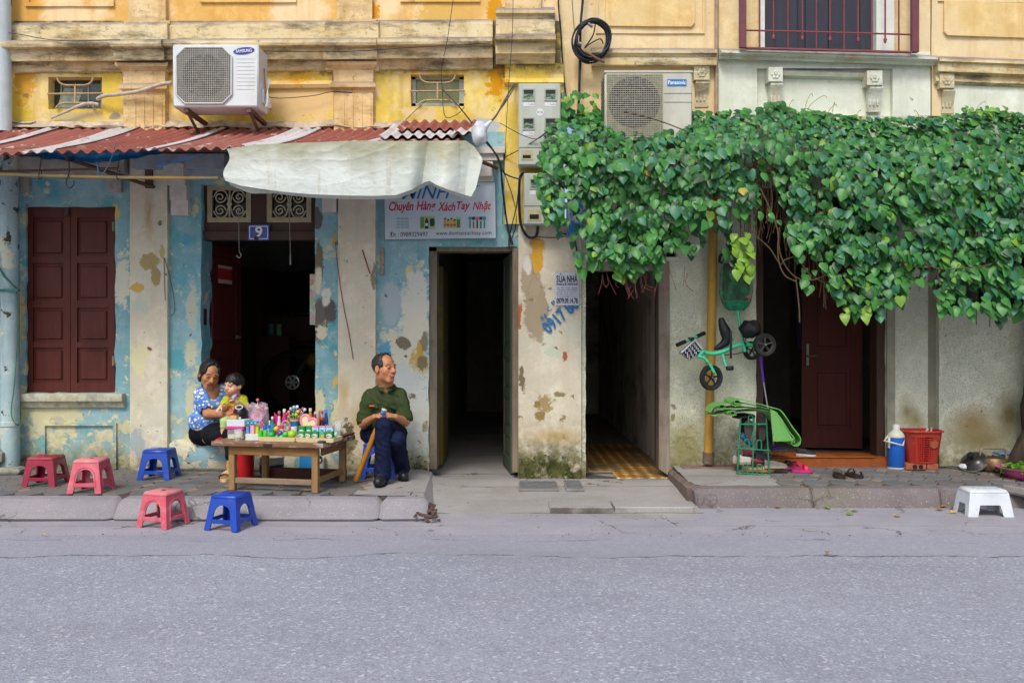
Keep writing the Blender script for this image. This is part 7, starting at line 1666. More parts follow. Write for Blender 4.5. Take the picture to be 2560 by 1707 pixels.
rs(855,1190,-90,-80,.20,.075,.05,solid('8a6a52',.8),solid('3c3a39',.8,.2,15),'long dark soled shoe standing upright at the right of the rack',-.36)
rs(690,1130,-80,-70,.16,.07,.05,solid('6a5040',.8),s_d,'brown shoe wedged at the top left of the rack',-.28)
rs(660,1150,20,40,.14,.05,.03,solid('1f5f86',.6),solid('1f5f86',.6),'blue flip flop poking out of the left of the rack',-.34)
rs(655,1395,20,0,.17,.075,.06,solid('b3aea2',.8,.2),solid('8d8678',.8),'pale canvas shoe on the bottom left of the rack',-.38)
rs(615,1385,60,0,.16,.07,.05,solid('a9a9a4',.8,.2),s_be,'light grey shoe sticking out left of the rack',-.28)
rs(690,1330,10,0,.16,.065,.05,NT('flowered_cloth',.7).m if False else solid('6e1c34',.7,.6,90),s_d,'dark red flowered slipper on the lower shelf',-.33)
rs(790,1350,15,0,.16,.07,.05,s_d,s_d,'black shoe on the right of the lower shelf',-.36)
rs(745,1390,10,0,.12,.06,.035,solid('8a1f2a',.5),s_d,'small red shoe in the middle of the rack',-.37)
rs(690,1455,5,0,.14,.06,.04,s_be,solid('8d7248',.7),'tan sandal at the bottom left of the rack',-.34)
rs(800,1460,5,0,.15,.06,.04,solid('b59a72',.7,.3,40),solid('9a7a4a',.7),'beige woven sandal at the bottom right of the rack',-.34)
rs(870,1425,6,0,.19,.08,.055,solid('77746c',.85,.2,25),solid('9c9284',.8),'grey canvas shoe sticking out right of the rack',-.36)
mb=blob('x',q7(690,975,-.32),.09,.09,.025,None,None,None,4,.2); mb.thing('cap',M_blk,'black cap squashed under the mat on the rack','cap',smooth=60)
mb=blob('x',q7(915,1080,-.28),.035,.08,.12,None,None,None,9,.2); mb.thing('black_bag',M_blk,'black bag hanging behind the right of the rack','bag',smooth=60)
M_hot=solid('d81a52',.4,.12)
footwear('sandal',Matrix.Translation((X(1958,-.2),-.2,.028))@Matrix.Rotation(math.radians(8),4,'Z'),.17,.075,.04,M_hot,solid('c24a7a',.5),'hot pink slipper lying nearest the shoe rack','sandal',GD,'sandal',((.72,.1,.055),))
footwear('sandal',Matrix.Translation((X(1980,-.3),-.3,.022))@Matrix.Rotation(math.radians(-10),4,'Z'),.16,.072,.04,M_hot,solid('cf2f7a',.5),'hot pink slipper lying nearest the doorstep corner','sandal',GD,'sandal',((.62,.1,.05),))
M_bs=solid('3d2a22',.6,.2,20);
footwear('sandal',Matrix.Translation((X(2089,-.43),-.43,.016))@Matrix.Rotation(math.radians(-98),4,'Z'),.185,.085,.05,M_bs,solid('2f2622',.7),'brown strapped sandal, the one nearer the door','sandal',GD,'sandal',((.3,.05,.05),(.66,-.08,.045)))
footwear('sandal',Matrix.Translation((X(2117,-.43),-.43,.016))@Matrix.Rotation(math.radians(-76),4,'Z'),.185,.085,.05,M_bs,solid('2f2622',.7),'brown strapped sandal, the one nearer the thermos','sandal',GD,'sandal',((.3,.05,.05),(.66,-.08,.045)))
footwear('shoe',Matrix.Translation((X(1990,-.02),-.02,.117))@Matrix.Rotation(math.radians(-14),4,'Z'),.16,.075,.055,s_d,solid('b9b8b0',.6),'black trainer with a white sole on the orange doorstep','shoe',GD)
footwear('sandal',Matrix.Translation((X(1948,-.12),-.12,.03))@Matrix.Rotation(math.radians(6),4,'Z'),.18,.075,.04,s_d,solid('1d1d20',.7),'black slipper behind the pink slippers','sandal',GD,'sandal')
# broom by the door
bm_=empty('broom',at(1940,1128,-.12),'purple handled broom leaning in the doorway','broom')
mb=MB(); mb.tube([at(1899,880,-.06),at(1909,955,-.08)],.012,8); mb.build('grip',solid('5a2a9a',.4),bm_,60)
mb=MB(); mb.tube([at(1909,955,-.08),at(1934,1112,-.12)],.0065,8); mb.build('rod',solid('9a94a4',.4,metal=.5),bm_,60)
mb=MB(); mb.cbox(at(1942,1119,-.12),(.05,.02,.012),.004); mb.build('head',solid('4d2a86',.5),bm_); mb=MB()
for k in range(40):p=at(1930+k*.9,1122,-.13); mb.tube([p,p+Vector((rnd.uniform(-.01,.01),-.02,-.035))],.002,3)
tag(mb.build('bristles',solid('7a746a',.9,.2),bm_),kind='stuff')
mb=MB(); mb.lathe([(.05,0),(.06,.12),(.055,.12),(.045,.01)],(X(2003,.9),.9,.04),14); mb.thing('waste_bin',solid('8a9a2a',.5),'lime green bin just inside the right doorway','bin',smooth=40)
mb=MB(); mb.grid(lambda u,v:Vector((X(1988,.6)+.28*u-.04*v*(u-.5),.6+.02*math.sin(9*u),1.62-.6*v)),10,8); mb.thing('hanging_cloth',solid('1d2740',.9,.2),'dark blue cloth hanging inside the right doorway','cloth',smooth=60)
# thermos
zr_=.026
th=empty('thermos',(X(2240,-.13),-.13,zr_),'blue thermos flask with a white plastic handle','thermos'); c=Vector((X(2240,-.13),-.13,zr_)); r=S(20.5,-.13)
mb=MB(); mb.lathe([(r*.96,.008),(r,.012),(r,Z(1092,-.13)-zr_)],c,28); mb.build('body',plastic('blue_thermos','1661c0',None,.35),th,40)
mb=MB(); zz=Z(1092,-.13)-zr_; mb.lathe([(r*1.03,zz),(r*1.03,zz+.012),(r*.9,zz+.035),(r*.52,zz+.055),(r*.48,zz+.06)],c,28); mb.build('collar',solid('c3c5b4',.4,.06),th,40)
mb=MB(); mb.lathe([(r*1.02,0),(r*1.02,.012),(r*.97,.012)],c,28); mb.build('base_ring',solid('c3c5b4',.4,.06),th,40)
mb=MB(); mb.lathe([(r*.42,zz+.06),(r*.43,zz+.098),(r*.36,zz+.105)],c,18); mb.build('cup_lid',solid('cfd4d2',.4,.06),th,40)
mb=MB(); mb.tube([c+Vector((r*1.02,-.01,zz+.012)),c+Vector((r*.35,-r*1.1,zz-.062)),c+Vector((-r*.9,-r*.95,zz-.04)),c+Vector((-r*1.55,-.02,zz-.03)),c+Vector((-r*.95,.0,zz+.012))],.007,6); mb.cbox(c+Vector((-r*1.0,-.02,zz-.045)),(.008,.012,.045),.003); mb.build('handle',solid('c9c8ba',.4,.06),th,50)
# red basket on bricks
bk=empty('basket',(X(2300,-.13),-.13,.075),'red plastic laundry basket standing on bricks','basket'); bc=Vector((X(2301,-.13),-.13,zr_+.052))
M_bred=plastic('red_basket_plastic','b02a1e',('8a4a3a',.5),.4); bh=Z(1076,-.13)-bc.z
def bk_pt(a,t,o=0):
 rx=(S(33)+(S(44)-S(33))*t)+o; ry=rx*.86; e=.55; cc,ss=math.cos(a),math.sin(a)
 return bc+Vector((rx*abs(cc)**e*(1 if cc>=0 else-1),ry*abs(ss)**e*(1 if ss>=0 else-1),bh*t))
mb=MB()
for j in range(15):t=.04+.80*j/14; q=[bk_pt(2*math.pi*k/48,t)for k in range(49)]; mb.tube(q,.0032,4)
for k in range(72):a=2*math.pi*(k+.5)/72; mb.tube([bk_pt(a,.0),bk_pt(a,.45),bk_pt(a,.86)],.0034,4)
tag(mb.build('lattice',M_bred,bk,60),kind='stuff')
mb=MB(); mb.grid(lambda u,v:bk_pt(2*math.pi*u,.86+.14*v,.001),48,2); mb.build('wall_band',M_bred,bk,60); mb=MB(); mb.grid(lambda u,v:bk_pt(2*math.pi*u,.0+.06*v,.001),48,1); mb.add([bk_pt(2*math.pi*k/48,0)for k in range(48)],[list(range(48))]); mb.build('bottom',M_bred,bk,60)
for a in(4.28,5.5,1.0,2.1,3.3):
 mb=MB(); mb.grid(lambda u,v:bk_pt(a+.14*(u-.5),v,.003),3,8); mb.build('rib_panel',M_bred,bk,60)
mb=MB(); mb.tube([bk_pt(2*math.pi*k/48,1.0,.008)for k in range(50)],.009,8); mb.build('rim',M_bred,bk,60)
mb=MB(); mb.lathe([(.0001,0),(.035,0),(.035,.002)],(0,0,0),20,0,Matrix.Translation(bk_pt(4.9,.62,.004))@Matrix.Rotation(math.radians(84),4,'X')); mb.build('round_emblem',solid('8a4a2a',.5,.2),bk)
mb=blob('x',bc+Vector((0,0,bh*.84)),.11,.09,.035,None,None,None,2,.25); mb.thing('black_cloth',solid('1b1b1e',.8,.2),'bundle of black things filling the red basket','cloth',smooth=60)
mb=MB(); mb.tube([bc+Vector((.04,0,bh*.85)),bc+Vector((.055,-.01,bh*1.08))],.008,6); mb.tube([bc+Vector((.085,0,bh*.85)),bc+Vector((.088,-.01,bh*1.10))],.008,6); mb.thing('handles',solid('c9c5ba',.4),'pale scissor handles sticking up out of the red basket','scissors',smooth=60)
M_brick=solid('9a5c44',.9,.2,14,bump=.5,dirt=('7d4c3a',.6)); bx0,bx1=X(2263,-.2),X(2342,-.2); GBk='hollow bricks under the red basket'
for i,(a,b,lab)in enumerate(((bx0,bx0+.165,'hollow brick with two round holes under the red basket'),(bx0+.172,bx1+.005,'plain worn brick end under the red basket'))):
 e=empty('brick',((a+b)/2,-.13,zr_),lab,'brick',GBk); mb=MB(); mb.cbox(((a+b)/2,-.12,zr_+.025),((b-a)/2,.10,.025),.004); mb.build('block',M_brick,e)
 if i==0:
  for k in range(2):
   mb=MB(); mb.lathe([(.018,-.001),(.018,.004),(.013,.004),(.0001,.001)],(0,0,0),14,0,Matrix.Translation((b-.095+.05*k,-.2203,zr_+.025))@Matrix.Rotation(math.radians(90),4,'X')); mb.build('hole',solid('2b1a15',.9),e)
   # pan lid, kettle, basin and the rest at the right
def qk(x,y,Y):return at(2180+x/5.226,1020+y/5.226,Y)
pl_=empty('pot_lid',qk(1290,820,-.2),'dark domed pot lid with a black knob leaning beside the kettle','pot lid')
R=Matrix.Translation(qk(1330,700,-.22))@Matrix.Rotation(math.radians(-38),4,'Y')@Matrix.Rotation(math.radians(25),4,'X')
mb=MB(); mb.lathe([(.108,-.006),(.108,.0),(.10,.004),(.075,.03),(.04,.046),(.0001,.05)],(0,0,0),28,0,R); mb.build('dome',solid('2c2a28',.25,.2),pl_,50)
mb=MB(); mb.lathe([(.104,-.004),(.112,-.006),(.112,.004),(.102,.005)],(0,0,0),28,0,R,cap=False); mb.build('metal_rim',solid('a9a9a6',.3,metal=.8),pl_,50)
mb=MB(); mb.lathe([(.012,.048),(.010,.075),(.028,.08),(.026,.094),(.0001,.096)],(0,0,0),14,0,R); mb.build('knob',M_blk,pl_,50)
mb=blob('x',qk(1260,760,-.2),.07,.05,.03,None,None,None,7,.35); mb.thing('plastic_bag',M_bagw,'crumpled grey white bag under the leaning pot lid','bag',smooth=60)
kt=empty('kettle',(X(2483,-.25),-.25,.02),'old soot stained aluminium kettle with a tall hoop handle','kettle'); kc=Vector((X(2483,-.25),-.25,.02)); kr=S(34,-.25)
n=NT('sooty_aluminium',.38,.5,.75); z=n.sep()[2]; n.color(n.mix(n.mr(n.noise(9,6,.7),.4,.62),H('8f7a58'),n.mix(n.mr(n.noise(16,5,.7),.4,.6),H('4a2f24'),H('6b4d38')))).rough(n.mr(n.noise(14,4),.3,.7,.3,.65)); M_soot=n.m
kh=Z(1142,-.25)-.02
mb=MB(); mb.lathe([(kr*.86,0),(kr*.98,kh*.1),(kr,kh*.4),(kr*.92,kh*.8),(kr*.78,kh*.98),(kr*.78,kh)],kc,28); mb.build('body',M_soot,kt,50)
mb=MB(); mb.lathe([(kr*.80,kh*.97),(kr*.80,kh*1.0),(kr*.76,kh*1.02),(kr*.3,kh*1.06),(.0001,kh*1.07)],kc,24); mb.ball(kc+Vector((0,0,kh*1.1)),.01,8); mb.build('lid',solid('4a3a32',.4,.2,metal=.5),kt,50)
mb=MB(); q=[kc+Vector((-kr*.9,0,kh*.75)),kc+Vector((-kr*.96,0,kh*1.05)),kc+Vector((-kr*.92,0,kh*1.42)),kc+Vector((-kr*.7,0,kh*1.6)),kc+Vector((kr*.7,0,kh*1.58)),kc+Vector((kr*.92,0,kh*1.4)),kc+Vector((kr*.96,0,kh*1.05)),kc+Vector((kr*.9,0,kh*.75))]; mb.tube(curve_pts(q,5),.0075,8); mb.build('handle',solid('9a8a72',.35,.2,metal=.7),kt,60)
mb=MB(); mb.tube(curve_pts([kc+Vector((kr*.8,.03,kh*.5)),kc+Vector((kr*1.3,.06,kh*.7)),kc+Vector((kr*1.5,.08,kh*.95))],5),[.022,.02,.018,.016,.014,.013,.013,.012,.011,.011,.011],8); mb.build('spout',M_soot,kt,60)
bs=empty('basin',(X(2572,-.55),-.55,.01),'pink plastic basin heaped with green leaves','basin'); b0=Vector((X(2572,-.55),-.55,.008)); br=S(73,-.55); bhh=Z(1168,-.55)-.008
mb=MB(); mb.lathe([(br*.62,0),(br*.8,bhh*.4),(br*.94,bhh*.9),(br,bhh*.9),(br*1.02,bhh),(br*.93,bhh*.99),(br*.76,bhh*.4),(br*.6,.008),(.0001,.008)],b0,32); mb.build('bowl',plastic('pink_basin','c8478e',('b8808a',.7),.4),bs,40)
mb=MB(); rg=random.Random(3); M_gr=[leaf_mat('greens_dark','3b6a22','4f8030'),leaf_mat('greens_light','6f9a34','8ab04a')]
for k in range(240):
 a,q=rg.uniform(0,6.28),rg.random()**.6; p=b0+Vector((br*.9*q*math.cos(a),br*.9*q*math.sin(a),bhh*.7+.075*(1-q*q)*rg.random()+.012))
 M=Matrix.Translation(p)@Matrix.Rotation(rg.uniform(0,6.28),4,'Z')@Matrix.Rotation(rg.uniform(-1.5,1.5),4,'X')@Matrix.Rotation(rg.uniform(-.6,.6),4,'Y')@Matrix.Scale(rg.uniform(.035,.06),4); mb.add(LV[k%4][0],LV[k%4][1],k%2,M)
vo=mb.thing('leafy_greens',M_gr,'heap of fresh green leaves in the pink basin','vegetables',smooth=80,kind='stuff')
mb=MB(); mb.cbox(qk(1770,588,-.1),(.10,.06,.010),.008); mb.thing('blue_tray',solid('5a7aa6',.4,.1),'pale blue tray behind the kettle','tray')
p=qk(1815,690,-.14); mb=MB(); mb.lathe([(.03,0),(.042,.055),(.038,.055),(.028,.006)],(p.x,p.y,.02),18); e=mb.thing('enamel_mug',solid('c9ccd0',.3,.08),'white enamel mug with a red mark behind the kettle','mug',smooth=40); mb=MB(); mb.cbox((p.x-.01,p.y-.038,.055),(.014,.004,.008),.002); mb.build('red_mark',solid('b03038',.4),e)
mb=MB(); pts=[(X(2650,-.25),-.2,-.05),(X(2625,-.25),-.2,.2),(X(2612,-.25),-.2,.55),(X(2625,-.25),-.2,1.2),(X(2640,-.25),-.2,2.2)]; mb.tube(curve_pts(pts,6),[.30,.27,.24,.21,.19,.17]+[.15]*7+[.13]*12,18)
mb.tube(curve_pts([(X(2600,-.2),-.2,.36),(X(2560,-.2),-.22,.22),(X(2528,-.2),-.2,.06),(X(2510,-.2),-.18,.0)],5),[.12,.11,.10,.09,.085,.08,.07,.065,.06,.055,.05,.045,.04,.035,.03,.025],12)
for i,v in enumerate(mb.v):mb.v[i]=v+Vector((.02,.02,0))*mnoise.noise(Vector((v.x*8,v.y*8,v.z*2.5)))
tre=empty('street_tree',(X(2640,-.25),-.2,0),'dark tree trunk with a flaring root at the right edge','tree'); mb.build('trunk',wood('bark','2e2822','4a4036',.9,(5,5,.8),5,('5a5a3c',.5),.8),tre,60)
mb=MB(); mb.cbox((0,0,0),(.2,.16,.03),.012,0,Matrix.Translation((X(2600,-1.0),-1.0,-.055))@Matrix.Rotation(math.radians(20),4,'Z')@Matrix.Rotation(math.radians(14),4,'Y'))
for i,v in enumerate(mb.v):mb.v[i]=v+Vector((.012,.012,.01))*mnoise.noise(v*9)
mb.thing('stone_slab',solid('8d8680',.9,.2,12,bump=.5),'broken stone slab tipped against the kerb behind the white step stool','slab')
mb=MB(); mb.tube(curve_pts([(X(2342,-.15),-.15,.035),(X(2370,-.2),-.2,.04),(X(2410,-.3),-.3,.03),(X(2450,-.42),-.42,.02)],6),.004,5); mb.tube(curve_pts([(X(2345,-.13),-.13,.036),(X(2380,-.12),-.12,.04),(X(2405,-.16),-.16,.035)],6),.004,5); mb.thing('wire',M_wire,'black wire lying on the pavers beside the bricks','wire',smooth=60)
# ---- small things on the ground
mb=MB(); p0=Vector((X(130,-.35),-.35,0)); mb.grid(lambda u,v:Vector((X(126+44*u,-.42),-.45+.14*v,.012+.02*math.sin(math.pi*v)*math.sin(math.pi*u)+.008*mnoise.noise(Vector((u*6,v*5,1))))),12,8)
n=NT('printed_wrapper',.35); n.color(n.mix(n.mr(n.noise(16,3),.5,.58),H('d09a1e'),H('2a3a6a'))); mb.thing('snack_packet',n.m,'orange and blue snack packet lying behind the pink stool by the wall','packet',smooth=60)
mb=MB(); mb.grid(lambda u,v:Vector((X(96+22*u,-.4),-.42+.1*v,.01+.014*math.sin(math.pi*v)*math.sin(math.pi*u))),8,6); mb.thing('snack_packet',solid('a9b9c6',.35,.25,60),'pale snack packet seen through the crimson stool','packet',smooth=60)
M_cov=solid('6a6c70',.7,.25,20,bump=.4)
def cover(px0,px1,py0,py1,label):
 z=rampz(X(1340,-.23),-.24)+.006; Y0,Y1=YG(py1,z),YG(py0,z); xa,xb=X(px0,(Y0+Y1)/2),X(px1,(Y0+Y1)/2)
 e=empty('drain_cover',((xa+xb)/2,(Y0+Y1)/2,z),label,'drain cover','drain covers in front of the pier'); mb=MB(); mb.box(xa,xb,Y0,Y1,z-.02,z+.004,0,.003); mb.build('frame',solid('85817c',.9,.2,14),e)
 k=2
 for i in range(k):mb=MB(); yy=Y0+.008+(Y1-Y0-.016)*i/k; mb.box(xa+.01,xb-.01,yy+.004,yy+(Y1-Y0-.016)/k-.004,z+.0045,z+.009,0,.002); mb.build('plate',M_cov,e)
 return e
cover(1297,1394,1204,1222,'long metal drain cover at the foot of the mossy pier'); cover(1411,1455,1202,1222,'square metal drain cover beside the tiled passage')
# broken kerb corner: splinters and crumbs
mb=MB(); rg=random.Random(8)
for k in range(26):
 px,py=rg.gauss(1062,16),rg.gauss(1268,12); Y=YG(py,-.06); p=Vector((X(px,Y),Y,-.06-.05*rg.random())); M=Matrix.Translation(p)@Matrix.Rotation(rg.uniform(0,3),4,'Z')@Matrix.Rotation(rg.uniform(-.5,.5),4,'Y'); mb.cbox((0,0,0),(rg.uniform(.01,.05),rg.uniform(.006,.014),rg.uniform(.005,.012)),.003,0,M)
for(a,b)in(((955,1291),(1080,1280)),((1040,1252),(1088,1278)),((1052,1248),(1078,1276))):
 Ya,Yb=YG(a[1],ROADZ+.02),YG(b[1],ROADZ+.02); mb.tube([(X(a[0],Ya),Ya,ROADZ+.02),(X(b[0],Yb),Yb,ROADZ+.025)],.012,6)
db_=mb.build('debris',solid('5d4a42',.95,.35,30,bump=.5)); tag(db_,'broken brown splinters and crumbs at the chipped kerb corner','debris',kind='stuff')
mb=MB()
for(px,py,s_,m_)in((2342,1273,.05,1),(2362,1266,.05,1),(2376,1270,.055,1),(2389,1263,.05,3),(2398,1272,.05,1),(2386,1279,.045,0),(2236,1289,.045,0),(2130,1276,.05,0),(2126,1283,.05,2),(2062,1268,.05,2),(1940,1268,.04,1),(2044,1269,.035,1),(1673,1238,.03,0),(107,1336,.025,0),(1283,1229,.04,1),(2245,1262,.04,2),(2285,1254,.04,2),(590,1380,.02,1),(2068,1380,.03,1)):
 z=ROADZ+.014; Y=YG(py,z); M=Matrix.Translation((X(px,Y),Y,z+.004))@Matrix.Rotation(rg.uniform(0,6),4,'Z')@Matrix.Rotation(math.radians(80),4,'X')@Matrix.Scale(s_,4); mb.add(LV[1][0],LV[1][1],m_,M)
fl_=mb.build('fallen_leaves',[solid('c9a83a',.7),solid('a9762f',.8,.3),solid('6f8f34',.7),solid('3f8a4a',.7)],None,80); tag(fl_,'scattered yellow and green fallen leaves in the gutter','leaves',kind='stuff')
mb=MB()
for k in range(260):
 px,py=rg.uniform(0,2560),rg.choice((rg.gauss(1292,4),rg.gauss(1336,3),rg.uniform(1180,1330))); zz=ROADZ+.012
 if py<1296 and(px<1090 or px>1740):continue
 Y=YG(py,zz); x=X(px,Y);
 if Y>-.1:continue
 zg=rampz(x,Y)if RX0<x<RX1 and Y>-1.5 else zz; mb.cbox((x,Y,zg+.002),(rg.uniform(.001,.005),rg.uniform(.001,.005),rg.uniform(.001,.0025)),.001,rg.choice((0,0,1)))
tag(mb.build('grit',[solid('4f4842',.95,.3),solid('a39b92',.95)]),'grit and crumbs lying along the gutter','grit',kind='stuff')
# moss and weeds at the feet of the walls
mb=MB()
for k in range(120):
 px=rg.choice((rg.gauss(1400,40),rg.gauss(1040,18),rg.uniform(1300,1450),rg.gauss(1415,6))); py=rg.uniform(1165,1200);
 if not(985<px<1070 or 1300<px<1448):continue
 Yw=-.045 if px>1290 else-.008; zz=(-.085 if px>1290 else .0)+rg.random()**2*(.22 if px>1290 else .12); mb.ball((X(px,Yw),Yw,zz),rg.uniform(.003,.008),6,rg.choice((0,0,1)),None,1.6,.35,.9)
tag(mb.build('moss',[solid('4a5226',.95,.4,60),solid('66803a',.95,.3,60)],None,80),'cushions of moss at the foot of the pier and blue wall','moss',kind='stuff')
# ================================================================ people: bodies and clothes grown as smooth continuous surfaces
class SDF:
 def __init__(s,lo,hi,h):
  s.lo=np.array(lo,float); s.h=h; n=np.ceil((np.array(hi)-s.lo)/h).astype(int)+1
  s.f=np.full(n,9.0,np.float32); s.n=n
 def win(s,lo,hi):
  a=np.clip(np.floor((lo-s.lo)/s.h).astype(int),0,s.n); b=np.clip(np.ceil((hi-s.lo)/s.h).astype(int)+1,0,s.n)
  sl_=tuple(slice(i,j)for i,j in zip(a,b))
  g=np.meshgrid(*[s.lo[k]+s.h*np.arange(a[k],b[k])for k in range(3)],indexing='ij')
  return sl_,np.stack(g,-1)
 def comb(s,sl_,d,op,k):
  f=s.f[sl_]
  if f.size==0:return
  if op=='add':
   t=np.clip(.5+.5*(f-d)/k,0,1); s.f[sl_]=f+(d-f)*t-k*t*(1-t)
  elif op=='sub':
   t=np.clip(.5-.5*(f+d)/k,0,1); s.f[sl_]=f+(-d-f)*t+k*t*(1-t)
 def cap(s,a,b,ra,rb=None,op='add',k=.012):
  a=np.array(a,float); b=np.array(b,float); rb=ra if rb is None else rb; m=max(ra,rb)+2.5*k+2*s.h
  sl_,P=s.win(np.minimum(a,b)-m,np.maximum(a,b)+m); ab=b-a
  t=np.clip(((P-a)@ab)/max(1e-9,ab@ab),0,1); d=np.linalg.norm(P-a-t[...,None]*ab,axis=-1)-(ra+(rb-ra)*t)
  s.comb(sl_,d,op,k); return s
 def chain(s,pts,rs,op='add',k=.012):
  for i in range(len(pts)-1):s.cap(pts[i],pts[i+1],rs[i],rs[i+1],op,k)
  return s
 def ell(s,c,r,R=None,op='add',k=.012):
  c=np.array(c,float); r=np.array(r,float); m=r.max()+2.5*k+2*s.h
  sl_,P=s.win(c-m,c+m); q=P-c
  if R is not None:q=q@np.array(R)  # columns of R are the ellipsoid's axes
  k0=np.linalg.norm(q/r,axis=-1); k1=np.linalg.norm(q/(r*r),axis=-1)+1e-9
  s.comb(sl_,k0*(k0-1)/k1,op,k); return s
 def half(s,p,n,jit=0.0):  # keep the side the normal points away from
  _,P=s.win(s.lo,s.lo+s.h*s.n); d=(P-np.array(p,float))@np.array(n,float)
  if jit:d=d+jit*(np.sin(P[...,0]*210+P[...,1]*90)+np.sin(P[...,1]*260-P[...,2]*60)+.7*np.sin(P[...,2]*330+P[...,0]*120))
  s.f=np.maximum(s.f,d.astype(np.float32)); return s
 def ruffle(s,amp,fr,dirn=(1,.6,.8),seed=0):
  _,P=s.win(s.lo,s.lo+s.h*s.n); q=P*fr
  w=np.sin(q[...,0]*dirn[0]+1.7*np.sin(q[...,2]*.6+seed))*np.sin(q[...,2]*dirn[2]+1.3*np.sin(q[...,1]*.8+seed))+.9*(1-2*np.abs(np.sin(q[...,0]*.8+q[...,2]*.9+1.2*np.sin(q[...,2]*.5-q[...,0]*.4)+seed)))
  s.f+=(amp*w).astype(np.float32); return s
 def mesh(s,name,mats,parent,paint=None,smooth=2):
  f=s.f; ins=f<0; nx,ny,nz=f.shape
  cs=[(i,j,k)for i in(0,1)for j in(0,1)for k in(0,1)]
  V=lambda A,c:A[c[0]:nx-1+c[0],c[1]:ny-1+c[1],c[2]:nz-1+c[2]]
  cnt=sum(V(ins,c).astype(np.int8)for c in cs); act=(cnt>0)&(cnt<8)
  I=np.argwhere(act); idx=-np.ones(act.shape,int); idx[act]=np.arange(len(I))
  acc=np.zeros((len(I),3)); w=np.zeros(len(I))
  for a in cs:
   for ax in range(3):
    if a[ax]:continue
    b=list(a); b[ax]=1
    fa=f[I[:,0]+a[0],I[:,1]+a[1],I[:,2]+a[2]]; fb=f[I[:,0]+b[0],I[:,1]+b[1],I[:,2]+b[2]]
    x=(fa<0)!=(fb<0); t=fa[x]/(fa[x]-fb[x]); p=np.tile(np.array(a,float),(x.sum(),1)); p[:,ax]=t
    acc[x]+=p; w[x]+=1
  P=s.lo+s.h*(I+acc/w[:,None]); Q=[]
  for ax in range(3):
   u,v=[k for k in range(3)if k!=ax]; A=np.moveaxis(ins,ax,0); J=np.moveaxis(idx,(ax,u,v),(0,1,2)); B=np.moveaxis(ins,(ax,u,v),(0,1,2))
   d=B[:-1,1:-1,1:-1]!=B[1:,1:-1,1:-1]; E=np.argwhere(d); i,j,k=E[:,0],E[:,1]+1,E[:,2]+1
   q=np.stack([J[i,j-1,k-1],J[i,j,k-1],J[i,j,k],J[i,j-1,k]],1); fl=B[i,j,k]^(ax==1); q[~fl]=q[~fl][:,::-1]; Q.append(q)
  Q=np.concatenate(Q); Q=Q[(Q>=0).all(1)]
  for _ in range(smooth):
   S_=np.zeros_like(P); n_=np.zeros(len(P))
   for a in range(4):
    i,j=Q[:,a],Q[:,(a+1)%4]; np.add.at(S_,i,P[j]); np.add.at(n_,i,1); np.add.at(S_,j,P[i]); np.add.at(n_,j,1)
   P=P*.5+.5*S_/np.maximum(n_,1)[:,None]
  me=bpy.data.meshes.new(name); off=np.array(origin_of(parent))if parent else np.zeros(3)
  me.from_pydata((P-off).tolist(),[],Q.tolist())
  for m in(mats if isinstance(mats,list)else[mats]):me.materials.append(m)
  me.polygons.foreach_set('use_smooth',[True]*len(me.polygons))
  ca=me.color_attributes.new('tint','FLOAT_COLOR','POINT'); C=np.ones((len(P),4),np.float32)
  for(c,r,R,colr,soft)in(paint or[]):
   q=P-np.array(c)
   if R is not None:q=q@np.array(R)
   d=np.linalg.norm(q/np.array(r),axis=1); t=np.clip((1+soft-d)/max(soft,1e-3),0,1)[:,None]
   C[:,:3]=C[:,:3]*(1-t)+np.array(colr)*t
  ca.data.foreach_set('color',C.ravel()); me.update()
  bm=bmesh.new(); bm.from_mesh(me); bmesh.ops.recalc_face_normals(bm,faces=bm.faces); bm.to_mesh(me); bm.free()
  o=bpy.data.objects.new(name,me); return link(o,parent)
def skin_mat(name,a,b):
 n=NT(name,.5,.4); at_=n.new('ShaderNodeVertexColor'); at_.layer_name='tint'
 c=n.mix(n.mr(n.noise(30,4),.35,.65),H(a),H(b)); c=n.mix(n.mr(n.noise(55,6,.75),.45,.7,0,.35),c,tuple(q*.6 for q in H(a)[:3])+(1,)); n.color(n.mix(1.0,c,at_.outputs[0],'MULTIPLY')).bump(n.noise(90,5,.7),.25,.004); n.b.inputs['Subsurface Weight'].default_value=.08; n.b.inputs['Subsurface Radius'].default_value=(.01,.004,.002); n.b.inputs['Subsurface Scale'].default_value=.3; return n.m
def cloth(name,a,b,rough=.85,bump=.25,sc=25):
 n=NT(name,rough,.15); n.color(n.mix(n.mr(n.noise(sc*.5,5,.6),.35,.65),H(a),H(b))).bump(n.mt('ADD',n.noise(sc,5,.6),n.mt('MULTIPLY',n.mt('ABSOLUTE',n.mt('SUBTRACT',n.noise(11,4,.6,stretch=(1.6,1,.7)),.5)),-3)),.3,.010); return n.m
V3=lambda*a:np.array(at(*a))
def unit(v):v=np.array(v,float); return v/np.linalg.norm(v)
def axes(fwd,up):f=unit(fwd); u=np.array(up,float); u=unit(u-f*(u@f)); s=np.cross(f,u); return np.stack([s,f,u],1)
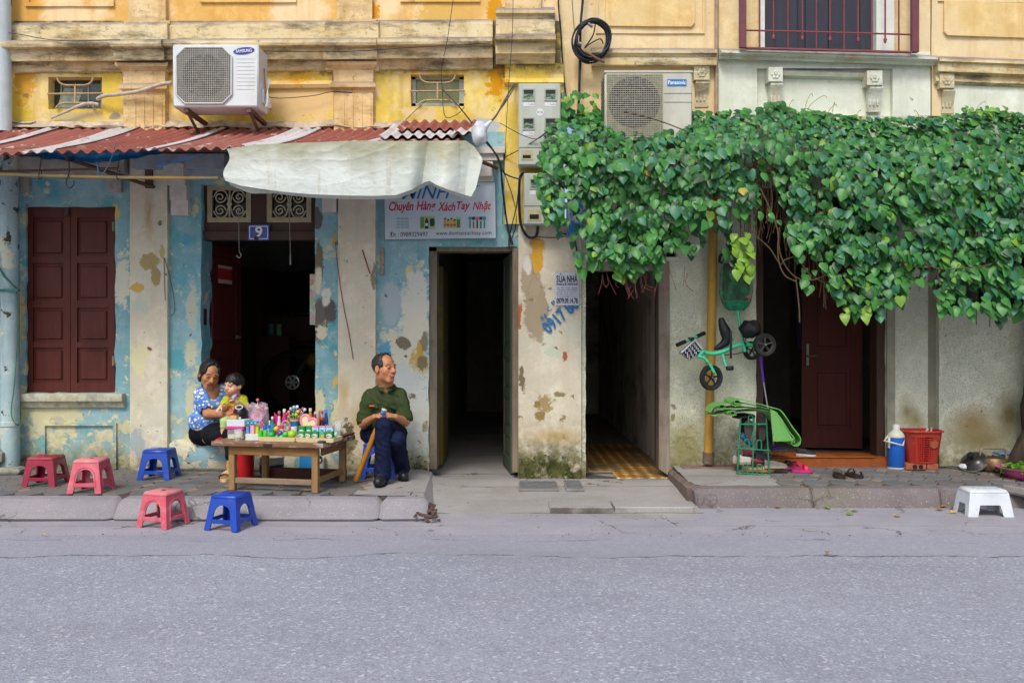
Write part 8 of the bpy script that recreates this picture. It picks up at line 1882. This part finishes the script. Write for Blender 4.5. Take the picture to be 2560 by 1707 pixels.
def head(B,c,A,k=1.0,child=False,ears=True):
 L=lambda x,y,z:c+A@(np.array((x,y,z))*k)
 B.ell(L(0,-.014,.032),np.array((.073,.092,.083))*k,A); B.ell(L(0,.028,-.042),np.array((.060 if not child else .066,.061,.068 if not child else .056))*k,A,k=.03*k)
 if not child:B.cap(L(-.016,.063,-.094),L(.016,.063,-.094),.021*k,k=.02*k);
 else:B.ell(L(0,.066,-.078),np.array((.02,.02,.018))*k,A)
 for sx in(-1,1):
  B.ell(L(sx*.040,.054,-.024 if not child else-.04),np.array((.026,.024,.024))*k,A,k=.02*k)
  B.cap(L(sx*.046,.070,.026),L(sx*.012,.086,.022),.010*k,.009*k,k=.012*k)
  B.ell(L(sx*.032,.091,.004),np.array((.014,.010,.009))*k,A,'sub',.008*k); B.ell(L(sx*.032,.079,.004),np.array((.015,.009,.010))*k,A,k=.004)
  B.ell(L(sx*.012,.096,-.028),np.array((.009,.009,.008))*k,A,k=.008*k)
  if ears:B.ell(L(sx*.076,-.006,-.008),np.array((.010,.020,.032))*k,A,k=.008); B.ell(L(sx*.084,.0,-.006),np.array((.006,.010,.018))*k,A,'sub',.006)
 B.chain([L(0,.086,.012),L(0,.102 if not child else .094,-.014),L(0,.108 if not child else .096,-.024)],[.009*k,.011*k,.013*k],k=.012*k)
 B.cap(L(-.022,.084,-.052),L(.022,.084,-.052),.008*k,k=.01*k); B.cap(L(-.018,.084,-.068),L(.018,.084,-.068),.0085*k,k=.01*k); B.cap(L(-.026,.096,-.060),L(.026,.096,-.060),.004*k,op='sub',k=.005)
 return L
def face_paint(L,A,k,lip=(.82,.55,.52),eye=(.12,.08,.07),smile=False):
 p=[]
 for sx in(-1,1):p+=[(L(sx*.032,.089,.004),np.array((.012,.012,.0042))*k,A,eye,.3),(L(sx*.031,.088,.030),np.array((.019,.016,.0042))*k,A,(.25,.2,.18),.5),(L(sx*.044,.07,-.034),np.array((.024,.024,.02))*k,A,(1.0,.88,.84),.9)]
 return p+[(L(0,.092,-.060),np.array((.025,.02,.0115))*k,A,lip,.35),(L(0,.088,-.060),np.array((.024,.016,.0032))*k,A,(.3,.15,.14),.4)]
def hand(B,w,d,nrm,k=1.0,curl=.6,spread=1.0,thumb=1):
 """palm from the wrist along d, five fingers of their own bending towards nrm"""
 d=unit(d); n=unit(np.array(nrm)-d*(np.array(nrm)@d)); s=np.cross(d,n)*thumb
 B.ell(w+d*.042*k,np.array((.030,.044,.014))*k,np.stack([s,d,n],1),k=.012)
 for i,(off,ln,r)in enumerate(((.027,.062,.0085),(.009,.07,.009),(-.009,.066,.0086),(-.026,.052,.0075))):
  b=w+d*(.078-.006*abs(i-1))*k+s*off*k*spread; d1=unit(d+n*curl*.6+s*off*3*(spread-.8)); d2=unit(d+n*curl*1.9); d3=unit(d*.5+n*curl*2.2)
  B.chain([b-d*.02*k,b,b+d1*ln*.45*k,b+d1*ln*.45*k+d2*ln*.32*k,b+d1*ln*.45*k+d2*ln*.32*k+d3*ln*.25*k],[r*k]*3+[r*.9*k,r*.8*k],k=.004)
 t0=w+d*.022*k+s*.024*k; B.chain([t0,t0+(s*.022+d*.024+n*.014)*k,t0+(s*.022+d*.052+n*.030)*k],[.012*k,.0105*k,.008*k],k=.006)
 # ---------------------------------------------------------------- the man
man=tag(empty('person',V3(958,1190,-.55)),'man in olive green shirt and navy trousers sitting cross legged on a blue stool','person')
SK1=skin_mat('tanned_skin','b87c58','c48a64')
c=V3(961,921,-.52); A=axes((.80,-.60,.03),(.06,.0,1.0))
neck=V3(966,968,-.46); sR,sL=V3(921,985,-.45),V3(1003,981,-.46); eR,eL=V3(909,1060,-.53),V3(1013,1054,-.55); wR,wL=V3(936,1043,-.70),V3(988,1042,-.71)
pel=V3(959,1080,-.40); hR,hL=V3(930,1084,-.40),V3(992,1084,-.40); kL,kR=V3(958,1064,-.80),V3(993,1100,-.74); aL,aR=V3(956,1186,-.79),V3(1006,1174,-.52)
B=SDF((-1.36,-1.05,-.01),(-.72,-.18,1.06),.0048)
L=head(B,c,A,1.0)
B.cap(c+A@np.array((0,-.022,-.06)),neck+np.array((0,.0,.005)),.054,.060,k=.02); B.cap(neck,V3(962,1020,-.43),.055,.09); B.cap(V3(962,1020,-.43),pel,.09,.09)
lo_=np.array((0,0,-.026)); B.cap(sR+lo_,sL+lo_,.030); B.chain([sR+lo_,sR+(eR-sR)*.55,eR,wR],[.028,.034,.037,.025],k=.008); B.chain([sL+lo_,sL+(eL-sL)*.55,eL,wL],[.028,.034,.037,.025],k=.008)
for a,kk,an in((hR,kR,aR),(hL,kL,aL)):B.chain([pel,a,kk,an],[.06,.05,.040,.034])
hand(B,wR,V3(957,1033,-.79)-wR,(.5,.2,-.75),.9,.55,1,1); hand(B,wL,V3(962,1034,-.79)-wL,(-.5,.2,-.75),.9,.55,1,-1)
B.mesh('body',SK1,man,face_paint(L,A,1.0),1)
tm_=MB(); q=[L(x,.0965-abs(x)*.25,-.0575+.004*(x/.02)**2)for x in(-.018,-.009,0,.009,.018)]; tm_.tube([Vector(p)for p in q],.0034,5,0,True); tm_.build('teeth',solid('d9d2c2',.3,.03),man,60)
def hairm(name,cc):n=NT(name,.45,.4); n.color(n.mix(n.mr(n.noise(60,4,.6,stretch=(1,1,.4)),.35,.65),H(cc[0]),H(cc[1]))).bump(n.noise(120,3),.5,.004); return n.m
def hair_cap(c,A,k,cuts,grow=.009,lo=-.07):
 S_=SDF(c-.16*k,c+.17*k,.0042); Lc=lambda x,y,z:c+A@(np.array((x,y,z))*k)
 S_.ell(Lc(0,-.016,.034),(np.array((.074,.094,.085))+grow)*k,A,k=.005)
 for nf,nu,thr in cuts:n1=unit(A@np.array((0,nf,nu))); S_.half(Lc(0,0,0)+n1*thr*k,n1,.0022)
 S_.half(Lc(0,0,lo),-(A@np.array((0,0,1.0)))); return S_,Lc
Hs,_=hair_cap(c,A,1.0,((.95,.30,.050),(.6,-.8,.012)),.006,-.056); Hs.ruffle(.0016,160); Hs.mesh('hair',hairm('greying_black_hair',('1c1918','3a3634')),man,None,1)
mb=MB(); rh=random.Random(4)
for k in range(46):
 x=rh.uniform(-.05,.05); p=L(x,rh.uniform(-.03,.035),.118-abs(x)*.35); d=A@np.array((rh.uniform(-.02,.02),rh.uniform(-.015,.03),rh.uniform(.006,.022))); mb.tube([Vector(p-d*.3),Vector(p+d*.6),Vector(p+d+np.array((0,0,-.006)))],.0011,3)
tag(mb.build('stray_hair',solid('1d1a19',.6),man),kind='stuff')
T=SDF((-1.38,-.98,.24),(-.70,-.18,.92),.005)
ch=V3(963,1006,-.43)
T.ell(ch,(.144,.104,.15),None,k=.03).ell(V3(960,1056,-.42),(.138,.115,.13),None,k=.04).cap(sR+np.array((.022,.01,-.022)),sL+np.array((-.022,.01,-.022)),.048,k=.03).cap(neck+np.array((-.02,.02,-.012)),sR+np.array((.02,.005,-.006)),.040,.036,k=.03).cap(neck+np.array((.02,.02,-.012)),sL+np.array((-.02,.005,-.006)),.040,.036,k=.03).cap(V3(960,1082,-.42)+np.array((-.05,0,0)),V3(960,1082,-.42)+np.array((.05,0,0)),.108,k=.03)
for s_,e_ in((sR,eR),(sL,eL)):
 m=s_+(e_-s_)*.78; T.chain([s_+np.array((0,0,-.012)),s_+(e_-s_)*.4,m],[.046,.051,.054],k=.02); T.cap(m-unit(e_-s_)*.012,m+unit(e_-s_)*.022,.064,.063,k=.004); T.cap(m+unit(e_-s_)*.034,m+unit(e_-s_)*.09,.046,.046,op='sub',k=.004)
T.ruffle(.003,62,(1.2,.6,.5),1); T.half(V3(960,1092,-.42),(0,0,-1))
T.ell(neck+np.array((.006,-.03,.035)),(.054,.060,.06),None,'sub',.008)
M_ol=cloth('olive_cotton','2f3a20','39462a'); T.mesh('shirt',M_ol,man,None,2)
mb=MB(); nb_=Vector(neck)
for sg_ in(-1,1):
 q=[nb_+Vector((sg_*.062*math.sin(a)+.004,.045-.095*(1-math.cos(a))/2-(.03 if a>2.4 else 0),.042-.042*(a/math.pi)**1.2))for a in[math.pi*i/8 for i in range(9)]]
 q2=[p+Vector((sg_*.022,-.012,-.028))for p in q]; n_=len(q)
 mb.add(q+q2+[p+Vector((0,.006,.004))for p in q2+q],[(i,i+1,n_+i+1,n_+i)for i in range(n_-1)])
mb.build('collar',M_ol,man,60)
def patch_on(name,pts,mat,parent,th=.004):mb=MB(); a=[Vector(p)for p in pts]; mb.add(a+[p+Vector((0,th+.02,0))for p in a],[(0,1,2,3),(4,0,3,7),(1,5,6,2),(3,2,6,7),(0,4,5,1)]); return mb.build(name,mat,parent)
M_ol2=cloth('olive_pocket','36422a','414e30')
patch_on('pocket_flap',[V3(922,1018,-.535),V3(944,1020,-.548),V3(944,1013,-.546),V3(922,1012,-.533)],M_ol2,man); patch_on('pocket_flap',[V3(974,1018,-.548),V3(996,1026,-.53),V3(996,1018,-.53),V3(974,1012,-.548)],M_ol2,man)
patch_on('orange_pen',[V3(923,1016,-.545),V3(936,1016,-.553),V3(936,1013,-.553),V3(923,1013,-.545)],solid('d8682a',.4),man)
U=SDF((-1.34,-1.0,.03),(-.74,-.2,.58),.005)
U.cap(pel+np.array((-.055,.0,-.02)),pel+np.array((.055,0,-.02)),.105,k=.02)
U.chain([hR+np.array((-.01,0,0)),kR,kR+(aR-kR)*.5,aR+np.array((0,0,.02))],[.086,.064,.060,.060],k=.02); U.chain([hL,kL,kL+(aL-kL)*.5,aL+np.array((0,0,.0))],[.086,.062,.060,.066],k=.012)
U.ruffle(.0026,60,(1,.6,.7),2); M_nv=cloth('navy_trousers','11172e','182040',.8,.2,18); U.mesh('trousers',M_nv,man,None,2)
def shoe(an,to,parent,mat,solem,k=1.0):
 d=unit((to-an)*np.array((1,1,0))); g=np.array((an[0],an[1],0)); lo=np.minimum(g,to)-.14; hi=np.maximum(g,to)+.14; hi[2]=.16; lo[2]=-.03
 S_=SDF(lo,hi,.0045); heel=g-d*.035*k; toe=g+d*.155*k
 S_.cap(heel+(0,0,.045*k),g+d*.02+(0,0,.08*k),.038*k,.040*k).cap(heel+(0,0,.042*k),toe+(0,0,.036*k),.036*k,.037*k,k=.02).cap(g+d*.03+(0,0,.075*k),toe-d*.05+(0,0,.05*k),.033*k,.03*k,k=.02).half((0,0,.012),(0,0,-1)); S_.mesh('shoe',mat,parent,None,1)
 s=np.cross(d,(0,0,1)); mb=MB(); ol=[]
 for i in range(28):
  a=2*math.pi*i/28; t=math.cos(a); ol.append(Vector(g+d*(.06+.118*t)*k+s*math.sin(a)*.040*k*(1+.12*t)))
 mb.add([p+Vector((0,0,.001))for p in ol]+[p+Vector((0,0,.018))for p in ol],[list(range(27,-1,-1)),list(range(28,56))]+[(i,(i+1)%28,(i+1)%28+28,i+28)for i in range(28)]); mb.build('sole',solem,parent,40)
 mb=MB()
 for i in range(3):p=Vector(g+d*(.045+.025*i)*k+np.array((0,0,(.108-.013*i)*k))); mb.tube([p-Vector(s)*.02,p+Vector((0,0,.004)),p+Vector(s)*.02],.0028,4)
 mb.build('laces',solid('4b463e',.7),parent)
M_lea=NT('worn_black_leather',.42,.4); M_lea.color(M_lea.mix(M_lea.mr(M_lea.noise(20,5),.4,.65),H('15171c'),H('2c2f36'))); M_lea=M_lea.m
shoe(np.array((aL[0]+.004,aL[1]+.02,0)),np.array((X(943,-.95),-.95,0)),man,M_lea,solid('1b1b1c',.8)); shoe(np.array((aR[0],aR[1]+.03,0)),np.array((X(1010,-.68),-.68,0)),man,M_lea,solid('1b1b1c',.8))
mb=blob('x',V3(958,1032,-.815),.022,.012,.017,None,None,None,6,.5); mb.thing('wrapper',solid('3a5fb0',.3,.5,90),'crumpled blue wrapper held in the man\'s fingers','wrapper',smooth=60)
# bamboo water pipe leaning against his lap
p0,p1=Vector((X(889,-.71),-.71,.012)),V3(961,1024,-.72); p1=Vector(p1)
mb=MB(); out=[]; rs=[]
for i in range(25):
 t=i/24; out.append(p0 .lerp(p1,t)); rs.append(.0225*(1.08 if i in(7,15,21)else 1)*(1-.12*t))
mb.tube(out,rs,14); M_pipe=NT('golden_bamboo',.35,.4); M_pipe.color(M_pipe.mix(M_pipe.mr(M_pipe.noise(3,5,.6,stretch=(4,4,1)),.35,.65),H('a8701e'),H('bd8a34'))); wp=mb.thing('water_pipe',M_pipe.m,'golden bamboo water pipe propped between the man\'s knees','pipe',smooth=50)
mb=MB(); d=(p1-p0).normalized(); mb.tube([p1-d*.006,p1+d*.006],.021,14,0); mb.build('pale_rim',solid('d6cdb4',.5),wp,50)
# ---------------------------------------------------------------- the woman
wom=tag(empty('person',V3(512,1100,-.15)),'woman in a blue flowered blouse and black trousers hugging a toddler on the doorstep','person')
SK2=skin_mat('warm_skin','b47a54','c08862')
c=V3(524,936,-.20); A=axes((.52,-.80,-.34),(.22,-.02,1.0))
neck=V3(533,972,-.14); sR,sL=V3(503,984,-.13),V3(560,974,-.10); eR=V3(520,1034,-.25); wR=V3(574,1036,-.37); eL,wL=V3(584,1010,-.06),V3(604,1034,-.18)
pel=V3(516,1080,-.10); k1=V3(587,1088,-.46); a1=V3(577,1168,-.54); k2=V3(545,1092,-.40); a2=V3(520,1093,-.30)
B=SDF((-2.85,-.82,.0),(-2.15,.12,1.05),.005)
L=head(B,c,A,.98); B.cap(c+A@np.array((0,-.02,-.06)),neck,.047,.052,k=.02); B.cap(neck,V3(524,1020,-.12),.055,.08); B.cap(V3(524,1020,-.12),pel,.08,.09); B.cap(sR+(0,0,-.012),sL+(0,0,-.012),.034)
B.chain([sR+(0,0,-.012),eR,wR],[.036,.040,.027],k=.01); B.chain([sL+(0,0,-.012),eL,wL],[.034,.036,.026],k=.01); hand(B,wR,(.9,-.25,.02),(.1,.6,.3),.85,.5,1,-1)
B.chain([pel,k1,k1+(a1-k1)*.35,a1],[.06,.044,.042,.033]); B.chain([pel,k2,a2],[.06,.036,.028])
f1=np.array((a1[0],a1[1],.055)); B.chain([a1,f1+(-.0,.01,0),f1+(-.005,-.10,-.012)],[.034,.034,.026]); B.chain([a2,V3(516,1099,-.31),V3(528,1100,-.36)],[.032,.028,.024])
for i in range(5):B.cap(f1+(-.03+.013*i,-.10,-.014),f1+(-.034+.013*i,-.135+.006*i,-.022),.009,.008,k=.004)
B.mesh('body',SK2,wom,face_paint(L,A,.98,(.85,.5,.5)),1)
Hs,Lh=hair_cap(c,A,.98,((.86,.18,.062),(.75,-.62,.026)),.012,-.075); Hs.ell(Lh(-.01,-.105,.015),(.05,.045,.045),A,k=.02); Hs.ell(Lh(-.055,-.03,-.035),(.026,.045,.05),A,k=.02); Hs.ell(Lh(.055,-.03,-.035),(.026,.045,.05),A,k=.02); Hs.ruffle(.0014,140); Hs.mesh('hair',hairm('black_hair',('100e0e','262220')),wom,None,1)
n=NT('flowered_blouse',.8,.2); wp_=n.vm('ADD',n.pos(),n.vm('SCALE',n.noise(9,2,col=True),.02)); d1=n.voro(29,vec=wp_); ang=n.noise(60,2); r_=n.mt('ADD',d1,n.mt('MULTIPLY',n.mt('SUBTRACT',ang,.5),.5))
col=n.mix(n.mr(n.noise(14,4),.4,.6),H('4a78c4'),H('6f9ad8')); col=n.mix(n.mr(n.mt('ABSOLUTE',n.mt('SUBTRACT',r_,.46)),.02,.06,.6,0),col,H('2a4590')); col=n.mix(n.mr(r_,.36,.42,1,0),col,H('d8dcd6')); col=n.mix(n.mr(d1,.10,.15,1,0),col,H('c9b54a'))
n.color(col).bump(n.mt('ABSOLUTE',n.mt('SUBTRACT',n.noise(13,4,.6,stretch=(1.6,1,.7)),.5)),-.35,.02); M_fl=n.m
T=SDF((-2.82,-.45,.25),(-2.15,.14,.86),.005)
T.ell(V3(526,1012,-.12),(.135,.11,.15),None,k=.04).ell(V3(516,1052,-.12),(.145,.13,.12),None,k=.04).cap(sR+(.015,.01,-.01),sL+(-.01,.01,-.01),.052,k=.03)
m=sR+(eR-sR)*.72; T.chain([sR,m],[.060,.066],k=.02); T.cap(m+unit(eR-sR)*.03,m+unit(eR-sR)*.10,.054,.054,op='sub',k=.004); m2=sL+(eL-sL)*.6; T.chain([sL,m2],[.055,.058],k=.02); T.cap(m2+unit(eL-sL)*.03,m2+unit(eL-sL)*.1,.046,op='sub',k=.004)
T.ruffle(.0028,58,(1.1,.6,.6),3); T.half(V3(516,1074,-.12),(0,0,-1)); T.ell(neck+np.array((.025,-.06,-.015)),(.05,.07,.075),None,'sub',.01); T.mesh('blouse',M_fl,wom,None,2)
U=SDF((-2.8,-.72,.1),(-2.1,.14,.52),.005)
U.cap(pel+(-.04,0,-.01),pel+(.05,0,-.01),.105,k=.02); U.chain([pel+(.03,-.03,0),k1,k1+(a1-k1)*.32,k1+(a1-k1)*.62],[.088,.070,.062,.058],k=.02); U.chain([pel,k2,k2+(a2-k2)*.9],[.086,.066,.052],k=.02); U.ruffle(.002,60,seed=4); U.mesh('trousers',cloth('black_trousers','0f1016','171922',.85,.2,18),wom,None,2)
mb=MB(); g=np.array((a1[0]-.002,a1[1]-.03,0)); ol=[Vector(g+np.array((.047*math.sin(a)*(1+.12*math.cos(a)),-.125*math.cos(a)-.02,0)))for a in[2*math.pi*i/26 for i in range(26)]]
mb.add([p+Vector((0,0,.002))for p in ol]+[p+Vector((0,0,.026))for p in ol],[list(range(26)),list(range(51,25,-1))]+[(i,i+26,(i+1)%26+26,(i+1)%26)for i in range(26)])
mb.grid(lambda u,v:Vector(g)+Vector((.052*math.cos(math.pi*u),-.115+.085*v,.02+.046*math.sin(math.pi*u)**.7*(1+.25*v))),12,5); mb.build('slipper',solid('cdb98a',.75,.15,50,bump=.3),wom,50)
# ---------------------------------------------------------------- the toddler
kid=tag(empty('person',V3(580,1050,-.28)),'toddler in a lime yellow top and red shoes sitting on the woman\'s lap','person')
SK3=skin_mat('child_skin','d6a584','dfb392')
c=V3(585,963,-.32); A=axes((-.50,-.86,-.04),(.05,0,1.0)); kk=.80
neck=V3(590,990,-.285); ch=V3(586,1016,-.28); pel=V3(580,1046,-.28); s1_,s2_=V3(569,999,-.29),V3(607,997,-.27); e1,w1=V3(560,1018,-.36),V3(553,1017,-.41); e2,w2=V3(613,1022,-.34),V3(592,1006,-.43); kn,an=V3(562,1054,-.43),V3(558,1090,-.43); kn2,an2=V3(596,1056,-.43),V3(597,1088,-.42)
B=SDF((-2.5,-.58,.18),(-2.05,-.12,.88),.0042)
L=head(B,c,A,kk,True); B.cap(c+A@np.array((0,-.015,-.04)),neck,.032,.034,k=.02); B.cap(neck,ch,.035,.06); B.cap(ch,pel,.06,.065); B.cap(s1_,s2_,.026)
B.chain([s1_,e1,w1],[.027,.025,.02],k=.008); B.chain([s2_,e2,w2],[.027,.026,.02],k=.008); hand(B,w1,V3(546,1022,-.44)-w1,(0,-.2,-1),.55,.5); hand(B,w2,V3(581,1000,-.46)-w2,(-.4,-.6,.2),.55,.8,1,-1)
B.chain([pel,kn,an],[.045,.029,.024]); B.chain([pel,kn2,an2],[.045,.029,.024]); B.mesh('body',SK3,kid,face_paint(L,A,kk,(1.0,.55,.5)),1)
Hs,Lh=hair_cap(c,A,kk,((.50,-.85,.008),),.011,-.05); Hs.ell(Lh(.062,.0,.0),(.016,.03,.05),A,k=.012); Hs.ruffle(.0012,150); Hs.mesh('hair',hairm('toddler_black_hair',('0f0d0d','221e1c')),kid,None,1)
T=SDF((-2.5,-.46,.36),(-2.08,-.14,.76),.0045); T.ell(ch,(.078,.066,.085),None,k=.03).ell(pel+(0,0,.02),(.085,.078,.07),None,k=.03).cap(s1_+(.01,0,-.005),s2_+(-.01,0,-.005),.036,k=.02)
for s_,e_ in((s1_,e1),(s2_,e2)):m=s_+(e_-s_)*.7; T.cap(s_,m,.037,.041,k=.012); T.cap(m+unit(e_-s_)*.016,m+unit(e_-s_)*.06,.03,op='sub',k=.004)
T.ruffle(.0028,50,seed=5); T.ell(neck+np.array((-.006,-.02,.018)),(.036,.04,.034),None,'sub',.006); T.half(V3(580,1054,-.28),(0,0,-1))
n=NT('lime_top',.8,.2); vv=n.vm('LENGTH',n.vm('MULTIPLY',n.vm('SUBTRACT',n.vm('ADD',n.pos(),n.vm('SCALE',n.noise(40,3,col=True),.03)),tuple(V3(577,1020,-.33)+.015)),(20,6,34))); n.color(n.mix(n.mr(vv,.8,1.0,.85,0),n.mix(n.mr(n.noise(16,4),.4,.6),H('a3a81a'),H('b9bd2c')),n.mix(n.mr(n.noise(70,3),.45,.55),H('c23a5a'),H('d8844a')))); T.mesh('top',n.m,kid,None,2)
U=SDF((-2.5,-.52,.30),(-2.1,-.16,.54),.0045); U.cap(pel+(-.02,0,0),pel+(.02,0,0),.078,k=.02); U.chain([pel,kn,kn+(an-kn)*.3],[.055,.034,.033]); U.chain([pel,kn2,kn2+(an2-kn2)*.3],[.055,.034,.033]); U.mesh('leggings',cloth('pale_lime_leggings','a9c07a','b9cc8c'),kid,None,2)
for q in(an,an2):S_=SDF(q-.09,q+.08,.004); S_.cap(q+(.01,.01,-.022),q+(-.025,-.05,-.038),.026,.027); S_.mesh('shoe',solid('b31f2c',.5,.12),kid,None,1)
mb=MB(); a,b=Vector(V3(572,1004,-.455)),Vector(V3(595,985,-.44)); ax=(b-a); mb.tube([a,a+ax*.05,a+ax*.92,b],[.012,.016,.016,.010],12); e=mb.thing('drink_bottle',solid('c23a7a',.35,.2,60),'pink and blue packet held in the toddler\'s hand','packet',smooth=50)
mb=MB(); mb.tube([a+ax*.45,a+ax*.78],.0166,12); mb.build('blue_label',solid('7fb0d8',.4,.4,90),e,50)
